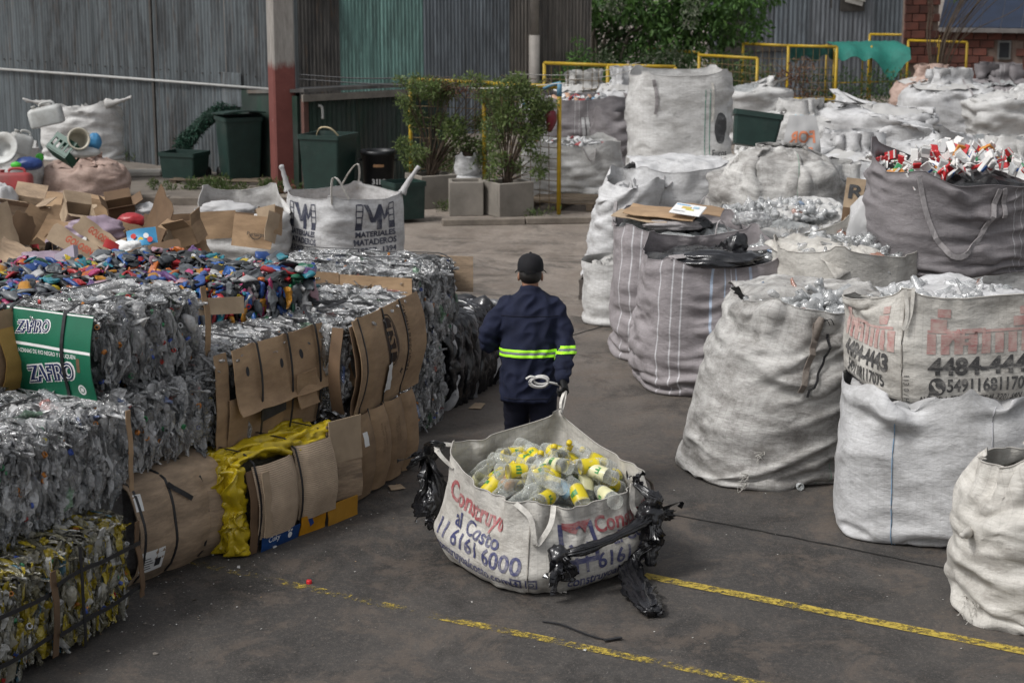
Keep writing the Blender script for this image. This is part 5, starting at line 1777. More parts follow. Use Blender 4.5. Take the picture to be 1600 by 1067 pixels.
def holed(rt, x0, x1, z0, z1, mat, holes, **k):
    o, s = lane_panel(rt, x0, x1, z0, z1, mat, **k)
    for (u, v, a, b) in holes:
        print_on(s, shape_flat([[(a * math.cos(6.283 * q / 14), b * math.sin(6.283 * q / 14)) for q in range(14)]]), u, v, M['ink_black'], rt, name='painted_hand_hole', off=.005)  # black ovals painted on for the shade inside; the sheet stays whole
    return s


s9 = holed(B9, .13, L9 * 1.02, .20, H9 + .0, M['cardboard'], [(.13, .25, .017, .03), (L9 * .45 - .05, .235, .017, .03), (L9 * .62 - .03, .25, .019, .03), (L9 * .84 - .03, .26, .021, .03)], bulges=b9, off=.055, bulge=.045, nx=24, nz=12, seed=42, h=H9, amp=.009, curl=.05)
lane_panel(B9, L9 * .62, L9 * .80, .12, .34, M['cardboard'], off=.085, bulge=.045, nx=6, nz=6, seed=43, h=H9, curl=.03)
lane_panel(B9, L9 * .9, L9 * 1.12, .16, .46, M['cardboard'], off=.075, bulge=.03, nx=7, nz=8, seed=44, h=H9, curl=.06, fold=(L9 * .95, .3))
print_on(Surf(np.array([[(x, -.036 - .035 * math.sin(math.pi * z / H9) - .03, z) for x in np.linspace(.2, L9, 10)] for z in np.linspace(0, .3, 6)]), L9 - .2, .3), shape_flat([rect(-.13, -.055, .13, .06)]), .31, .17, M['ink_black'], B9, name='printed_panel', rot=.1, off=.0)
lane_panel(B9, L9 * .72, L9 * .88, -.03, .16, M['cardboard'], off=.04, bulge=.03, nx=5, nz=5, seed=45, h=H9)
for x in (L9 * .33, L9 * .60, L9 * .86):
    mb = MB(); mb.ribbon([(x + .012 * fbm1(z * 4, x), -.075 - .035 * math.sin(math.pi * z / H9), z) for z in np.linspace(-.01, H9 + .0, 10)] + [(x, -.03, H9 + .03), (x, .05, H9 + .02)] + [(x + .015 * fbm1(y * 5, x), y, H9 + .022 + .01 * fbm1(y * 7, x)) for y in np.linspace(.12, .9, 8)], .016, .004, (1, 0, 0))
    mb.build('strap', M['strap'], B9)
# bale with the round emblem
B10, L10 = bale_root('cardboard_bale', at(540, 648, .58), at(640, 590, .58), .58, 'large strapped cardboard bale with a dark oval emblem, above the swollen columns')
H10, D10 = .62, .95
bale_core(B10, L10, D10, H10, M['bale_core'])
bale_pieces(B10, L10, D10, H10, 0, 900, 900, CRUSH, PET_OBJ, M['pet'], M['pet_obj'], 40, 26, .04, seed=11)
_, s10 = lane_panel(B10, -.02, L10 * 1.0, -.03, H10 - .0, M['cardboard'], bulges=[(.10, .03, .03), (L10 * .42, .03, .022), (L10 * .72, .03, .02)], off=.04, bulge=.09, nx=26, nz=14, seed=50, h=H10, amp=.006)
lane_panel(B10, -.05, .05, .0, H10 - .03, M['cardboard_dark'], off=.045, bulge=.05, nx=4, seed=51, h=H10)
end_panel(B10, -.02, .06, .02, H10 - .04, M['cardboard_dark'], off=.05, bulge=.07, nx=4, seed=52)
dark_print = simple('dark_brown_print', (.035, .022, .016), .8, .4, 20)
oval = lambda a, b, n=26: [(a * math.cos(6.283 * k / n), b * math.sin(6.283 * k / n)) for k in range(n)]
eu, ev = L10 * .47, .43




def oval_ring(a, b, a2, b2, n=28):
    A, B = oval(a, b, n), oval(a2, b2, n)
    return [[A[k], A[(k + 1) % n], B[(k + 1) % n], B[k]] for k in range(n)]
print_on(s10, shape_flat(oval_ring(.085, .15, .001, .001)), eu, ev, dark_print, B10, name='printed_emblem', off=.007)
print_on(s10, shape_flat(oval_ring(.094, .163, .102, .172)), eu, ev, dark_print, B10, name='printed_emblem', off=.007)
lettering(s10, 'TST', eu, ev, .115, M['cardboard'], B10, bold=.03, width=.22, rot=-math.pi / 2, off=.011)
lettering(s10, 'CAMPANA PURIFICADORA', L10 * .75, .38, .045, dark_print, B10, bold=.01, rot=-math.pi / 2, width=.46)
print_on(s10, shape_flat([[(-.03, -.01), (.015, -.035), (.0, -.012), (.03, .0), (.0, .012), (.012, .035)]]), L10 * .64, .19, dark_print, B10, name='printed_mark')
P = np.zeros((8, 4, 3))
for i in range(8):
    for j in range(4):
        q = s10([L10 * .36 + .10 * j / 3 + .03 * i / 7], [.29 - .19 * i / 7], .02 + .018 * abs(fbm1(i * .9 + j, 2)))[0]; P[7 - i, j] = q
link('paper_scrap', slab('paper_scrap', P, .003), M['paper_white'], B10)
for x in (.10, L10 * .42 + .02, L10 * .72):
    pts = [tuple(s10([x + .02], [v], .008)[0]) for v in np.linspace(.0, H10 + .02, 12)] + [(x, .03, H10 + .02)] + [(x + .015 * fbm1(y * 5, x), y, H10 + .022 + .012 * fbm1(y * 7, x)) for y in np.linspace(.10, .9, 8)]
    mb = MB(); mb.ribbon(pts, .013, .004, (1, 0, 0)); mb.build('strap', M['strap'], B10)
# loose strap ends lying on top of the bales
mb = MB(); mb.ribbon(bez([(-.25, .1, H10 + .03), (-.05, .25, H10 + .09), (.12, .2, H10 + .05), (.3, .12, H10 + .07), (.2, .35, H10 + .05), (.42, .5, H10 + .04)], 6), .022, .004, (0, 1, .3)); mb.build('strap_tail', M['strap'], B10)

# third layer: bale with the printed green box
B12, L12 = bale_root('bottle_bale', at(153, 620, 1.08), at(312, 572, 1.08), 1.08, 'clear bottle bale on top of the stack with a printed green box end')
H12, D12 = .47, .62
bale_core(B12, L12, D12, H12, M['bale_core'])
bale_pieces(B12, L12, D12, H12, int(430 * L12 * H12 * 2.1), 0, int(430 * L12 * D12 * 1.5), CRUSH, PET_OBJ, M['pet'], M['pet_obj'], 80, 30, .035, seed=12)
lane_panel(B12, L12 - .03, L12 + .015, .02, H12 + .02, M['cardboard'], off=.05, bulge=.03, nx=3, seed=60)
M['box_green'] = simple('glossy_green_box_print', (.008, .115, .062), .45, .15, 6, .1, .003, dirt=(.03, .09, .05), dirt_amt=.2)
_, s12 = end_panel(B12, -.045, D12 - .02, -.02, H12, M['box_green'], off=.05, bulge=.045, nx=18, nz=16, seed=61, h=H12, amp=.004)
W12 = D12 + .025; navy = simple('navy_print', (.02, .03, .10), .5); wht = M['paper_white']
print_on(s12, shape_flat([rect(-W12 / 2, -.008, W12 / 2, .008)]), W12 / 2, H12 * .62, wht, B12, name='printed_band', rot=-.02)
print_on(s12, shape_flat([rect(-W12 / 2, -.004, W12 / 2, .004)]), W12 / 2, .012, wht, B12, name='printed_band')
print_on(s12, shape_flat([rect(-W12 / 2, -.004, W12 / 2, .004)]), W12 / 2, H12 + .012, wht, B12, name='printed_band')
lettering(s12, 'MANZANAS DE RIO NEGRO Y NEUQUEN', W12 * .48, H12 * .545, .032, wht, B12, bold=.012, width=.46)


def zafiro(u, v, w, rot, size):
    lettering(s12, 'ZAFIRO', u, v, size, wht, B12, bold=.11, width=w * 1.07, rot=rot, off=.004, shear=.2)
    lettering(s12, 'ZAFIRO', u, v, size, navy, B12, bold=.05, width=w, rot=rot, off=.007, shear=.2)
    lettering(s12, 'ZAFIRO', u, v, size, wht, B12, bold=-.022, width=w * .97, rot=rot, off=.010, shear=.2)


zafiro(W12 * .33, H12 * .83, .25, .10, .085)
zafiro(W12 * .52, H12 * .30, .37, .17, .125)
print_on(s12, shape_flat(circ(0, 0, .03, 16, .02) + [rect(-.012, -.012, .012, .012)]), W12 * .86, .07, wht, B12, name='printed_mark')
print_on(s12, shape_flat([rect(-.012, -.04, .012, .04)]), W12 * .86, H12 * .45, M['cardboard_dark'], B12, name='torn_slot')
for y in (.155, .56):
    pts = [tuple(s12([D12 - .02 - y], [v], .010)[0]) for v in np.linspace(.0, H12 + .015, 10)] + [(.02, y - .01, H12 + .03)] + [(x, y - .02 * x + .02 * fbm1(x * 4, y), H12 + .024 + .01 * fbm1(x * 6, y)) for x in np.linspace(.1, L12 - .02, 8)]
    mb = MB(); mb.ribbon(pts, .022, .004, (0, 1, 0)); mb.build('strap', M['strap'], B12)
# the bale left of it, seen only by its cardboard end
B13, L13 = bale_root('cardboard_bale', at(-100, 640, 1.08), at(40, 596, 1.08), 1.08, 'cardboard wrapped bale at the left edge beside the printed green box')
e = at(28, 600, 1.08)
bale_core(B13, L13, .5, .46, M['cardboard'])
end_panel(B13, 0, .5, .0, .46, M['cardboard'], off=.03, bulge=.05, seed=62)
lane_panel(B13, .0, L13 * .9, .0, .46, M['cardboard'], off=.03, bulge=.05, seed=63, bulges=[(L13 * .5, .04, .04)])
lane_panel(B13, L13 * .6, L13 * 1.0, .0, .36, simple('ochre_card', (.36, .22, .06), .8, .2), off=.05, bulge=.07, seed=64, nx=6)
bale_strap(B13, L13 * .5, .5, .46, bulge=.06)

# bales of coloured bottles behind
def colour_bale(pa, pb, z0, h, D, label, nobj, seed, end=0):
    rt, L = bale_root('coloured_bottle_bale', at(*pa, z0), at(*pb, z0), z0, label, group='bales of coloured bottles')
    bale_core(rt, L, D, h, M['bale_core'], .04)
    bale_pieces(rt, L, D, h, 230, end, 420, HDPE, HDPE_OBJ, M['hdpe'], M['hdpe_obj'], 60, 0, .03, None, .85, seed=seed, smooth=True, stuffname='packed_containers')
    rnd = random.Random(seed)
    for i in range(nobj):
        o = link('crushed_container', rnd.choice(HDPE_OBJ), M['hdpe_obj'], rt)
        if i < nobj * .78:
            x, y = rnd.uniform(-.02, L), rnd.uniform(-.02, D); z = h + rnd.uniform(-.02, .03) + .03 * math.sin(x * 5 + seed)
            ax, nm = (rnd.gauss(0, 1), rnd.gauss(0, 1), rnd.gauss(0, .25)), (rnd.gauss(0, .4), rnd.gauss(0, .4), 1)
        else:
            x, y, z = rnd.uniform(0, L), -.03 + rnd.uniform(-.02, .02), rnd.uniform(h * .35, h); ax, nm = (rnd.gauss(0, .25), rnd.gauss(0, .3), 1), (1, rnd.gauss(0, .5), 0)
        o.matrix_local = Matrix.Translation((x, y, z)) @ Matrix(rotm(ax, nm).tolist()).to_4x4() @ Matrix.Scale(rnd.uniform(.5, .8), 4)
    return rt


colour_bale((155, 580), (503, 546), .95, .48, .75, 'right bale of coloured bottles, mostly dark grey, lilac and orange', 200, 71)
colour_bale((-90, 604), (150, 570), .95, .48, 1.2, 'left bale of coloured bottles beside the printed green box', 170, 72)
colour_bale((60, 534), (350, 506), .95, .46, .45, 'back bale of coloured bottles against the torn cardboard heap', 130, 73)
mb = MB(); mb.box((.0, 0, 0), (.30, .012, .1), rot=Matrix.Rotation(R(30), 3, 'Z')); o = mb.build('cardboard_strip', M['cardboard_pale'], loc=at(345, 478, 1.44), rot=(R(-8), 0, R(5)))
tag(o, 'narrow pale cardboard strip between the coloured bottles and clear bales', 'cardboard', 'loose cardboard on the stack')
# black film bale at the end
B14, L14 = bale_root('film_bale', at(695, 640), at(772, 598), 0, 'single bale of black plastic film behind the man')
H14, D14 = .66, .9
M['film_white'] = simple('white_film', (.45, .45, .46), .3, .4, 10); M['film_grey'] = simple('grey_film', (.12, .12, .125), .3, .4, 10)
bale_core(B14, L14, D14, H14, M['black_film'], .06)
g = random.Random(5)
for i in range(34):
    x = -.02 + (L14 + .04) * (i + .5) / 34; y = g.uniform(-.03, .03)
    pts = [(x + g.uniform(-.03, .03), y + .02, .0), (x + g.uniform(-.03, .03), y - .04, .2), (x + g.uniform(-.03, .03), y - .04, .42), (x, y, H14 - .03), (x + g.uniform(-.05, .05), y + .22, H14), (x + g.uniform(-.05, .05), y + .55, H14)]
    mb = crumple_tube(pts, [g.uniform(.018, .05) for _ in pts], i * 3.3, step=7, n=14, flat=1.3, pleats=3, amp=.5)
    mb.build('film_fold', M['black_film'] if i % 9 not in (2, 6) else M['film_white'] if i % 9 == 2 else M['film_grey'], B14)
for i in range(14):
    y = .06 + i * .06
    pts = [(-.03, y, 0), (-.05, y + g.uniform(-.04, .04), .2), (-.05, y, .45), (-.02, y, H14 - .02)]
    mb = crumple_tube(pts, [g.uniform(.03, .06) for _ in pts], i * 2.3, step=6, n=14, flat=1.2, pleats=3, amp=.5)
    mb.build('film_fold', M['black_film'], B14)
mb = MB(); mb.box((L14 * .62, -.075, H14 * .72), (.03, .01, .10), rot=Matrix.Rotation(R(10), 3, 'Y')); mb.build('orange_tag', simple('orange_tag', (.5, .12, .03), .5), B14)
lane_panel(B14, -.12, -.02, .12, .55, M['cardboard'], off=-.1, bulge=.05, nx=4, seed=70)

# ------------------------------------------------------------------ torn cardboard heap
def card_piece(px, py, Y, w, h, rot, mat, label, thick=.006, bend=.0, seed=0, crumple=.012, name='cardboard_sheet', cat='cardboard', group='torn cardboard on the heap', torn=.0):
    nx, nz_ = 8, 6; P = np.zeros((nz_, nx, 3)); g = random.Random(seed)
    for i in range(nz_):
        for j in range(nx):
            x, z = (j / (nx - 1) - .5) * w, (i / (nz_ - 1) - .5) * h
            if torn and i in (0, nz_ - 1): z += g.uniform(-torn, torn)
            if torn and j in (0, nx - 1): x += g.uniform(-torn, torn)
            P[i, j] = (x, -bend * (1 - (2 * x / w) ** 2) * w + crumple * 2 * mnoise.noise(Vector((x * 6, z * 6, seed))), z)
    p = atY(px, py, Y)
    o = link(name, slab(name, P, thick), mat, loc=p, rot=tuple(R(a) for a in rot))
    return tag(o, label, cat, group)


C, CP_, CO, CD = 'cardboard', 'cardboard_pale', 'cardboard_old', 'cardboard_dark'
lilac = simple('lilac_film', (.26, .20, .25), .4, .3, 9, .4)
HEAP = [  # px, py, Y, w, h, rot, material, label
    (95, 318, 17.6, 1.3, .30, (-70, 4, 3), C, 'long flat cardboard sheet along the top left of the heap'),
    (60, 330, 17.2, 1.1, .26, (-75, -3, -4), CP_, 'long pale board under the top left sheet'),
    (172, 325, 17.4, .42, .18, (-20, 3, -4), C, 'narrow upright box side at the top of the heap'),
    (92, 345, 16.8, .34, .30, (-25, -6, 8), C, 'torn brown cardboard square left of the lilac film'),
    (72, 372, 16.2, .42, .34, (-18, 4, -6), C, 'large plain cardboard flap low in the heap'),
    (28, 375, 15.9, .22, .5, (-15, 28, 30), CD, 'tilted folded cardboard wedge at the left edge'),
    (42, 360, 16.0, .18, .45, (-10, 35, 25), C, 'slanted narrow cardboard strip at the left edge'),
    (8, 365, 15.8, .2, .55, (-12, -10, 40), CP_, 'bent upright cardboard at the far left'),
    (128, 388, 15.2, .62, .17, (-35, 28, -12), CP_, 'slanted printed carton flap with red lettering, lower'),
    (158, 372, 15.5, .50, .15, (-30, 34, -10), CP_, 'slanted printed carton flap with red lettering, upper'),
    (245, 352, 16.2, .42, .62, (-12, 30, -62), CD, 'dark box side leaning behind the blue wrapper'),
    (265, 362, 16.4, .55, .34, (-14, -4, -18), CD, 'dark open box panel in the middle of the heap'),
    (298, 385, 15.7, .28, .36, (-18, -20, 12), C, 'crumpled brown box corner beside the grey sack'),
    (268, 392, 15.5, .12, .34, (-8, 6, 40), CP_, 'thin upright cardboard end beside the crumpled corner'),
    (240, 400, 15.2, .5, .22, (-40, -12, 20), CD, 'low bent cardboard edge in front of the dark box'),
    (205, 362, 16.6, .3, .14, (-20, 12, 5), C, 'small brown flap above the blue wrapper'),
    (330, 346, 18.0, .30, .18, (-20, 3, 8), C, 'small cardboard flap behind the grey sack'),
    (88, 412, 14.4, .48, .06, (-60, -2, 3), CP_, 'thin pale cardboard strip in front of the heap'),
    (180, 402, 14.8, .36, .14, (-60, 6, 10), CP_, 'flat pale cardboard scrap near the coloured bottles'),
    (120, 328, 17.3, .30, .2, (-40, 20, 20), CD, 'crumpled dark cardboard near the top of the heap'),
    (20, 400, 15.0, .3, .24, (-25, 15, -20), CO, 'weathered cardboard flap low at the left edge'),
    (150, 345, 16.9, .22, .05, (-60, 4, 0), CO, 'flattened grey carton between brown flaps'),
]
heap_o = []
for i, (px, py, Y, w, h, rot, mt, lab) in enumerate(HEAP):
    heap_o.append(card_piece(px, py, Y, w, h, rot, M[mt], lab, seed=i, bend=random.uniform(-.06, .08), torn=.022 if i in (3, 12, 13) else .011))
red_print = simple('red_carton_print', (.35, .05, .02), .7, .3, 30)
for k in (8, 9):
    o = heap_o[k]; w, h = HEAP[k][3], HEAP[k][4]
    s = Surf(np.array([[(x, -.018, z) for x in np.linspace(-w / 2, w / 2, 8)] for z in np.linspace(-h / 2, h / 2, 4)]), w, h)
    lettering(s, 'GOLOSINA', w * .5, h * .5, .085, red_print, o, bold=.03, width=w * .5, off=.012)
# film, wrappers and a red crate between the boxes
def lump_film(px, py, Y, r, mat, label, seed, sq=(1, .6, .5), cat='plastic film', name='plastic_film', amp=.3, grp=None):
    bm = bmesh.new(); bmesh.ops.create_icosphere(bm, subdivisions=4, radius=1)
    for v in bm.verts:
        d = v.co.normalized(); k = 1 + amp * mnoise.fractal(d * 1.6 + Vector((seed, 0, 0)), 1, 2, 4) + .10 * abs(mnoise.noise(d * 6 + Vector((0, seed, 0))))
        v.co = Vector((d.x * sq[0], d.y * sq[1], d.z * sq[2])) * r * k
    me = bpy.data.meshes.new(name); bm.to_mesh(me); bm.free(); me.polygons.foreach_set('use_smooth', np.ones(len(me.polygons), bool))
    return tag(link(name, me, mat, loc=atY(px, py, Y)), label, cat, grp)


lump_film(142, 362, 16.3, .26, lilac, 'crumpled lilac plastic film in the middle of the heap', 3, (1.2, .6, .5))
lump_film(70, 408, 14.9, .22, lilac, 'dusty lilac film at the bottom of the heap', 8, (1.2, .6, .35))
lump_film(205, 345, 16.8, .12, simple('red_plastic', (.32, .025, .03), .35, .3), 'crushed red plastic tub behind the small brown flap', 4, (1.1, .7, .6), 'plastic tub', 'plastic_tub', .12)
lump_film(198, 390, 15.5, .15, M['paper_white'], 'crumpled white paper in the heap', 12, (1.1, .6, .5), 'paper', 'crumpled_paper')
lump_film(228, 330, 17.2, .13, M['bag_clean'], 'crumpled white plastic behind the dark box side', 15, (1, .6, .6))
blue_w = simple('bright_blue_wrapper', (.06, .27, .48), .35, .2)
o = card_piece(222, 372, 15.8, .26, .17, (-25, -8, 8), blue_w, 'bright blue printed wrapper in the middle of the heap', .01, .1, 77, .02, 'wrapper', 'wrapper', None)
s = Surf(np.array([[(x, -.035, z) for x in np.linspace(-.13, .13, 6)] for z in np.linspace(-.085, .085, 4)]), .26, .17)
for (u, v, c) in ((.06, .10, (.6, .06, .05)), (.12, .06, (.65, .5, .05)), (.17, .09, (.7, .7, .7)), (.20, .05, (.6, .06, .05))):
    print_on(s, shape_flat(circ(0, 0, .025, 10)), u, v, simple('wrapper_dot', c, .4, .1), o, name='printed_mark', off=.006)
card_piece(175, 385, 15.4, .14, .08, (-40, 20, 0), simple('red_wrapper', (.40, .03, .03), .4), 'small red wrapper beside the crumpled white paper', .008, .1, 78, .02, 'wrapper', 'wrapper', None)
card_piece(163, 375, 15.9, .10, .07, (-40, 0, 0), simple('yellow_wrapper', (.5, .42, .03), .4), 'small yellow wrapper beside the printed carton', .008, .1, 79, .02, 'wrapper', 'wrapper', None)
card_piece(105, 405, 14.7, .24, .16, (-20, -25, -30), simple('purple_box_print', (.28, .25, .30), .5, .2), 'pale purple box leaning in front of the heap', .05, 0, 80, .004, 'carton', 'carton', None)
def open_box(px, py, Y, w, d, h, rot, mt, label, flaps=(1, 1, 1, 1)):
    w, d, h = w * .78, d * .78, h * .7
    r_ = thing('cardboard_box', atY(px, py, Y), 0, label, 'box', 'torn cardboard on the heap'); r_.rotation_euler = tuple(R(a) for a in rot); t = .006
    for (cx, cy, sx, sy, k) in ((0, -d / 2, w, t, 0), (0, d / 2, w, t, 1), (-w / 2, 0, t, d - 2 * t, 2), (w / 2, 0, t, d - 2 * t, 3)):
        mb = MB(); mb.box((cx, cy, h / 2), (sx, sy, h)); mb.build('side', M[mt], r_)
        if flaps[k]:
            a = random.uniform(.3, 1.3); L_ = .6 * min(w, d); o = Vector((cx, cy, 0)).normalized(); mb = MB()
            e = Vector((cx, cy, h)) + o * (L_ * .5 * math.sin(a)) + Vector((0, 0, L_ * .5 * math.cos(a)))
            mb.box(e, (sx if k < 2 else L_, L_ if k < 2 else sy, t), rot=Matrix.Rotation((1 if k in (1, 2) else -1) * (math.pi / 2 - a) * (1 if k < 2 else 1), 3, 'X' if k < 2 else 'Y')); mb.build('flap', M[mt], r_)
    mb = MB(); mb.box((0, 0, t), (w - .01, d - .01, t)); mb.build('bottom', M['cardboard_dark'], r_)


for a_ in ((118, 348, 16.6, .34, .26, .22, (28, 12, 30), 'cardboard_pale', 'open pale box tipped forward left of the lilac film', (1, 1, 1, 0)), (300, 378, 15.6, .30, .24, .24, (16, -14, -24), 'cardboard', 'small open brown box tipped towards the lane', (1, 0, 1, 1)),
           (38, 336, 17.0, .42, .3, .2, (14, 6, -14), 'cardboard_old', 'weathered open box at the upper left of the heap', (1, 1, 0, 1)), (190, 335, 17.2, .32, .22, .18, (24, -8, 18), 'cardboard_dark', 'dark open box near the top centre of the heap', (1, 1, 1, 1))):
    open_box(*a_)
# base of the heap
bm_ = MB(); c0 = at(120, 400, .3); mbx = Matrix.Rotation(R(5), 3, 'Z')
P = np.zeros((14, 26, 3))
for i in range(14):
    for j in range(26):
        px = -60 + 330 * j / 25; Y = 14.6 + 3.6 * i / 13; p = atY(px, 400, Y)
        z = .62 + .22 * math.sin(min(1, i / 7) * 1.57) + .08 * mnoise.noise(Vector((p.x * 3, Y * 3, 1))) - (1.1 if i in (13,) or j in (25,) else 0)
        P[i, j] = (p.x, Y, max(.02, z))
hb = mesh_np('waste_heap', P.reshape(-1, 3), grid_quads(14, 26), smooth=False)
tag(link('waste_heap', hb, M['cardboard_dark']), 'dim packed mass of waste under the torn cardboard', 'heap', kind='stuff')
sc_items = []
for _ in range(1100):
    i, j = random.randrange(0, 12), random.randrange(0, 24); p = P[i, j]
    V = np.array([(-.06, -.04, 0), (.06, -.05, .01), (.05, .05, 0), (-.05, .04, .012)]) * random.uniform(.4, 1.7)
    sc_items.append((V, np.array([[0, 1, 2, 3]]), rotm((random.gauss(0, 1), random.gauss(0, 1), random.gauss(0, 1)), (random.gauss(0, .7), random.gauss(0, .7), 1)), p + np.array([random.uniform(-.1, .1), random.uniform(-.1, .1), random.uniform(0, .07)]), 1.0))
scrap = island_mat('mixed_scraps', [(0, (.28, .18, .10)), (.35, (.2, .13, .07)), (.5, (.55, .55, .54)), (.62, (.3, .22, .28)), (.72, (.35, .26, .17)), (.82, (.4, .05, .06)), (.87, (.1, .25, .4)), (.92, (.45, .38, .1)), (.96, (.05, .05, .06))], .6)
tag(link('waste_scraps', scatter_mesh('waste_scraps', sc_items), scrap), 'small scraps of paper and card scattered over the heap', 'scraps', kind='stuff')

# grey sack holding cardboard, left of the printed white sack
q = at(372, 448)
rt, X, s = bag('open_sack', (q.x, q.y + .45, 0), R(12), .95, .85, .88, M['bag_white'], 'sagging pale sack full of folded brown boxes left of the printed white sack', fill=.70, NU=80, NV=36, corners=(1.0, .82, .74, 1.0), seed=31, slack=.12, hem=M['webbing'])
filler(rt, .86, .76, .66, M['cardboard_dark'], seed=1)
for i, (px, py, Y, w, h, rot, mt, lab) in enumerate([(395, 362, 17.6, .42, .32, (-12, 4, -14), C, 'large brown box panel with small lettering in the pale sack'), (338, 352, 17.9, .40, .28, (-14, -2, 10), C, 'plain brown box panel at the left of the pale sack'), (372, 350, 18.1, .3, .24, (-20, 6, 0), CD, 'darker box flap behind the lettered panel'),
                                                (425, 355, 17.5, .16, .30, (-8, 22, 50), CP_, 'row of pale folded card edges beside the printed white sack'), (434, 345, 17.6, .14, .28, (-8, 18, 55), C, 'brown folded card edge beside the printed white sack'), (418, 336, 17.8, .2, .18, (-20, -12, 10), CP_, 'small pale flap at the top of the pale sack')]):
    o = card_piece(px, py, Y, w, h, rot, M[mt], lab, seed=200 + i, bend=.05, group='boxes in the pale sack')
    if i == 0:
        s_ = Surf(np.array([[(x, -.03, z) for x in np.linspace(-w / 2, w / 2, 8)] for z in np.linspace(-h / 2, h / 2, 4)]), w, h)
        lettering(s_, 'Purisima', w * .62, h * .42, .055, M['ink_black'], o, bold=.01, off=.012)
        print_on(s_, shape_flat(arc_polys(0, .04, .06, .068, 3.6, 5.9)), w * .62, h * .34, M['ink_black'], o, name='printed_mark', off=.012)
lump_film(352, 330, 18.4, .22, M['bag_clean'], 'knotted white plastic tied at the back of the pale sack', 19, (1.3, .5, .45))

# printed white sack of building materials
q = at(532, 452)
mmr, X, s = bag('printed_sack', (q.x, q.y + .72, 0), R(38), 1.02, 1.02, .93, M['bag_clean'], 'white sack printed with dark blue initials and hatched towers behind the bales', fill=.80, NU=104, NV=44, subsurf=1, n=4.5, corners=(.97, .98, .97, .98), sag=.04, seed=33, slack=.05, lump=.02, bulge=.05, crease=.010, hem=M['webbing'])
filler(mmr, .9, .9, .62, M['cardboard'], seed=3)
ink = ink_mat('dark_blue_sack_print', (.02, .024, .05), (.5, .5, .5), .35)
PU = s.ul
for (u0, w_) in ((PU * .245, .9), (PU * .51, 1.0)):
    v0 = .90
    polys = []
    for sx in (-1, 1):      # two hatched towers with the slanted initials between
        x0 = sx * .27
        polys += [rect(x0 - .055, -.15, x0 - .04, .16), rect(x0 + .04, -.15, x0 + .055, .16)] + [rect(x0 - .04, -.15 + k * .075, x0 + .04, -.135 + k * .075) for k in range(5)] + [rect(x0 - .04, -.135, x0 + .04, -.06)]
    polys += [[(-.21, .16), (-.13, .16), (-.035, .0), (-.07, -.06)], [(-.07, -.06), (-.035, .0), (.06, .16), (.10, .16), (.10, .09), (.0, -.06)],
              [(.02, -.15), (.10, -.15), (.10, .09), (.02, -.03)], [(.10, .05), (.10, .16), (.15, .02), (.13, -.04)], [(.13, -.04), (.15, .02), (.2, .13), (.21, .03)]]
    polys = [[(x * .8, y * .8) for x, y in q] for q in polys]
    print_on(s, shape_flat(polys), u0, v0 - .10, ink, mmr, name='printed_emblem')
    for txt, dv, sz, wd in (('MATERIALES', .265, .075, .52), ('MATADEROS', .345, .082, .55), ('15307  1394', .43, .075, .50)):
        lettering(s, txt, u0 + (.02 if '1' in txt else 0), v0 - dv, sz, ink, mmr, bold=.035, width=wd)
lettering(s, '4635-5857', PU * .245, .40, .05, ink, mmr, bold=.01, width=.4)
for t, tip in ((.375, (-.07, 0, .34)), (.875, (.02, -.12, .34))):
    kk = int(round(104 * t)); p = Vector(X[-1, kk])
    loop_strap(mmr, Vector(X[-4, kk]) * 1.005, Vector(X[-1, (kk + 5) % 104]), p + Vector(tip) + Vector((.03, 0, .12)), M['webbing'], side=(1, .5, 0))
for kk, dv in ((int(104 * .13), Vector((-.06, .04, .26))), (int(104 * .625), Vector((.16, -.10, .26)))):
    p = Vector(X[-1, kk]); mb = MB(); mb.tube(bez([p - Vector((0, 0, .03)), p + dv * .5, p + dv], 5), [.05, .042, .035, .03, .028, .026, .024, .024, .022, .028, .022][:11], 8)
    mb.v = [tuple(Vector(v) + Vector((nz(v, 25), nz(v, 25, 3), nz(v, 25, 6))) * .01) for v in mb.v]; mb.build('knotted_corner', M['bag_clean'], mmr)

# ------------------------------------------------------------------ sacks of rigid plastic at the far left
q = at(122, 332)
rt, X, s = bag('sack', (q.x, q.y + .5, 0), R(8), 1.08, 1.0, .78, M['bag_pink'], 'pinkish stained round sack with a green crate on top', fill=.70, NU=88, NV=40, n=2.4, bulge=.14, dome=.25, mouth=.8, seed=41, slack=.14)
filler(rt, .9, .85, .62, M['bag_pink'], lump=.02)
q = at(118, 300)
rt, X, s = bag('sack', (q.x, q.y + .6, .42), R(4), 1.15, .6, .88, M['bag_white'], 'white sack with two long twisted ears behind the green crate', fill=.75, NU=80, NV=36, n=2.6, bulge=.05, seed=42, slack=.10, corners=(.82, .85, .9, .82))
filler(rt, 1.0, .5, .7, M['bag_white'])
for sx, dz in ((-1, .05), (1, .08)):
    mb = MB(); mb.tube(bez([(sx * .42, -.2, .84), (sx * .62, -.25, .87 + dz * .3), (sx * .80, -.25, .88 + dz)], 5), [.09, .075, .06, .05, .04, .03, .026, .024, .022, .02, .02], 8)
    mb.v = [tuple(Vector(v) + Vector((nz(v, 22), nz(v, 22, 3), nz(v, 22, 6))) * .02) for v in mb.v]; mb.build('twisted_ear', M['bag_white'], rt)
M['white_plastic'] = simple('white_hdpe', (.46, .47, .46), .45, .2, 5, .1, dirt=(.2, .18, .15), dirt_amt=.6)
M['crate_green'] = simple('green_crate_plastic', (.008, .065, .04), .45, .2, 6)


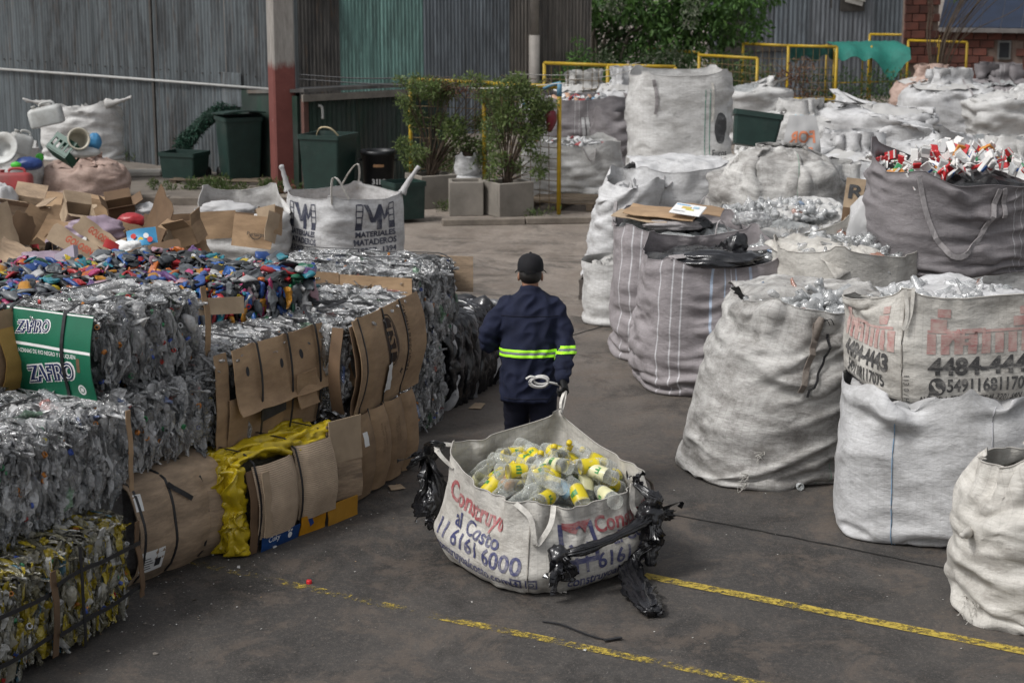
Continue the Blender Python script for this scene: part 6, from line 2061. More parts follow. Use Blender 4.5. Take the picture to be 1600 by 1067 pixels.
def rounded_can(name, loc, rot, size, mat, label, cat, neck=True, handle=True):
    rt = thing(name, loc, 0, label, cat); rt.rotation_euler = tuple(R(a) for a in rot)
    w, d, h = size; mb = MB()
    rings = []
    for z, k in ((0, .9), (.02 * h, .97), (.1 * h, 1), (.8 * h, 1), (.92 * h, .94), (h, .78)): rings.append([(x * k, y * k, z) for x, y in rrect(w, d, min(w, d) * .22, 4)])
    mb.loft(rings); mb.build('body', mat, rt)
    if neck:
        mb = MB(); mb.lathe([(.028, 0), (.028, .03), (.032, .03), (.032, .05), (.001, .05)], 12, Matrix.Translation((-w * .3, 0, h - .01))); mb.build('cap', mat, rt)
    if handle:
        mb = MB(); mb.tube(bez([(-w * .12, 0, h - .01), (-w * .08, 0, h + .045), (w * .25, 0, h + .045), (w * .32, 0, h - .02)], 4), .018, 8); mb.build('handle', mat, rt)
    return rt


rounded_can('plastic_canister', atY(76, 196, 24.75), (0, -12, 8), (.46, .3, .26), M['white_plastic'], 'white plastic canister on top of the white eared sack', 'canister')
rounded_can('jerrycan', atY(22, 300, 22.4), (-8, 0, 5), (.46, .3, .24), simple('red_hdpe', (.30, .045, .045), .5, .25, 4, dirt=(.16, .09, .08), dirt_amt=.6), 'faded red jerrycan lying at the left edge', 'jerrycan')
rounded_can('plastic_canister', atY(28, 240, 23.6), (0, 18, 20), (.30, .24, .26), M['white_plastic'], 'white plastic canister at the left edge above the jerrycan', 'canister')
cr = thing('crate', atY(92, 246, 23.9), R(-20), 'dark green plastic crate tilted on the pinkish sack', 'crate'); cr.rotation_euler = (R(-38), R(24), R(-28))
mb = MB(); w, d, h, t = .36, .28, .26, .014
mb.box((0, 0, t / 2), (w, d, t)); mb.build('bottom', M['crate_green'], cr)
for sy in (-1, 1):
    mb = MB()
    for z0_, hh in ((.02, .05), (.19, .07)): mb.box((0, sy * (d / 2 - t / 2), z0_ + hh / 2), (w, t, hh))
    for x in np.linspace(-w / 2 + .02, w / 2 - .02, 5): mb.box((x, sy * (d / 2 - t / 2), .13), (.03, t * .9, .125))
    mb.build('side', M['crate_green'], cr)
for sx in (-1, 1):
    mb = MB()
    for z0_, hh in ((.02, .09), (.19, .07)): mb.box((sx * (w / 2 - t / 2), 0, z0_ + hh / 2), (t * .98, d - .03, hh))
    mb.build('side', M['crate_green'], cr)
bk = thing('bucket', atY(122, 218, 23.9), 0, 'cream plastic bucket lying on its side beside the green crate', 'bucket'); bk.rotation_euler = (R(78), R(-20), R(25))
mb = MB(); mb.lathe([(.001, -.2), (.11, -.2), (.135, .06), (.15, .06), (.15, .09), (.128, .09), (.105, -.18), (.001, -.18)], 24); mb.build('body', simple('cream_plastic', (.50, .47, .38), .45, .15, 4), bk)
lump_film(148, 222, 24.2, .11, simple('sky_blue_plastic', (.05, .2, .38), .45, .3), 'bright blue plastic container behind the cream bucket', 5, (.8, .8, 1.1), 'container', 'plastic_container', .08)
lump_film(125, 238, 24.0, .19, M['white_plastic'], 'white plastic tub under the cream bucket', 6, (1.4, .8, .4), 'tub', 'plastic_tub', .06)
lump_film(62, 246, 23.8, .06, simple('lime_plastic', (.06, .42, .04), .35), 'lime green bottle beside the green crate', 7, (.9, .7, .9), 'bottle', 'plastic_bottle', .06)
lump_film(45, 256, 23.2, .15, simple('navy_plastic', (.02, .045, .16), .35), 'navy blue plastic tub left of the green crate', 9, (1.2, .8, .6), 'tub', 'plastic_tub', .08)
lump_film(25, 258, 22.9, .06, simple('lime_plastic', (.06, .42, .04), .35), 'lime green bottle above the red jerrycan', 10, (1.1, .7, .7), 'bottle', 'plastic_bottle', .06)
tb = thing('tub', atY(8, 235, 23.3), 0, 'round white plastic basin at the left edge', 'tub'); tb.rotation_euler = (R(65), R(10), R(-15))
mb = MB(); mb.lathe([(.001, -.05), (.1, -.05), (.13, .05), (.21, .06), (.22, .1), (.2, .1), (.12, .09), (.09, -.02), (.001, -.02)], 24); mb.build('body', M['white_plastic'], tb)
q = at(2, 335)
rt, X, s = bag('sack', (q.x - .1, q.y + .2, 0), R(-6), 1.1, .9, .95, M['bag_white'], 'white sack full of tubs and canisters at the left edge', fill=.85, NU=64, NV=30, seed=43, corners=(.95, .95, .95, .95))
filler(rt, 1.0, .8, .8, M['white_plastic'])
lump_film(3, 330, 17.0, .3, M['bag_clean'], 'limp white plastic hanging at the left edge of the heap', 25, (.5, .5, .9))

# ------------------------------------------------------------------ sacks on the right, near to far
def sack(px, py, back, rz, w, d, h, mat, label, z0=0.0, name='bulk_sack', fmat=None, fz=None, fl=.03, flean=None, loopmat=None, **k):
    q = at(px, py, z0)
    k.setdefault('seed', int(px + py * 3))
    rt, X, s = bag(name, (q.x + back[0], q.y + back[1], z0), R(rz), w, d, h, M[mat], label, group='big woven sacks on the right', **k)
    if fmat is not None:
        filler(rt, w * .97, d * .97, fz if fz is not None else k.get('fill', h * .85), fmat, lump=fl, lean=k.get('lean', (0, 0)), n=k.get('n', 3.2))
    return rt, X, s


M['fill_clear'] = simple('dull_clear_plastic', (.30, .31, .31), .3, .5, 18, .6, .03)
M['fill_dark'] = simple('dark_contents', (.03, .03, .032), .4, .5, 14, .5, .03)


def clear_heap(rt, w, d, z, n, label, dome=.08, name='clear_bottles', mat='pet_light', scale=(.6, 1.0), shapes=None):
    return heap_pieces(name, rt.location, rt.rotation_euler.z, w, d, z, n, shapes or WHOLE, M[mat], label, 'bottles', dome, scale)


def seam(s, u, v0, v1, mat, parent, r=.0035, name='seam', n=26):
    P = s(np.full(n, u), np.linspace(v0, v1, n), .003)
    mb = MB(); mb.tube([tuple(p) for p in P], r, 5, cap=False); return mb.build(name, mat, parent)


def hang_strap(s, u, v0, v1, mat, parent, w=.04, off=.012, name='lifting_loop', sway=.02):
    P = s(u + sway * np.sin(np.linspace(0, 2.5, 12)), np.linspace(v0, v1, 12), off)
    mb = MB(); mb.ribbon([tuple(p) for p in P], w, .006, (1, .2, 0)); return mb.build(name, mat, parent)


thread = simple('seam_thread', (.30, .28, .25), .8, .3)
thread_green = simple('green_thread', (.03, .20, .13), .8, .3)

# big dirty leaning sack in the middle right
r6, X6, s6 = sack(1200, 768, (.02, .58), 10, 1.02, 1.0, 1.28, 'bag_dirty', 'big soiled white sack leaning right with a tied brown strap, on the asphalt', fill=1.1, NU=128, NV=64, subsurf=1, n=2.7, bulge=.12, lean=(.30, .06), corners=(1.20, 1.25, 1.22, 1.18), sag=.05, crease=.030, seed=6, slack=.10, foot=.95, hem=M['webbing'], fmat=M['fill_clear'], fz=1.08)
o = heap_pieces('clear_bottles', r6.location + Vector((.33, .1, 0)), r6.rotation_euler.z, .85, .8, 1.10, 130, WHOLE, M['pet_light'], 'thin clear plastic bottles in the mouth of the big soiled sack', 'bottles', .06)
hang_strap(s6, s6.ul * .462, 1.34, .86, M['webbing_dark'], r6, .042, .02)
mb = MB(); p = Vector(s6([s6.ul * .468], [1.33], .03)[0]); mb.tube([p + Vector((-.02, 0, -.10)), p, p + Vector((.02, 0, .05))], [.02, .032, .022], 8); mb.build('strap_knot', M['webbing_dark'], r6)
mb = MB(); P = s6(s6.ul * .487 + .03 * np.sin(np.linspace(0, 4, 14)), np.linspace(1.28, .82, 14), .02); mb.ribbon([tuple(q) for q in P], .016, .005, (1, 0, 0)); mb.build('black_cord', M['black_film'], r6)
for dx in (.04, .07):
    mb = MB(); mb.tube(bez([p, p + Vector((dx, -.02, .04)), p + Vector((dx + .03, -.02, .0))], 4), .003, 5); mb.build('black_cord', M['black_film'], r6)
mb = MB(); P = s6([s6.ul * .51], [.14], .005)[0]; mb.lathe([(.020, 0), (.020, .025), (.026, .025), (.026, .04), (.016, .04), (.016, 0)], 12, Matrix.Translation(Vector(P)) @ Matrix.Rotation(R(90), 4, 'X')); mb.build('bottle_neck', clear_mat('neck_plastic'), r6)
for (t, v) in ((.415, .22), (.42, .10), (.43, .38)):
    P = Vector(s6([s6.ul * t], [v], .0)[0]); mb = MB()
    for q in range(9): mb.tube([P, P + Vector((random.uniform(-.06, .01), random.uniform(-.05, .0), random.uniform(-.04, .03))), P + Vector((random.uniform(-.09, .01), random.uniform(-.05, .0), random.uniform(-.07, .03)))], .0018, 4)
    mb.build('frayed_threads', M['webbing'], r6)

# lower white sack and the printed one resting on it
r7, X7, s7 = sack(1478, 866, (.10, .62), -9, 1.22, 1.05, .92, 'bag_clean', 'clean white sack on the asphalt carrying the sack printed with phone numbers', fill=.78, NU=128, NV=56, subsurf=1, n=3.0, bulge=.07, seed=7, slack=.12, corners=(.90, .98, .96, .90), sag=.02, lump=.06, crease=.034, pull=[(.42, -.38, -.50, .84), (.452, -.22, -.49, .79), (.52, .10, -.57, 1.02), (.57, .32, -.5, .84)])
filler(r7, 1.15, 1.0, .82, M['bag_clean'])
seam(s7, s7.ul * .42, .05, .9, simple('blue_thread', (.18, .28, .40), .8), r7); seam(s7, s7.ul * .56, .2, 1.0, simple('grey_thread', (.4, .4, .42), .8), r7)
r8, X8, s8 = sack(1395, 634, (.46, .60), 9, 1.08, 1.05, .70, 'bag_cream', 'cream sack printed with faded red shapes and black phone numbers, resting on a white sack', z0=.85, fill=.52, NU=128, NV=48, subsurf=1, n=5, bulge=.05, seed=8, slack=.06, corners=(.50, .70, .73, .52), sag=.06, hem=M['webbing'], foot=.84, lump=.02, crease=.010)
filler(r8, .95, .95, .42, M['fill_clear'], lump=.04)
clear_heap(r8, .8, .7, .50, 40, 'mixed clear and coloured scraps in the mouth of the printed cream sack')
ink8 = ink_mat('grey_black_sack_print', (.03, .03, .032), (.45, .43, .40), .42)
ink8r = ink_mat('faded_red_sack_print', (.36, .13, .13), (.52, .46, .41), .75)
uF, uL = s8.ul * .375 + .50, s8.ul * .375 - .42
lettering(s8, '4484-4443', uF, .365, .135, ink8, r8, bold=.04, width=.70)
lettering(s8, '5491168117075', uF + .06, .255, .105, ink8, r8, bold=.025, width=.58)
print_on(s8, shape_flat(circ(0, 0, .052, 20, .001) + [[(-.055, -.058), (-.02, -.045), (-.045, -.02)]]), uF - .29, .255, ink8, r8, name='printed_mark')
print_on(s8, shape_flat(arc_polys(.02, .02, .046, .034, 3.3, 4.55, 6) + circ(-.022, .018, .012, 8) + circ(.018, -.022, .012, 8)), uF - .29, .255, M['bag_cream'], r8, name='printed_mark', off=.007)
lettering(s8, 'AVENIDA PRESIDENTE H. 3201 SAN JUSTO', uF + .0, .175, .06, ink8, r8, bold=.015, width=.80)
lettering(s8, '4484-4443', uL, .365, .135, ink8, r8, bold=.04, width=.66)
lettering(s8, '5491168117075', uL, .255, .105, ink8, r8, bold=.025, width=.56)
lettering(s8, 'PRESIDENTE H. SAN JUSTO', uL, .175, .055, ink8, r8, bold=.01, width=.60)
lettering(s8, '113 0 / HOON', s8.ul * .382, .18, .045, ink8, r8, bold=.0, rot=-math.pi / 2)
for u0, sx in ((uF, 1), (uL, 1)):
    rects = [rect(x, .0, x + .055, .11) for x in np.arange(-.36, .36, .085)] + [rect(-.34, .13, -.24, .19), rect(-.30, .20, -.22, .245), rect(.18, .14, .30, .19), rect(.22, .20, .30, .24), rect(-.36, .115, .36, .13)]
    print_on(s8, shape_flat(rects), u0, .44, ink8r, r8, name='printed_emblem', off=.003)
    lettering(s8, 'METI', u0 - .12, .53, .12, ink8r, r8, bold=.03)
seam(s8, s8.ul * .375, .02, .74, thread, r8, .005)
k8 = int(round(128 * .375)); p = Vector(X8[-1, k8])
mb = MB(); mb.ribbon(bez([p + Vector((-.02, -.03, .0)), p + Vector((-.01, -.05, -.15)), p + Vector((-.03, -.05, -.24)), p + Vector((.01, -.05, -.15)), p + Vector((.03, -.03, .01))], 5), .022, .005, (1, -.4, 0)); mb.build('lifting_loop', M['webbing'], r8)
k8 = int(round(128 * .625)); p = Vector(X8[-1, k8])
mb = MB(); mb.ribbon(bez([p + Vector((-.06, -.03, .0)), p + Vector((-.12, -.09, -.13)), p + Vector((-.08, -.09, -.26)), p + Vector((.0, -.05, -.28)), p + Vector((.08, -.03, -.2))], 5), .024, .006, (1, -.4, 0)); mb.build('lifting_loop', M['webbing_dark'], r8)

# front right sack, cut by the picture edge
r9, X9, s9_ = sack(1640, 1000, (.12, .50), 24, .92, .9, .92, 'bag_cream', 'wrinkled off-white sack with frayed seams at the lower right corner', fill=.66, NU=128, NV=60, subsurf=1, n=2.5, bulge=.10, seed=9, slack=.18, crease=.026, corners=(.86, .98, .90, .9), mouth=.72, lump=.05, hem=M['webbing'])
filler(r9, .7, .7, .62, M['fill_clear'], n=2.5)
hang_strap(s9_, s9_.ul * .46, .52, .12, M['webbing_dark'], r9, .03, .02); hang_strap(s9_, s9_.ul * .475, .52, .16, M['webbing_dark'], r9, .03, .028)
P = Vector(s9_([s9_.ul * .24], [.70], .0)[0]); mb = MB(); mb.tube(bez([P, P + Vector((-.06, -.05, .01)), P + Vector((-.12, -.08, .02))], 4), [.022, .026, .027, .026, .023, .02, .017, .014, .010], 8)
mb.v = [tuple(Vector(v) + Vector((nz(v, 30), nz(v, 30, 3), nz(v, 30, 6))) * .01) for v in mb.v]; mb.build('tied_corner', M['bag_cream'], r9)
mb = MB()
for q in range(60):
    P = Vector(s9_([s9_.ul * (.26 + random.uniform(-.03, .02))], [random.uniform(.02, .30)], .0)[0])
    e = P + Vector((random.uniform(-.07, -.01), random.uniform(-.06, .0), random.uniform(-.05, .03))); mb.tube([P, (P + e) / 2 + Vector((0, 0, .01)), e], .0016, 4)
tag(mb.build('frayed_threads', M['webbing'], r9), kind='stuff')

# grey pair with black film
r5, X5, s5 = sack(1108, 624, (.06, .62), 6, 1.10, 1.0, 1.13, 'bag_grey', 'mauve grey sack with pale blue stripes and black plastic in its mouth', fill=1.02, NU=120, NV=56, subsurf=1, n=3.4, bulge=.07, seed=5, slack=.09, corners=(1.20, 1.12, 1.10, 1.25), lean=(.02, .02), foot=.93, hem=M['webbing_grey'], fmat=M['fill_dark'], fz=1.02)
r4, X4, s4_ = sack(1050, 572, (.10, .62), -4, 1.10, 1.0, 1.18, 'bag_grey', 'mauve grey sack behind the blue striped one with flat cardboard on it', fill=1.08, NU=104, NV=50, subsurf=1, n=3.4, bulge=.06, seed=4, slack=.08, corners=(1.25, 1.2, 1.15, 1.22), foot=.93, hem=M['webbing_grey'], fmat=M['fill_clear'], fz=1.06)
for (nm, px, py, Y, rr, sq, lab, mt) in (('plastic_film', 1150, 385, 14.35, .10, (.9, .5, 1.0), 'black plastic bag twisted upright in the striped grey sack', 'black_film'), ('plastic_film', 1120, 405, 14.2, .24, (1.5, .8, .28), 'black plastic sheet filling the mouth of the striped grey sack', 'black_film'),
                                         ('plastic_film', 1085, 352, 15.6, .12, (1.3, .6, .6), 'black plastic bag knotted on the grey sack under the cardboard', 'black_film'), ('plastic_film', 990, 352, 15.6, .10, (1.1, .7, .7), 'grey plastic lump at the left of the back grey sack', 'fill_clear'),
                                         ('plastic_film', 1175, 345, 15.9, .16, (1.0, .6, .5), 'clear plastic film beside the flat cardboard', 'pet'), ('cloth', 1050, 352, 15.4, .14, (1.8, .6, .35), 'twisted grey cloth under the flat cardboard', 'webbing_grey')):
    lump_film(px, py, Y, rr, M[mt], lab, px * .1, sq, 'plastic film' if nm == 'plastic_film' else 'cloth', nm, .35)
for (p0, p1, t, w_) in ((X5[-1, 45], X5[-1, 92], (.0, -.1, .02), .05),):
    loop_strap(r5, p0, p1, (Vector(p0) + Vector(p1)) / 2 + Vector(t), M['webbing_grey'], w_, side=(0, 1, .5))
mb = MB(); P = s5([s5.ul * .475], [.52], .004)[0]; mb.lathe([(.001, .01), (.03, .008), (.036, 0)], 10, Matrix.Translation(Vector(P)) @ Matrix.Rotation(R(90), 4, 'X')); mb.build('small_patch', M['bag_clean'], r5)
# cardboard lying flat on the back grey sack
for (px, py, z, w, d, rz, mt, lab) in ((1035, 332, 1.27, .62, .42, -16, 'cardboard', 'flat brown cardboard sheet lying on the back grey sack'), (1005, 338, 1.24, .5, .3, -20, 'cardboard_pale', 'pale cardboard sheet partly under the brown one'), (1098, 328, 1.26, .35, .36, -12, 'cardboard', 'brown cardboard square beneath the printed leaflet')):
    P = np.zeros((5, 7, 3))
    for i in range(5):
        for j in range(7): P[i, j] = (w * (j / 6 - .5), d * (i / 4 - .5), .02 * mnoise.noise(Vector((j * .4, i * .5, px))))
    o = link('cardboard_sheet', slab('cardboard_sheet', P, .006), M[mt], loc=at(px, py, z), rot=(R(4), R(5), R(rz)))
    tag(o, lab, 'cardboard', 'cardboard on the grey sack')
lf = thing('leaflet', at(1075, 328, 1.31), R(-18), 'white printed leaflet lying on the flat cardboard', 'leaflet'); lf.rotation_euler = (R(8), R(6), R(-18))
mb = MB(); mb.box((0, 0, 0), (.27, .30, .012), ch=.004); mb.build('sheet', M['paper_white'], lf)
for (x, y, w, h, c) in ((-.02, .03, .08, .06, (.6, .45, .15)), (.02, -.02, .07, .03, (.55, .5, .1)), (-.06, .1, .12, .02, (.2, .4, .6)), (.06, .06, .05, .05, (.35, .5, .6)), (-.06, -.09, .1, .012, (.3, .3, .3))):
    mb = MB(); mb.box((x, y, .0085), (w, h, .003)); mb.build('printed_picture', simple('leaflet_print', c, .6, .2), lf)
for (a, b) in ((20, 24), (96, 100), (60, 64)):
    loop_strap(r4, X4[-3, a], X4[-3, b], Vector(X4[-1, a]) + Vector((.0, .0, .34)), M['webbing_grey'], .03)

# white sacks up the left side of the lane
r3, X3, s3_ = sack(945, 446, (.10, .5), -6, .62, .9, 1.16, 'bag_clean', 'narrow white sack leaning over a grey crate beside the lane', fill=1.0, NU=80, NV=44, n=2.6, bulge=.08, lean=(.20, .0), seed=3, slack=.10, corners=(1.2, 1.1, 1.15, 1.2))
filler(r3, .55, .8, .95, M['bag_clean'], lean=(.2, 0))
r2, X2, s2_ = sack(1060, 440, (.05, .75), 4, 1.15, 1.1, 1.22, 'bag_clean', 'white sack with peaked corners below the tall white sack', fill=1.05, NU=96, NV=44, n=3.0, bulge=.06, seed=2, slack=.12, corners=(1.2, 1.22, 1.25, 1.2), hem=M['webbing'])
filler(r2, 1.05, 1.0, 1.08, M['bag_clean'])
for a in (42, 70): loop_strap(r2, X2[-2, a], X2[-4, a + 2], Vector(X2[-2, a]) + Vector((-.04, -.10, -.22)), M['webbing_grey'], .03)
r2b, _, _ = sack(952, 512, (.10, .4), 0, .62, .7, .60, 'bag_white', 'small low white sack squeezed behind the grey sacks by the lane', fill=.55, NU=56, NV=28, n=2.6, bulge=.08, seed=12, slack=.1, mouth=.6)
filler(r2b, .5, .6, .52, M['bag_white'])
q = at(938, 470); cr = thing('crate', (q.x + .05, q.y + .2, 0), R(-8), 'low grey plastic crate under the leaning narrow white sack', 'crate')
M['crate_grey'] = simple('grey_brown_crate', (.10, .085, .075), .6, .3)
mb = MB(); mb.box((0, 0, .01), (.5, .36, .02)); mb.build('bottom', M['crate_grey'], cr)
for (c, sz) in (((0, -.17), (.5, .016)), ((0, .17), (.5, .016)), ((-.24, 0), (.016, .322)), ((.24, 0), (.016, .322))):
    mb = MB(); mb.box((c[0], c[1], .19), (sz[0], sz[1], .03)); mb.box((c[0], c[1], .035), (sz[0], sz[1], .03))
    n = 9
    for i in range(n):
        f = (i + .5) / n - .5
        mb.box((c[0] + (f * sz[0] if sz[0] > .1 else 0), c[1] + (f * sz[1] if sz[1] > .1 else 0), .112), (.022 if sz[0] > .1 else sz[0] * .8, .022 if sz[1] > .1 else sz[1] * .8, .126))
    mb.build('side', M['crate_grey'], cr)

r1, X1, s1 = sack(1060, 352, (.06, .8), 3, 1.30, 1.1, 1.95, 'bag_white', 'tallest white sack, standing far above its neighbours with a black emblem at its edge', fill=1.72, NU=104, NV=60, subsurf=0, n=3.6, bulge=.02, seed=1, slack=.07, corners=(2.0, 1.97, 2.0, 2.0), lump=.025, foot=.97, hem=M['webbing'])
filler(r1, 1.2, 1.0, 1.6, M['bag_white'])
ink1 = ink_mat('black_sack_print', (.03, .03, .032), (.5, .5, .5), .3)
print_on(s1, shape_flat([[(.10 * math.cos(a) * (1 if abs(math.cos(a)) < .6 else .9), .20 * math.sin(a)) for a in np.linspace(0, 6.1, 20)]]), s1.ul * .612, 1.40, ink1, r1, name='printed_emblem')
lettering(s1, 'Euros', s1.ul * .607, 1.08, .12, ink1, r1, bold=.02, width=.2); lettering(s1, 'Oxxa', s1.ul * .612, .92, .12, ink1, r1, bold=.02, width=.2)
print_on(s1, shape_flat([rect(-.1, -.008, .1, .008)]), s1.ul * .607, 1.005, ink1, r1, name='printed_band')
hang_strap(s1, s1.ul * .40, 2.02, 1.6, M['webbing_grey'], r1, .045, .02, sway=.05); hang_strap(s1, s1.ul * .58, 1.98, 1.5, M['webbing'], r1, .03, .015)
seam(s1, s1.ul * .56, .1, 1.9, thread_green, r1); seam(s1, s1.ul * .575, .1, 1.9, thread_green, r1)

# soiled double sack behind the grey ones
r12, X12, s12_ = sack(1225, 540, (.05, .62), 3, 1.22, 1.0, 1.16, 'bag_white', 'open cream white sack with a frayed edge full of clear scraps behind the grey sacks', fill=1.02, NU=104, NV=44, n=3.4, bulge=.05, seed=14, slack=.14, corners=(1.15, 1.12, 1.15, 1.15), fmat=M['fill_clear'], fz=1.04)
heap_pieces('clear_bottles', r12.location, 0, 1.1, .8, 1.12, 170, WHOLE, M['pet_light'], 'clear plastic scraps along the frayed mouth of the open cream white sack', 'bottles', .05, (.5, .8))
mb = MB(); pts = X12[-1]
for i in range(104):
    for q in range(4):
        p = Vector(pts[i]); e = p + Vector((random.uniform(-.02, .02), random.uniform(-.02, .02), random.uniform(-.04, .03))); mb.tube([p, e], .0025, 3)
tag(mb.build('frayed_threads', M['webbing'], r12), kind='stuff')
r12b, X12b, s12b = sack(1228, 520, (.05, 1.45), -5, 1.25, 1.0, 1.62, 'bag_dirty', 'rounded closed white sack with black grime on its folds', fill=1.6, NU=112, NV=56, subsurf=1, n=2.8, bulge=.05, dome=.5, mouth=.7, seed=15, slack=.2, lump=.13, crease=.04, lean=(.04, .0))
q = Vector(r12b.location)
# sack with clear bottles behind the big soiled sack
r10, X10, s10_ = sack(1325, 640, (.05, .62), 30, 1.0, .98, 1.22, 'bag_cream', 'open cream sack of clear bottles between the soiled sack and the dark sack', fill=1.05, NU=96, NV=48, n=3.2, bulge=.05, seed=16, slack=.08, corners=(1.26, 1.28, 1.2, 1.36), fmat=M['fill_clear'], fz=1.0, hem=M['webbing'])
heap_pieces('clear_bottles', r10.location, 0, .85, .85, 1.08, 150, WHOLE, M['pet_light'], 'clear plastic bottles heaped in the open cream sack behind the soiled sack', 'bottles', .10)
heap_pieces('clear_bottles', at(1300, 395, 1.15) + Vector((0, .5, -1.15)), 0, 1.1, .5, 1.05, 170, WHOLE, M['pet_light'], 'loose clear bottles spilled below the dark grey sack', 'bottles', .10)
rB, XB, sB = sack(1560, 560, (.0, .75), 4, 1.15, 1.0, 1.02, 'bag_white', 'white sack under the dark grey sack of cartons', fill=.95, NU=72, NV=32, seed=17, corners=None, mouth=.9, slack=.1)
filler(rB, 1.05, .9, .93, M['bag_white'])
rB2, XB2, sB2 = sack(1420, 560, (.0, .8), 10, 1.1, 1.0, .98, 'bag_white', 'low white sack supporting the left of the dark grey sack', fill=.93, NU=72, NV=32, seed=18, mouth=.9, slack=.1)
filler(rB2, 1.0, .9, .92, M['bag_white'])
# loose cloth of the open sacks folded back over their mouths
def fold_over(rt, w, d, z, mat, x0, x1, y0, y1, seed, lean=(0, 0), rise=.04):
    m_, n_ = 26, 34; u = np.linspace(0, 1, n_)[None, :] + np.zeros((m_, 1)); v = np.linspace(0, 1, m_)[:, None] + np.zeros((1, n_))
    edge = vnoise(m_, n_, 5, 2, seed) * .07
    x = (x0 + (x1 - x0) * u) * w; y = (y0 + (y1 - y0) * v) * d + edge * d * (1 - v)
    rd = lambda a: 1 - np.abs(a) * 2.2
    zz = z + rise * np.sin(np.pi * np.clip(u, .05, .95)) * (.5 + .5 * v) + .030 * rd(vnoise(m_, n_, 3, 2, seed + 1, .7)) + .014 * rd(vnoise(m_, n_, 5, 3, seed + 2, -.9)) + .006 * vnoise(m_, n_, 9, 6, seed + 3) - .10 * np.clip(.12 - v, 0, 1) / .12
    P = np.stack([x + lean[0] * z, y + lean[1] * z, zz], -1)
    i, j = np.mgrid[0:m_ - 1, 0:n_ - 1]
    uv = np.stack([np.stack([(j + a) * w / n_, (i + b) * d / m_], -1) for a, b in ((0, 0), (1, 0), (1, 1), (0, 1))], 2).reshape(-1, 2)
    o = link('folded_flap', mesh_np('folded_flap', P.reshape(-1, 3), grid_quads(m_, n_), uv=uv), M[mat], rt)
    md = o.modifiers.new('thickness', 'SOLIDIFY'); md.thickness = .004


fold_over(r6, 1.0, .95, 1.20, 'bag_dirty', -.46, .5, -.10, .48, 1, lean=(.30, .06)); fold_over(r10, 1.0, .98, 1.17, 'bag_cream', -.48, .12, -.44, .46, 2)
fold_over(r12, 1.2, 1.0, 1.16, 'bag_white', -.1, .48, -.30, .47, 3); fold_over(r8, 1.08, 1.05, .55, 'bag_clean', -.30, .48, -.30, .46, 4); fold_over(r2, 1.1, 1.05, 1.20, 'bag_clean', -.48, .48, -.42, .46, 5)
# white tied sack and the board with two letters beside the dark sack
lump_film(1352, 355, 14.6, .21, M['bag_clean'], 'white plastic sack tied with cord beside the dark grey sack', 44, (.7, .6, 1.15), 'bag', 'plastic_sack', .2)
q = atY(1350, 318, 15.0); bd = thing('printed_card', q, 0, 'upright brown card with two big black letters beside the dark grey sack', 'card'); bd.rotation_euler = (R(-8), R(6), R(-6))
P = np.zeros((6, 8, 3))
for i in range(6):
    for j in range(8): P[i, j] = (.34 * (j / 7 - .5), .02 * mnoise.noise(Vector((j * .5, i * .5, 2))), .5 * (i / 5 - .6))
link('card', slab('card', P, .008), M['cardboard_pale'], bd); sbd = Surf(P, .34, .5)
lettering(sbd, 'RM', .17, .38, .16, ink1, bd, bold=.03, width=.28, off=.008)
print_on(sbd, shape_flat([rect(-.17, -.12, .17, .12)]), .17, .13, M['cardboard_dark'], bd, name='brown_patch', off=.006)

# dark sack of cartons
r11, X11, s11 = sack(1496, 434, (.04, .60), 14, 1.22, 1.05, .82, 'bag_dark', 'dark grey sack heaped with red and white drink cartons, its loop hanging down the side', z0=.98, fill=.70, NU=120, NV=48, subsurf=1, n=3.3, bulge=.05, seed=19, slack=.10, corners=(1.02, .84, .74, .78), hem=M['webbing_grey'], fmat=M['fill_dark'], fz=.66, foot=.93)
k1, k2 = int(120 * .375), int(120 * .5)
pa, pb = Vector(X11[-2, k1 + 1]), Vector(s11([s11.ul * .535], [s11.vl * .98], .01)[0])
P = s11(np.linspace(s11.ul * .372, s11.ul * .535, 22), s11.vl * (.97 - .62 * np.sin(np.linspace(0, 3.1415, 22)) ** .8), .016)
mb = MB(); mb.ribbon([tuple(q) for q in P], .042, .006, [(0, 0, 1) if 4 < i < 17 else (1, 0, .2) for i in range(22)]); mb.build('lifting_loop', M['webbing_grey'], r11)
hang_strap(s11, s11.ul * .545, s11.vl * .98, s11.vl * .72, M['webbing_grey'], r11, .04, .016)
mb = MB(); mb.box((.0, 0, 0), (.14, .004, .12)); o = mb.build('paper_tag', M['paper_white'], r11); o.location = Vector(X11[-4, 118]) * .93; o.rotation_euler = (R(-12), 0, R(5))
# cartons
cart_cols = {'red': (.48, .03, .035), 'white': (.66, .65, .63), 'blue': (.04, .12, .35), 'orange': (.55, .22, .04), 'green': (.05, .28, .12), 'grey': (.42, .43, .43), 'yellow': (.6, .45, .08)}
CM = {k: simple('carton_' + k, v, .45, .12, 5, .1, .003, dirt=(.3, .28, .26), dirt_amt=.2) for k, v in cart_cols.items()}
cart_me = {}
g = random.Random(12)


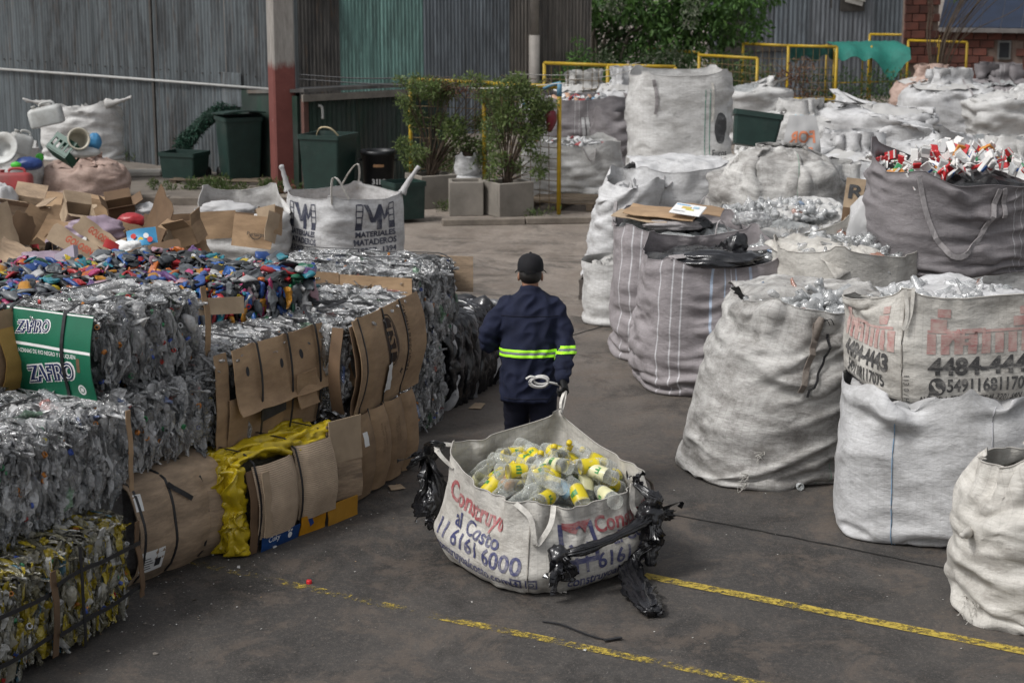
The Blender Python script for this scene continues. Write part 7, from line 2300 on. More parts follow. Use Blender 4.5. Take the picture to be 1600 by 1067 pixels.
def carton_mesh(a, b, v):
    key = (a, b, v)
    if key in cart_me: return cart_me[key]
    gg = random.Random(str(key)); w, d, h = gg.uniform(.06, .075), gg.uniform(.012, .035), gg.uniform(.10, .15)
    mb = MB(); mb.box((0, 0, 0), (w, d, h), ch=.004)
    mb.v = [tuple(Vector(p) + Vector((0, .018 * math.sin(p[2] * 16 + v), .008 * fbm1(p[0] * 40 + v, 2)))) for p in mb.v]
    mb.box((0, -d / 2 - .0015, -h * .18), (w * .98, .004, h * .42), mi=1); mb.box((0, d / 2 + .0015, h * .1), (w * .98, .004, h * .4), mi=1)
    mb.box((0, 0, h / 2 + .008), (w * .96, .008, .018), mi=2)
    me = mb.mesh('carton'); me.materials.append(CM[a]); me.materials.append(CM[b]); me.materials.append(CM['white']); cart_me[key] = me
    return me


combos = [('red', 'white', 'red and white drink carton')] * 6 + [('white', 'red', 'white drink carton with a red panel')] * 5 + [('white', 'blue', 'white and blue drink carton')] * 2 + [('grey', 'white', 'dull silver drink carton')] * 2 + [('orange', 'yellow', 'orange and yellow drink carton'), ('green', 'white', 'green and white drink carton')]
Mr = Matrix.Rotation(R(14), 4, 'Z')
for i in range(120):
    x, y = g.uniform(-.54, .60), g.uniform(-.42, .44)
    a, b, lab = g.choice(combos)
    z = .70 + .10 * (1 - (x / .7) ** 2) + .06 * (x > .1) + g.uniform(-.02, .05) + (.05 if y > .1 else 0)
    o = bpy.data.objects.new('carton', carton_mesh(a, b, g.randrange(2))); COL.objects.link(o)
    p = r11.location + (Mr @ Vector((x, y, z)))
    o.matrix_world = Matrix.Translation(p) @ Matrix.Rotation(g.uniform(0, 6.28), 4, 'Z') @ Matrix.Rotation(g.gauss(0, .9), 4, 'X') @ Matrix.Rotation(g.gauss(0, .8), 4, 'Y')
    wx = ('far left', 'left', 'middle', 'right', 'far right')[min(4, int((x + .54) / .23))]; wy = ('front', 'second', 'third', 'rear')[min(3, int((y + .42) / .215))]
    tag(o, '%s, %s row, %s of the dark grey sack' % (lab, wy, wx), 'carton', 'drink cartons in the dark grey sack')

# ------------------------------------------------------------------ the far heap of sacks
FAR = [  # px centre, py of rim, z of rim, w, d, h, rz, material, corners?, label
    (1182, 128, 1.15, 1.0, .9, 1.15, 10, 'bag_white', 1, 'white sack behind the yellow frame, left of the far heap'),
    (1256, 168, 1.10, 1.15, 1.0, 1.10, 4, 'bag_white', 1, 'creased white sack with pale blue print on its rim, behind the green tub'),
    (1372, 158, 1.20, 1.35, 1.1, 1.2, -12, 'bag_clean', 1, 'broad white sack with a raised left fold in the middle of the far heap'),
    (1490, 132, 1.20, 1.25, 1.0, 1.2, 8, 'bag_clean', 1, 'white sack with a slanted seam near the top of the far heap'),
    (1520, 205, 1.25, 1.40, 1.1, 1.25, 14, 'bag_clean', 1, 'wide smooth white sack right behind the sack of cartons'),
    (1342, 222, 1.15, 1.20, 1.0, 1.15, 2, 'bag_clean', 0, 'flat topped white sack left of the sack of cartons'),
    (1585, 150, 1.15, .95, .9, 1.15, 12, 'bag_white', 1, 'creased white sack at the right edge of the far heap'),
    (1592, 232, 1.20, .9, .9, 1.2, -10, 'bag_white', 1, 'crumpled white sack at the right edge above the cartons'),
    (1570, 112, 1.35, 1.15, 1.0, 1.35, -6, 'bag_dark', 0, 'grey sack with black lettering at the top right of the far heap'),
    (1462, 112, 1.2, 1.1, .9, 1.2, 14, 'bag_pink', 0, 'brownish sack near the metal drum'),
    (1196, 236, 1.0, 1.2, 1.0, 1.0, 6, 'bag_white', 0, 'flat white sack below the green tub'),
    (1590, 350, 1.0, .9, .9, 1.0, 8, 'bag_white', 0, 'white sack at the right edge beside the sack of cartons'),
    (1300, 300, 1.05, 1.1, .9, 1.05, 20, 'bag_white', 0, 'white sack showing between the grimy sack and the upright brown card'),
]
for i, (px, py, zr, w, d, h, rz, mt, cn, lab) in enumerate(FAR):
    p = at(px, py, zr)
    cs = [h * random.uniform(1.0, 1.1) for _ in range(4)]; w *= 1.36; d *= 1.1; h *= 1.1; zb = .0 if i % 3 else random.uniform(.0, .25)
    cn = cn and i % 2 == 0; kq = random.randrange(4); cs = tuple(c if q in (kq, (kq + 1) % 4) else None for q, c in enumerate(cs)) if cn else None
    rt, X, s = bag('bulk_sack', (p.x, p.y + d * .35, zb), R(rz), w, d, h, M[mt], lab, group='big woven sacks on the right', fill=h * .82, NU=72, NV=34, n=2.9, bulge=.06, seed=100 + i, slack=.2, corners=cs, mouth=1.0 if cn else .72, lump=.08, dome=.12 if cn else .3, crease=.032, sag=.14)
    filler(rt, w * .86, d * .86, h * .74, M['bag_white'] if i % 4 else M['fill_clear'], lump=.025, seed=i, smooth=True, dome=.10)
    if i == 1: lettering(s, 'LINEATEX', s.ul * .5, h * .98, .16, ink_mat('pale_blue_print', (.25, .40, .48), (.55, .55, .55), .5), rt, bold=.03, width=.8)
    if i == 9: lettering(s, 'OBRERHO', s.ul * .5, h * .98, .2, ink1, rt, bold=.03, width=.9)
    if i in (3, 6): hang_strap(s, s.ul * (.55 if i == 3 else .62), h * 1.05, h * .45, M['webbing_grey'], rt, .04, .02)
# sacks behind the planter frame on the left of the tall one
for (px, py, back, rz, w, d, h, mt, lab, sd_, cn) in ((895, 318, .75, 5, 1.35, 1.0, .82, 'bag_white', 'grey white sack slumped on the pallet behind the yellow right post', 61, 1), (908, 296, 1.5, -4, 1.55, 1.1, 1.25, 'bag_dark', 'dark grey sack with coloured scraps behind the yellow right post', 62, 1),
                                                 (978, 285, 1.4, 0, .75, .9, 1.7, 'bag_clean', 'slim tall white sack left of the tallest white sack', 63, 0), (965, 300, 1.2, 0, .65, .8, 1.12, 'bag_dark', 'slim dark grey sack below the slim tall white sack', 64, 1), (915, 262, 1.6, 0, 1.1, .9, 1.5, 'bag_white', 'pale sack peeking over the dark grey sack', 65, 0)):
    rt, X, s = sack(px, py, (0, back), rz, w, d, h, mt, lab, fill=h * .84, NU=84, NV=38, n=3.2, bulge=.05, seed=sd_, slack=.16, corners=tuple(h * (1.03 + .06 * random.random()) for _ in range(4)) if cn else None, mouth=1 if cn else .75, dome=0 if cn else .2)
    filler(rt, w * .9, d * .9, h * .8, M['bag_white'] if cn == 0 else M['fill_clear'])
    if sd_ == 62:
        hang_strap(s, s.ul * .52, h * .95, h * .62, M['bag_clean'], rt, .05, .02); hang_strap(s, s.ul * .535, h * .95, h * .62, M['bag_clean'], rt, .05, .02)
        heap_pieces('mixed_scraps', rt.location, 0, 1.2, .7, h * .95, 60, HDPE, island_mat('bright_scraps', [(0, (.5, .5, .5)), (.3, (.45, .05, .05)), (.45, (.5, .3, .2)), (.6, (.1, .25, .4)), (.75, (.6, .6, .6))], .4), 'red, blue and white scraps on top of the dark grey sack behind the post', 'scraps', .05, (.6, .9))
    if sd_ == 61:
        heap_pieces('mixed_scraps', rt.location, 0, 1.1, .7, h * .92, 60, HDPE, island_mat('pale_scraps', [(0, (.5, .5, .5)), (.5, (.6, .6, .6)), (.85, (.4, .1, .1))], .4), 'pale scraps in the mouth of the grey white sack on the pallet', 'scraps', .05, (.5, .8))
        loop_strap(rt, X[-1, 44], X[-3, 48], Vector(X[-1, 46]) + Vector((.05, -.12, -.4)), M['webbing_grey'], .04)
# the planter's white sack, a box behind it, a red pot on the post
q = at(731, 322); rt, X, s = bag('small_sack', (q.x, q.y, .40), R(5), .30, .26, .36, M['bag_clean'], 'small white sack standing in the middle planter', fill=.32, NU=56, NV=28, n=2.5, seed=66, slack=.12, corners=(.36, .37, .36, .40), mouth=.8)
filler(rt, .24, .22, .3, M['soil'])
mb = MB(); mb.box((0, 0, 0), (.30, .2, .16), ch=.004); o = mb.build('carton_box', M['paper_white'], loc=atY(828, 163, 26.2)); tag(o, 'white box with blue print on the dark grey sack behind the planters', 'box')
bs = Surf(np.array([[(x, -.104, z) for x in np.linspace(-.15, .15, 6)] for z in np.linspace(-.08, .08, 4)]), .3, .16)
lettering(bs, 'ATR', .21, .08, .07, simple('light_blue_print', (.06, .25, .4), .6), o, bold=.02); print_on(bs, shape_flat(circ(0, 0, .045, 12)), .08, .08, simple('light_blue_print', (.06, .25, .4), .6), o, name='printed_mark')
mb = MB(); mb.tube(bez([(0, 0, .13), (.03, -.03, .05), (.0, 0, -.12)], 5), [.05, .075, .085, .085, .08, .075, .07, .06, .05, .04, .03], 10, up=(0, 1, 0)); o = mb.build('red_pot', simple('dark_red_pot', (.12, .012, .02), .4, .4), loc=atY(858, 192, 24.2)); tag(o, 'dark red pot hanging on the wire mesh by the right post', 'pot')
# green tub lying on the sacks
wheelie(atY(1176, 236, 20.6), R(5), .54, .5, .44, 'dark green square tub lying between the tall white sack and the far heap', scale_top=1.15, wheels=False, rot=(R(-8), R(7), R(-6)))
# flap with orange letters seen from behind
p = atY(1252, 215, 18.9); fl_ = thing('sack_flap', p, 0, 'white flap with orange letters seen in mirror writing', 'flap')
P = np.zeros((10, 10, 3))
for i in range(10):
    for j in range(10):
        u_, v_ = j / 9 - .5, i / 9
        P[i, j] = (.44 * u_ * (1 - .35 * v_) + .02 * v_, .05 * mnoise.noise(Vector((u_ * 3, v_ * 3, 4))) + .10 * v_ ** 2, .42 * v_ - .2 + .03 * mnoise.noise(Vector((u_ * 4, 8, v_))))
link('cloth', slab('cloth', P, .004), M['bag_clean'], fl_); sf = Surf(P, .44, .42)
ino = ink_mat('orange_print', (.50, .16, .07), (.6, .6, .6), .3)
lettering(sf, 'FOR', .22, .19, .17, ino, fl_, bold=.03, width=.33, mirror=True, off=.006); lettering(sf, 'ROR', .22, .04, .12, ino, fl_, bold=.03, width=.26, mirror=True, off=.006)

# ------------------------------------------------------------------ the dragged sack
DC = Vector((.19, 10.04, 0)); DR = R(36)
ca, sa = math.cos(-DR), math.sin(-DR)
HAND = Vector((.335, 10.93, .80))     # where the hand holds the rear loop


def dloc(p):
    d = Vector(p) - DC
    return Vector((d.x * ca - d.y * sa, d.x * sa + d.y * ca, d.z))


dr, XD, sD = bag('dragged_sack', tuple(DC), DR, .92, .92, .62, M['bag_cream'], 'cream sack of yellow label bottles being dragged by the man, with blue and red print', fill=.40, NU=144, NV=60, subsurf=1, n=3.4, bulge=.20, seed=70, slack=.05, sag=.05, crease=.010,
                 corners=(.70, .53, .54, .76), foot=.84, hem=M['webbing'], lump=.025, pull=[(.875, *dloc(HAND - Vector((.03, .10, .08))))], iters=240)
filler(dr, .86, .86, .36, M['fill_clear'], lump=.02, dome=.05)
ND = 144
kc = {n: int(round(ND * t)) for n, t in (('left', .125), ('front', .375), ('right', .625), ('back', .875))}
blue_i, red_i = ink_mat('navy_sack_print', (.03, .035, .12), (.46, .44, .41), .45), ink_mat('red_sack_print', (.30, .04, .05), (.46, .44, .41), .5)
L0, R0 = sD.ul * .252, sD.ul * .512
lettering(sD, 'Construyo', L0 + .0, .535, .125, red_i, dr, bold=.025, width=.56)
lettering(sD, 'al Costo', L0 + .04, .435, .11, blue_i, dr, bold=.02, width=.46)
lettering(sD, '11 6161 6000', L0 + .05, .345, .115, blue_i, dr, bold=.02, width=.74)
lettering(sD, 'construyoalcosto.com', L0 + .02, .265, .07, blue_i, dr, bold=.015, width=.68)
print_on(sD, shape_flat(frame_polys(-.03, -.03, .03, .03, .008) + [rect(-.004, -.022, .008, .02), rect(-.012, .0, .016, .008)] + frame_polys(.05, -.03, .11, .03, .008) + circ(.08, 0, .016, 12, .009)), L0 + .39, .265, blue_i, dr, name='printed_mark')
print_on(sD, shape_flat(frame_polys(-.125, -.11, .125, .11, .028) + arc_polys(0, .02, .075, .052, 3.5, 5.93, 10)), R0 - .20, .455, blue_i, dr, name='printed_emblem')
print_on(sD, shape_flat([[(-.10, .085), (-.02, .055), (0, .10), (.05, .05), (.12, .12), (-.10, .12)]]), R0 - .20, .455, red_i, dr, name='printed_emblem', off=.006)
lettering(sD, 'Construyo', R0 + .20, .525, .125, red_i, dr, bold=.025, width=.52)
lettering(sD, 'al Costo', R0 + .24, .435, .10, blue_i, dr, bold=.02, width=.40)
lettering(sD, '11 6161 6000', R0 + .12, .335, .115, blue_i, dr, bold=.02, width=.72)
lettering(sD, 'construyoalcosto.com', R0 + .06, .255, .07, blue_i, dr, bold=.015, width=.70)
seam(sD, sD.ul * .375, .02, .60, thread, dr, .004); seam(sD, sD.ul * .875, .2, .6, thread, dr, .004)
V3 = lambda k, j=-1: Vector(XD[j, k % ND])
# loops at the corners
kl = kc['left']; loop_strap(dr, V3(kl - 3, -2), V3(kl + 7, -4), V3(kl) + Vector((-.14, .04, .02)) * 1.4, M['webbing'], .035, side=(.3, 1, .5))
kf = kc['front']; mb = MB(); pts = bez([V3(kf - 4) + Vector((.0, -.02, .0)), V3(kf, -6) + Vector((-.03, -.035, 0)), V3(kf, -14) + Vector((.0, -.04, 0)), V3(kf, -18) + Vector((.03, -.035, 0)), V3(kf + 3, -9) + Vector((.02, -.04, 0)), V3(kf + 5) + Vector((.01, -.02, .0))], 5)
mb.ribbon(pts, .03, .006, (.7, -.7, 0)); mb.build('lifting_loop', M['webbing'], dr)
kr = kc['right']; mb = MB(); mb.ribbon(bez([V3(kr - 5) + Vector((0, -.02, .02)), V3(kr - 7, -8) + Vector((0, -.05, 0)), V3(kr - 5, -15) + Vector((0.01, -.05, 0)), V3(kr - 2, -9) + Vector((.02, -.04, 0)), V3(kr) + Vector((.01, -.01, .03))], 5), .035, .006, (1, 0, 0)); mb.build('lifting_loop', M['webbing'], dr)
mb = MB(); mb.ribbon(bez([V3(kr + 1) + Vector((.01, 0, .0)), V3(kr + 3, -6) + Vector((.05, 0, 0)), V3(kr + 2, -14) + Vector((.05, 0, .0)), V3(kr + 4, -20) + Vector((.03, 0, 0))], 5), .03, .006, (0, 1, 0)); mb.build('lifting_loop', M['webbing_dark'], dr)
kb = kc['back']; hb_ = dloc(HAND)
mb = MB(); mb.ribbon(bez([V3(kb) + Vector((0, 0, -.03)), V3(kb) * .6 + hb_ * .4 + Vector((.012, 0, 0)), hb_ + Vector((0, 0, .01)), V3(kb) * .6 + hb_ * .4 - Vector((.014, 0, 0)), V3(kb) + Vector((0, 0, -.03))], 5), .02, .006, (0, 1, .2)); mb.build('lifting_loop', M['webbing'], dr)
mb = MB(); q = V3(kf, 1) + Vector((.03, -.03, 0))
for e in range(3): mb.tube(bez([q, q + Vector((.01 * e, -.05, -.0)), q + Vector((.02 + .02 * e, -.12 - .02 * e, -.005 + .004 * e))], 4), .004, 5)
mb.build('frayed_threads', M['webbing'], dr)


def film_tie(pts, radii, seed, parent, n=10, amp=.03, flat=.7, mat=None):
    mb = crumple_tube(pts, radii, seed, flat=flat * .8, pleats=9, amp=.55, n=30)
    mb.build('film_tie', mat or M['black_film'], parent)


def knot(p, r, seed, parent):
    bm = bmesh.new(); bmesh.ops.create_icosphere(bm, subdivisions=3, radius=r)
    for v in bm.verts: v.co = v.co * (1 + .45 * mnoise.noise(v.co.normalized() * 2.2 + Vector((seed, 0, 0))) + .15 * mnoise.noise(v.co.normalized() * 6 + Vector((0, seed, 0))))
    me = bpy.data.meshes.new('film_knot'); bm.to_mesh(me); bm.free(); me.polygons.foreach_set('use_smooth', np.ones(len(me.polygons), bool)); link('film_knot', me, M['black_film'], parent, loc=p)


# black plastic tied to the loops: left corner, front band, right corner
tie1 = thing('plastic_tie', DC, DR, 'black plastic strips knotted to the left loop of the dragged sack', 'plastic strip')
a = V3(kl) + Vector((-.20, .08, -.02))
W = lambda x, y, z: dloc((x, y, z))
kx1 = W(-.50, 10.40, .55)
knot(kx1, .055, 1, tie1); knot(W(-.49, 10.39, .36), .045, 2, tie1)
film_tie([kx1, W(-.56, 10.36, .53), W(-.63, 10.34, .47)], [.03, .045, .05, .02], 1, tie1, flat=.4)
film_tie([kx1, W(-.46, 10.36, .44), W(-.45, 10.33, .30), W(-.47, 10.32, .20)], [.03, .045, .05, .07], 2, tie1, flat=.4)
film_tie([kx1, W(-.52, 10.38, .42), W(-.53, 10.34, .28), W(-.52, 10.33, .18)], [.025, .03, .05, .055], 3, tie1, flat=.5)
film_tie([kx1, V3(kl) + Vector((-.12, .05, .0)), V3(kl) + Vector((-.05, .02, -.02))], [.03, .022, .02], 4, tie1)
tie2 = thing('plastic_tie', DC, DR, 'black plastic band tied from the front loop to the right corner of the dragged sack', 'plastic strip')
fk = V3(kf + 4, -22) + Vector((.03, -.07, 0)); rk = V3(kr - 5, -14) + Vector((.02, -.10, .02))
mid = V3((kf * 2 + kr) // 3, -18) + Vector((.0, -.10, 0)); mid2 = V3((kf + kr * 2) // 3, -15) + Vector((.0, -.10, 0))
knot(fk, .06, 5, tie2); film_tie([fk, mid, mid2, rk], [.022, .036, .026, .038, .03], 5, tie2, n=12, flat=.8)
film_tie([fk, fk + Vector((-.03, -.03, -.08)), fk + Vector((-.06, -.04, -.20))], [.03, .02, .012, .006], 6, tie2, flat=.4)
film_tie([fk, fk + Vector((.03, -.03, -.06)), fk + Vector((.03, -.04, -.14))], [.035, .05, .03], 7, tie2, flat=.5)
tie3 = thing('plastic_tie', DC, DR, 'knotted black plastic at the right corner of the dragged sack, tail trailing on the ground', 'plastic strip')
up_ = V3(kr - 5, -2) + Vector((.0, -.03, .04))
knot(rk, .075, 8, tie3); knot(rk + Vector((.01, -.01, .09)), .05, 9, tie3)
film_tie([up_, rk + Vector((.0, .0, .1)), rk], [.022, .04, .05], 8, tie3, flat=.6)
film_tie([rk, rk + Vector((.10, .03, -.02)), rk + Vector((.17, .05, -.07))], [.04, .06, .03], 9, tie3, flat=.5)
g3 = rk.copy(); gz = rk.z
film_tie([rk, rk + Vector((.0, -.06, -gz * .4)), dloc(at(985, 905)) + Vector((0, 0, .10)), dloc(at(1000, 938)) + Vector((0, 0, .05)), dloc(at(1022, 966)) + Vector((0, 0, .035))], [.04, .05, .055, .07, .045], 10, tie3, n=14, flat=.6)
film_tie([rk, rk + Vector((-.05, -.05, -gz * .4)), rk + Vector((-.06, -.08, -gz * .75))], [.04, .05, .02], 11, tie3, flat=.5)

def fringe(parent, p, d, n, seed, L=.16):
    g = random.Random(seed); p, d = Vector(p), Vector(d)
    for _ in range(n):
        e = d + Vector((g.gauss(0, .45), g.gauss(0, .35), g.gauss(0, .3))); l = L * g.uniform(.5, 1.1)
        pts = bez([p, p + e * l * .4 + Vector((0, 0, .015)), p + e * l * .75 + Vector((g.gauss(0, .02), g.gauss(0, .02), g.gauss(0, .015))), p + e * l], 4)
        tw = g.uniform(0, 3); mb = MB(); mb.ribbon(pts, g.uniform(.012, .04), .0015, [(math.cos(tw + i * .35), math.sin(tw + i * .35), .5) for i in range(len(pts))]); mb.build('film_shred', M['black_film'], parent)


fringe(tie1, kx1, (-.8, .1, -.3), 9, 1); fringe(tie1, W(-.50, 10.34, .22), (0, -.2, -1), 7, 2, .13); fringe(tie2, fk, (-.1, -.4, -.9), 7, 3, .15); fringe(tie2, fk, (.6, -.3, -.5), 5, 4, .12)
fringe(tie3, rk, (.8, 0, -.1), 8, 5, .18); fringe(tie3, up_, (.3, -.2, .6), 5, 6, .09); fringe(tie3, dloc(at(1018, 962)) + Vector((0, 0, .03)), (.25, -.3, -.03), 6, 7, .10)

# bottles in it
M['bottle_clear'] = clear_mat('clear_bottle_plastic', (.56, .58, .54), .86, .05)
M['label_yellow'] = simple('yellow_bottle_label', (.62, .50, .02), .4, .12, 12)
M['label_pale'] = simple('pale_yellow_label', (.62, .60, .36), .4, .12, 12)
M['label_orange'] = simple('orange_bottle_label', (.60, .24, .02), .4, .12, 12)
M['label_blue'] = simple('pale_blue_label', (.25, .40, .52), .4, .12, 12)
M['label_green'] = simple('green_label_print', (.05, .22, .06), .45, .15, 20)
M['cap_yellow'] = simple('yellow_cap', (.62, .46, .015), .4, .1)
bprof = [(.0145, .27), (.0145, .25), (.018, .245), (.017, .235), (.022, .22), (.036, .19), (.0425, .165), (.0425, .15), (.040, .145), (.040, .075), (.0425, .07), (.0425, .05), (.039, .042), (.0425, .033), (.041, .01), (.034, .002), (.010, .008)]


def bottle_meshes(v):
    g = random.Random(v); dent = [(g.uniform(0, 6.28), g.uniform(.04, .2), g.uniform(.004, .014)) for _ in range(3)]

    def dn(p):
        p = Vector(p)
        a = math.atan2(p.y, p.x); r = math.hypot(p.x, p.y)
        for (a0, z0, k) in dent:
            da = math.atan2(math.sin(a - a0), math.cos(a - a0)); r -= k * math.exp(-(da / .7) ** 2 - ((p.z - z0) / .03) ** 2) * (r / .04)
        return (r * math.cos(a), r * math.sin(a), p.z)
    mb = MB(); mb.lathe(bprof, 16); mb.v = [dn(p) for p in mb.v]; body = mb.mesh('body'); body.materials.append(M['bottle_clear'])
    mb = MB(); mb.lathe([(.0418, .158), (.0424, .11), (.0418, .062)], 16); mb.v = [dn(p) for p in mb.v]
    lab = mb.mesh('label')
    mb = MB()
    for a0 in (0.2, 3.3):
        P = []
        for (da, z) in ((-.5, .095), (.5, .095), (.5, .125), (-.5, .118)): P.append(dn((.043 * math.cos(a0 + da), .043 * math.sin(a0 + da), z)))
        Pm = [dn((.0438 * math.cos(a0), .0438 * math.sin(a0), z)) for z in (.095, .122)]
        mb.add([P[0], Pm[0], Pm[1], P[3]], [(0, 1, 2, 3)]); mb.add([Pm[0], P[1], P[2], Pm[1]], [(0, 1, 2, 3)])
    pr = mb.mesh('label_print'); pr.materials.append(M['label_green'])
    mb = MB(); mb.lathe([(.001, .282), (.0155, .282), (.0165, .278), (.0165, .258), (.014, .258)], 12); cap = mb.mesh('cap'); cap.materials.append(M['cap_yellow'])
    return body, lab, pr, cap


BV = [bottle_meshes(v) for v in range(5)]
lab_me = {}
g = random.Random(44)
spots = []
for ring, (n, rad) in enumerate(((15, .335), (11, .22), (7, .11), (3, .03))):
    for i in range(n):
        a = 6.283 * (i + g.uniform(-.25, .25)) / n; spots.append((rad * g.uniform(.92, 1.05), a, 0))
for i in range(22):
    spots.append((math.sqrt(g.random()) * .30, g.uniform(0, 6.28), 1))
for i, (r, a, lay) in enumerate(spots):
    sq = 1.18 if abs(math.sin(2 * (a))) > .6 else 1.0
    x, y = r * math.cos(a) * sq, r * math.sin(a) * sq
    kind = 'orange' if i == 20 else 'blue' if i in (23, 31) else 'plain' if g.random() < .33 else 'yellow'
    lab = {'orange': 'clear bottle with an orange label near the rear of the dragged sack', 'blue': 'clear bottle with a pale blue label in the dragged sack', 'plain': 'clear unlabelled bottle in the dragged sack', 'yellow': 'clear bottle with a yellow label in the dragged sack'}[kind]
    z = .475 + lay * .08 + .06 * (1 - (r / .4) ** 2) + g.uniform(-.015, .015)
    b = thing('plastic_bottle', DC, 0, lab, 'bottle', 'bottles in the dragged sack')
    tilt = g.uniform(35, 100); az = a + g.uniform(-1.3, 1.3) + math.pi
    b.matrix_world = Matrix.Translation(DC) @ Matrix.Rotation(DR, 4, 'Z') @ Matrix.Translation((x, y, z)) @ Matrix.Rotation(az, 4, 'Z') @ Matrix.Rotation(R(tilt), 4, 'Y') @ Matrix.Rotation(g.uniform(0, 6.28), 4, 'Z') @ Matrix.Scale(g.uniform(1.02, 1.16), 4) @ Matrix.Translation((0, 0, -.13))
    body, lm, pr, cap = BV[g.randrange(5)]
    link('body', body, None, b)
    if kind != 'plain':
        o = bpy.data.objects.new('label', lm); COL.objects.link(o); o.parent = b
        if not len(lm.materials): lm.materials.append(M['label_yellow'])
        o.material_slots[0].link = 'OBJECT'; o.material_slots[0].material = M['label_pale' if kind == 'yellow' and i % 3 == 0 else 'label_' + kind]
        if kind == 'yellow': link('label_print', pr, None, b)
    capped = False
    if g.random() < .42: link('cap', cap, None, b); capped = True
    sect = ('right', 'rear right', 'rear', 'rear left', 'left', 'front left', 'front', 'front right')[int(((a + DR + .393) % 6.2832) / .7854) % 8]
    where = 'edge' if r > .28 else 'middle ring' if r > .15 else 'centre'
    b['label'] = '%s bottle, %s%s, %s %s of the dragged sack' % ({'orange': 'orange label', 'blue': 'pale blue label', 'plain': 'unlabelled clear', 'yellow': 'yellow label'}[kind], 'capped' if capped else 'uncapped', ', on top' if lay else '', sect, where)

# ------------------------------------------------------------------ the man
M['skin'] = simple('tanned_skin', (.26, .135, .085), .55, .12, 20, .1, .002)
M['jacket'] = simple('navy_work_jacket', (.009, .012, .030), .85, .3, 9, .35, .004, spec=.25)
M['trousers'] = simple('navy_trousers', (.007, .008, .017), .85, .3, 9, .3, .004, spec=.25)
M['cap_black'] = simple('black_cap_cloth', (.010, .010, .012), .8, .3, 20, .2, spec=.25)
M['hair'] = simple('black_hair', (.010, .008, .007), .5, .4, 90, .8, .004)
M['glove'] = simple('black_glove', (.010, .010, .011), .75, .3, 30, .4, .003, spec=.3)
M['boot'] = simple('black_boot', (.012, .011, .010), .5, .3)
M['band'] = new_mat('fluorescent_band')[0]
M['band'].node_tree.nodes['Principled BSDF'].inputs['Base Color'].default_value = (.42, .92, .03, 1); M['band'].node_tree.nodes['Principled BSDF'].inputs['Roughness'].default_value = .55
M['band_grey'] = simple('reflective_grey', (.17, .18, .19), .35, .1)
MP = Vector((.115, 11.32, 0))
man = thing('person', MP, R(-2), 'man in a navy work jacket with a fluorescent band and black cap pulling the sack', 'person'); man.rotation_euler.x = R(-2.6); man.scale = (.97, .97, .97)


def ring(c, rx, ry, ax=(0, 0, 1), fx=(1, 0, 0), n=18, sq=2.3):
    c = Vector(c); z = Vector(ax).normalized(); x = Vector(fx); x = (x - z * x.dot(z)).normalized(); y = z.cross(x); out = []
    for k in range(n):
        a = 2 * math.pi * k / n; ca_, sa_ = math.cos(a), math.sin(a); rr = (abs(ca_) ** sq + abs(sa_) ** sq) ** (-1 / sq)
        out.append(c + x * (ca_ * rr * rx) + y * (sa_ * rr * ry))
    return out


def limb(mb, pts, radii, n=14, flat=1.0):
    Q = bez(pts, 5); K = len(Q); m_ = len(radii)
    mb.tube(Q, [float(np.interp(i / (K - 1) * (m_ - 1), range(m_), radii)) for i in range(K)], n, flat=flat, up=(.1, .9, .3))
    for p, r in ((Q[0], radii[0]), (Q[-1], radii[-1])):
        mb.lathe([(.001, -r), (r * .7, -r * .7), (r, 0), (r * .7, r * .7), (.001, r)], n, Matrix.Translation(p))


def ball(mb, c, rx, ry, rz, rot=None, n=18):
    Mx = Matrix.Translation(c) @ (rot or Matrix.Identity(4)) @ Matrix.Diagonal((rx, ry, rz, 1))
    mb.lathe([(max(.001, math.sin(math.pi * i / 12)), -math.cos(math.pi * i / 12)) for i in range(13)], n, Mx)


def voxel(mb, size, smooth=6, name='x'):
    me = mb.mesh('tmp'); o = bpy.data.objects.new('tmp', me); COL.objects.link(o)
    md = o.modifiers.new('r', 'REMESH'); md.mode = 'VOXEL'; md.voxel_size = size
    if smooth: s = o.modifiers.new('s', 'SMOOTH'); s.iterations = smooth; s.factor = .5
    dg = bpy.context.evaluated_depsgraph_get(); out = bpy.data.meshes.new_from_object(o.evaluated_get(dg)); out.name = name
    bpy.data.objects.remove(o); bpy.data.meshes.remove(me)
    out.polygons.foreach_set('use_smooth', np.ones(len(out.polygons), bool))
    return out


def wrinkle(me, fn):
    V = np.zeros(len(me.vertices) * 3, np.float32); me.vertices.foreach_get('co', V); V = V.reshape(-1, 3)
    Nn = np.zeros(len(me.vertices) * 3, np.float32); me.vertices.foreach_get('normal', Nn); Nn = Nn.reshape(-1, 3)
    for i in range(len(V)): V[i] += Nn[i] * fn(Vector(V[i]), Vector(Nn[i]))
    me.vertices.foreach_set('co', V.ravel()); me.update()


hl = HAND - MP - Vector((0, .035, .01)); hl /= .97; hl.rotate(Matrix.Rotation(R(2), 3, 'Z'))     # right hand, local
SHR, ELR, WRR = Vector((.185, .04, 1.285)), Vector((.238, -.05, 1.065)), Vector((.215, hl.y * .72 - .02, .905))
SHL, ELL, WRL = Vector((-.185, .06, 1.31)), Vector((-.285, .02, 1.06)), Vector((-.13, .26, 1.03))
HC_ = Vector((.0, .075, 1.50))
body_mb = MB()
body_mb.loft([ring((0, .0, .80), .15, .11), ring((0, .0, .95), .15, .11), ring((0, .03, 1.15), .16, .11), ring((0, .05, 1.28), .13, .08), ring((0, .06, 1.36), .07, .06)])
limb(body_mb, [(0, .05, 1.30), (0, .06, 1.38), HC_ - Vector((0, .01, .04))], [.062, .056, .055])
ball(body_mb, HC_ + Vector((0, .0, .035)), .074, .092, .095); ball(body_mb, HC_ + Vector((-.005, .03, -.045)), .056, .066, .062)
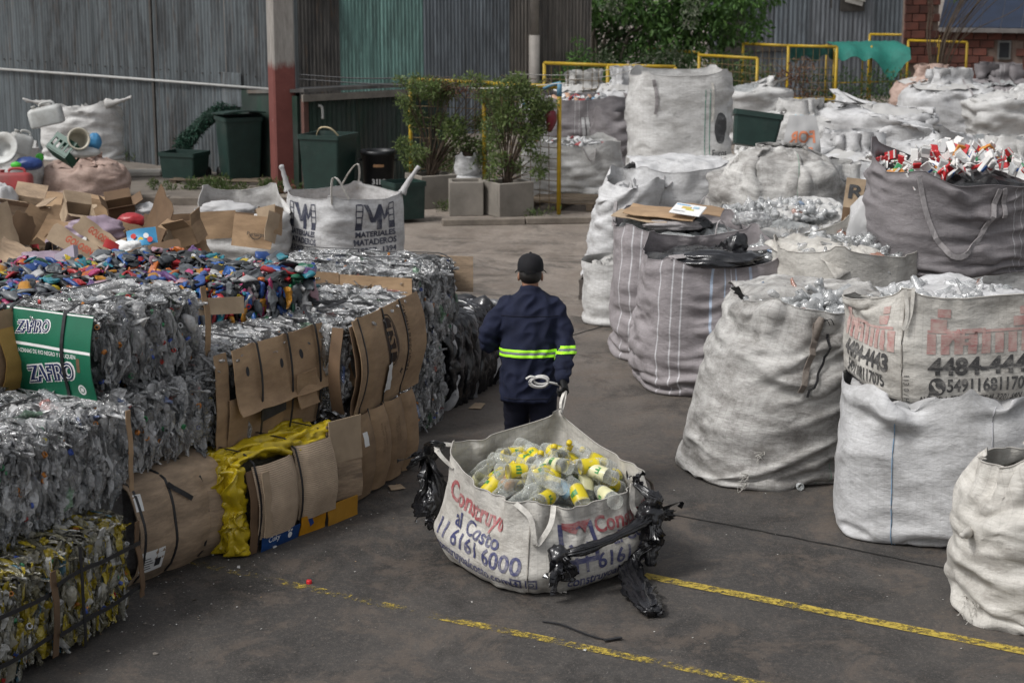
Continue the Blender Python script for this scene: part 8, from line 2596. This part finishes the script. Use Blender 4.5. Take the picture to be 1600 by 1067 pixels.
ball(body_mb, HC_ + Vector((-.008, .10, -.01)), .013, .02, .026)
for sx in (-1, 1): ball(body_mb, HC_ + Vector((sx * .078, -.008, -.012)), .010, .019, .031)
ball(body_mb, HC_ + Vector((-.006, .088, -.055)), .025, .012, .010)
for S_, E_, W_ in ((SHR, ELR, WRR), (SHL, ELL, WRL)): limb(body_mb, [S_ + Vector((-.03 if S_.x > 0 else .03, 0, -.03)), E_, W_], [.036, .038, .030])
for sx, fy in ((-1, .16), (1, -.10)): limb(body_mb, [(sx * .085, 0, .82), (sx * .09, fy * .5 + .03, .44), (sx * .09, fy, .08)], [.082, .058, .042])
link('body', voxel(body_mb, .0075, 3, 'body'), M['skin'], man)
mb = MB()
for sx in (-1, 1): ball(mb, HC_ + Vector((sx * .030 - .006, .086, .012)), .012, .008, .008, n=10)
mb.build('eyes', simple('dark_eyes', (.02, .015, .012), .2), man)
mb = MB(); ball(mb, HC_ + Vector((0, -.016, .005)), .077, .082, .070); mb.build('hair', M['hair'], man)
# cap
mb = MB()
Mx = Matrix.Translation(HC_ + Vector((0, .0, .045))) @ Matrix.Rotation(R(-5), 4, 'X')
prof = [(.088, -.018), (.091, .0), (.090, .03), (.082, .062), (.062, .086), (.030, .100), (.001, .104)]
mb.lathe([(r, z) for r, z in prof], 28, Mx @ Matrix.Diagonal((.97, 1.12, 1, 1)))
mb.lathe([(.008, .102), (.009, .108), (.001, .112)], 8, Mx)
mb.build('cap', M['cap_black'], man)
P = np.zeros((6, 10, 3))
for i in range(6):
    for j in range(10):
        a = R(25 + 130 * j / 9); r0 = .092 + .075 * (i / 5) * math.sin(a) ** .7
        P[i, j] = (HC_.x + .97 * r0 * math.cos(a) * (1 - .1 * i / 5), HC_.y + 1.08 * r0 * math.sin(a), HC_.z + .035 - .012 * (i / 5) - .018 * math.cos(a) ** 2 * i / 5)
link('cap_brim', slab('cap_brim', P[:, ::-1], .005), M['cap_black'], man)
mb = MB(); mb.ribbon([(HC_.x + .089 * math.sin(a), HC_.y - .100 * math.cos(a) * 1.03, HC_.z + .030) for a in np.linspace(-.45, .45, 8)], .016, .004, (0, 0, 1)); mb.build('cap_strap', M['cap_black'], man)
# jacket
jk = MB()
jk.loft([ring((.0, -.005, .675), .195, .150), ring((0, -.005, .78), .196, .150), ring((0, .0, .92), .190, .145), ring((0, .015, 1.05), .195, .145), ring((0, .03, 1.17), .205, .145), ring((0, .045, 1.27), .200, .130), ring((0, .052, 1.335), .165, .105), ring((0, .055, 1.385), .085, .082), ring((0, .056, 1.43), .068, .072)])
limb(jk, [SHR + Vector((-.02, 0, -.01)), ELR, WRR], [.070, .066, .058, .055]); limb(jk, [SHL + Vector((.02, 0, -.01)), ELL, WRL], [.070, .068, .060, .055])
ball(jk, Vector((.12, .05, 1.305)), .085, .08, .055); ball(jk, Vector((-.12, .05, 1.305)), .085, .08, .055)
jm = voxel(jk, .009, 6, 'jacket')


def jfold(p, n):
    w = .0
    # slanted drag folds from shoulder to the pulling hand, pinched at elbows and hem
    q = Vector((p.x * 7 + p.z * 4.5, p.y * 6, p.z * 10 - p.x * 8))
    w += .017 * (.7 - abs(mnoise.noise(q)) * 2.2)
    w += .006 * mnoise.noise(Vector((p.x * 14, p.y * 14, p.z * 6)))
    d = min((p - ELR).length, (p - ELL).length)
    if d < .16: w += .008 * (1 - d / .16) * math.sin(p.z * 95 + p.x * 40)
    if (p - WRR).length < .12: w += .005 * math.sin(p.z * 120)
    return w


wrinkle(jm, jfold)
link('jacket', jm, M['jacket'], man)
# reflective band cut from the jacket's own surface
def band_piece(z0, z1, off, mat, tilt, cond, name='reflective_band'):
    bm = bmesh.new(); bm.from_mesh(jm)
    for (z, s) in ((z0, -1), (z1, 1)):
        bmesh.ops.bisect_plane(bm, geom=bm.verts[:] + bm.edges[:] + bm.faces[:], plane_co=(0, 0, z), plane_no=Vector((tilt[0], tilt[1], 1)) * s, clear_outer=True)
    bmesh.ops.delete(bm, geom=[f for f in bm.faces if not cond(f.calc_center_median())], context='FACES')
    bm.normal_update()
    for v in bm.verts: v.co += v.normal * off
    ex = bmesh.ops.extrude_face_region(bm, geom=bm.faces[:])
    for v in [e for e in ex['geom'] if isinstance(e, bmesh.types.BMVert)]: v.co += v.normal * .002
    me = bpy.data.meshes.new(name); bm.to_mesh(me); bm.free(); me.polygons.foreach_set('use_smooth', np.ones(len(me.polygons), bool))
    if len(me.vertices): link(name, me, mat, man)


arm_ax = (WRR - ELR).normalized()
isarm = lambda c: c.x > .195 or (c.x > .15 and c.y < -.165)
zb = 1.00
for (a, b_, mt) in ((zb - .026, zb - .008, 'band'), (zb - .008, zb + .008, 'band_grey'), (zb + .008, zb + .026, 'band')):
    band_piece(a, b_, .003, M[mt], (0, 0), lambda c: c.x < .19 and c.x > -.20 and c.y > -.19)
    band_piece(a + .014, b_ + .014, .003, M[mt], (0, .12), lambda c: c.x > .205 or (c.x > .165 and c.y < -.17))
# seams of the jacket: yoke, collar, cuff
mb = MB(); P = []
bpy.context.view_layer.update()
from mathutils.bvhtree import BVHTree
bt = BVHTree.FromPolygons([v.co[:] for v in jm.vertices], [p.vertices[:] for p in jm.polygons])


def on_back(x, z):
    h = bt.ray_cast(Vector((x, -.6, z)), Vector((0, 1, 0)))
    return (h[0] + Vector((0, -.0015, 0))) if h[0] is not None else None


for zz, x0, x1 in ((1.245, -.19, .19), (.70, -.17, .17)):
    pts = [q for q in (on_back(x, zz) for x in np.linspace(x0, x1, 24)) if q is not None]
    mb.tube(pts, .0028, 5)
mb.build('stitched_seam', M['trousers'], man)
# trousers, boots
tr = MB()
tr.loft([ring((0, 0, .66), .165, .125), ring((0, 0, .80), .172, .13), ring((0, 0, .9), .165, .12)])
for sx, fy in ((-1, .16), (1, -.10)): limb(tr, [(sx * .085, 0, .76), (sx * .092, fy * .5 + .025, .44), (sx * .095, fy, .10)], [.098, .082, .072])
tm = voxel(tr, .011, 5, 'trousers'); wrinkle(tm, lambda p, n: .007 * (1 - 2 * abs(mnoise.noise(Vector((p.x * 6, p.y * 6, p.z * 14))))))
link('trousers', tm, M['trousers'], man)
for sx, fy in ((-1, .16), (1, -.10)):
    bo = MB(); ball(bo, Vector((sx * .095, fy + .06, .045)), .048, .13, .045); limb(bo, [(sx * .095, fy, .06), (sx * .095, fy, .14)], [.055, .05]); bo.box((sx * .095, fy + .05, .012), (.088, .25, .024), ch=.008)
    link('boot', voxel(bo, .008, 3, 'boot'), M['boot'], man)


# gloves: palm and five fingers, right one closed round the loop
def glove(wrist, direction, palm_n, curl, side, mat, size=1.0):
    d = Vector(direction).normalized(); n = Vector(palm_n); n = (n - d * n.dot(d)).normalized(); s = d.cross(n) * side
    mb = MB(); w = Vector(wrist)
    mb.loft([ring(w - d * .03, .033, .026, d, s), ring(w + d * .0, .032, .022, d, s), ring(w + d * .045, .042, .019, d, s), ring(w + d * .085, .042, .016, d, s)])
    for i, (off, L_) in enumerate(((.030, .070), (.011, .080), (-.009, .074), (-.028, .058))):
        p = w + d * .075 + s * off; pts = [p - d * .03]; ang = 0.0; q = p
        for k, f in enumerate((.45, .32, .27)):
            pts.append(q); ang += curl * (.8 if k == 0 else 1.0) * (1 + .06 * i)
            q = q + (d * math.cos(ang) + n * math.sin(ang)) * L_ * f
        pts.append(q); mb.tube(bez(pts, 3), .0098, 9)
        ball(mb, q, .0095, .0095, .0095, n=9)
    p = w + d * .025 + s * .034
    pts = [w + d * .01 + s * .015, p, p + s * .018 + d * .03 + n * .014, p + s * .010 + d * .05 + n * .038, p - s * .006 + d * .062 + n * .05]
    mb.tube(bez(pts, 3), .0118, 9); ball(mb, pts[-1], .011, .011, .011, n=9)
    return link('glove', voxel(mb, .0042, 2, 'glove'), mat, man)


gd = (hl - WRR).normalized()
glove(hl - gd * .085, gd, Vector((-.75, .5, 0)), .95, 1, M['glove'])
glove(WRL + Vector((.02, .03, .0)), Vector((.75, .6, .1)), Vector((0, -.3, -1)), .5, -1, M['glove'])
mb = MB(); mb.tube([WRR, hl - gd * .07], [.05, .040], 12); mb.build('cuff', M['jacket'], man)
# white rope loop held in the hand
rp = thing('rope', MP + Vector((.06, -.29, .84)), 0, 'white rope loop held beside the gloved hand behind the man', 'rope')
mb = MB()
for k, (dx, dz, rr_) in enumerate(((0, 0, .055), (.01, .012, .048), (-.005, -.008, .06))):
    mb.tube(bez([(dx + rr_ * math.cos(a) * 1.0, .01 * k, dz + rr_ * .55 * math.sin(a)) for a in np.linspace(0, 6.0, 10)], 3), .0075, 7)
mb.tube(bez([(.05, 0, .0), (.09, .01, -.01), (.14, .03, -.03)], 4), .0075, 7)
mb.tube(bez([(-.03, 0, .03), (-.06, .0, .035), (-.085, .0, .02)], 4), .008, 7)
mb.build('coil', simple('white_rope', (.55, .54, .52), .8, .2, 60, .5), rp)

# ------------------------------------------------------------------ litter
def scrap_card(px, py, w, d, rz, label, mat, seed=0):
    P = np.zeros((4, 5, 3))
    for i in range(4):
        for j in range(5): P[i, j] = (w * (j / 4 - .5) * (1 - .15 * (i / 3)), d * (i / 3 - .5), .008 + .012 * abs(mnoise.noise(Vector((j * .8, i * .8, seed)))))
    o = link('cardboard_scrap', slab('cardboard_scrap', P, .004), mat, loc=at(px, py), rot=(0, 0, R(rz))); tag(o, label, 'cardboard scrap', 'scraps lying on the asphalt')


scrap_card(746, 636, .10, .16, -15, 'cardboard scrap on the asphalt beside the black film bale', M['cardboard_pale'], 1)
scrap_card(619, 763, .10, .10, 20, 'cardboard scrap on the asphalt between the bales and the dragged sack', M['cardboard_pale'], 2)
mb = MB(); mb.lathe([(.001, .02), (.014, .02), (.0165, .016), (.0165, 0)], 14); o = mb.build('red_bottle_cap', simple('bright_red_cap', (.55, .02, .025), .35, .1), loc=at(483, 911)); tag(o, 'small bright red bottle cap alone on the asphalt', 'bottle cap')  # a loose bottle cap lying on the ground
a, b = at(848, 972), at(945, 1000)
mb = MB(); mb.ribbon(bez([a, a.lerp(b, .3) + Vector((0, .02, .006)), a.lerp(b, .7) + Vector((0, -.01, .004)), b, at(970, 1000)], 5), .012, .004, (0, 1, 0)); mb.ribbon([at(944, 1003) + Vector((0, 0, .006)), at(971, 999) + Vector((0, 0, .008))], .022, .005, (0, 1, 0))
o = mb.build('strap_piece', M['strap']); o.location.z = .006; tag(o, 'black strap piece lying on the asphalt in front of the dragged sack', 'strap')
it = []
for _ in range(620):
    if random.random() < .55: t_ = random.random(); px = 180 + 510 * t_ + random.gauss(0, 60); py = 960 - 300 * t_ + abs(random.gauss(0, 40)) + 15
    else: px, py = random.uniform(150, 1600), random.uniform(500, 1060)
    p = at(px, py); s_ = random.uniform(.002, .007) * (2.6 if random.random() < .06 else 1)
    V = np.array([(-1, -.6, 0), (.8, -.7, .2), (1, .6, .1), (-.7, .8, .3), (0, 0, .6)]) * s_
    it.append((V, np.array([[0, 1, 4, 4], [1, 2, 4, 4], [2, 3, 4, 4], [3, 0, 4, 4]])[:, :3], rotm((random.gauss(0, .2), random.gauss(0, .2), 1), (random.gauss(0, 1), random.gauss(0, 1), 0)), (p.x, p.y, .004), 1.0))
tag(link('litter', scatter_mesh('litter', it), island_mat('litter_bits', [(0, (.16, .14, .12)), (.4, (.35, .34, .32)), (.6, (.10, .08, .06)), (.8, (.5, .5, .48)), (.95, (.25, .17, .10))], .7)), 'small grit and plastic bits scattered on the asphalt', 'litter', kind='stuff')
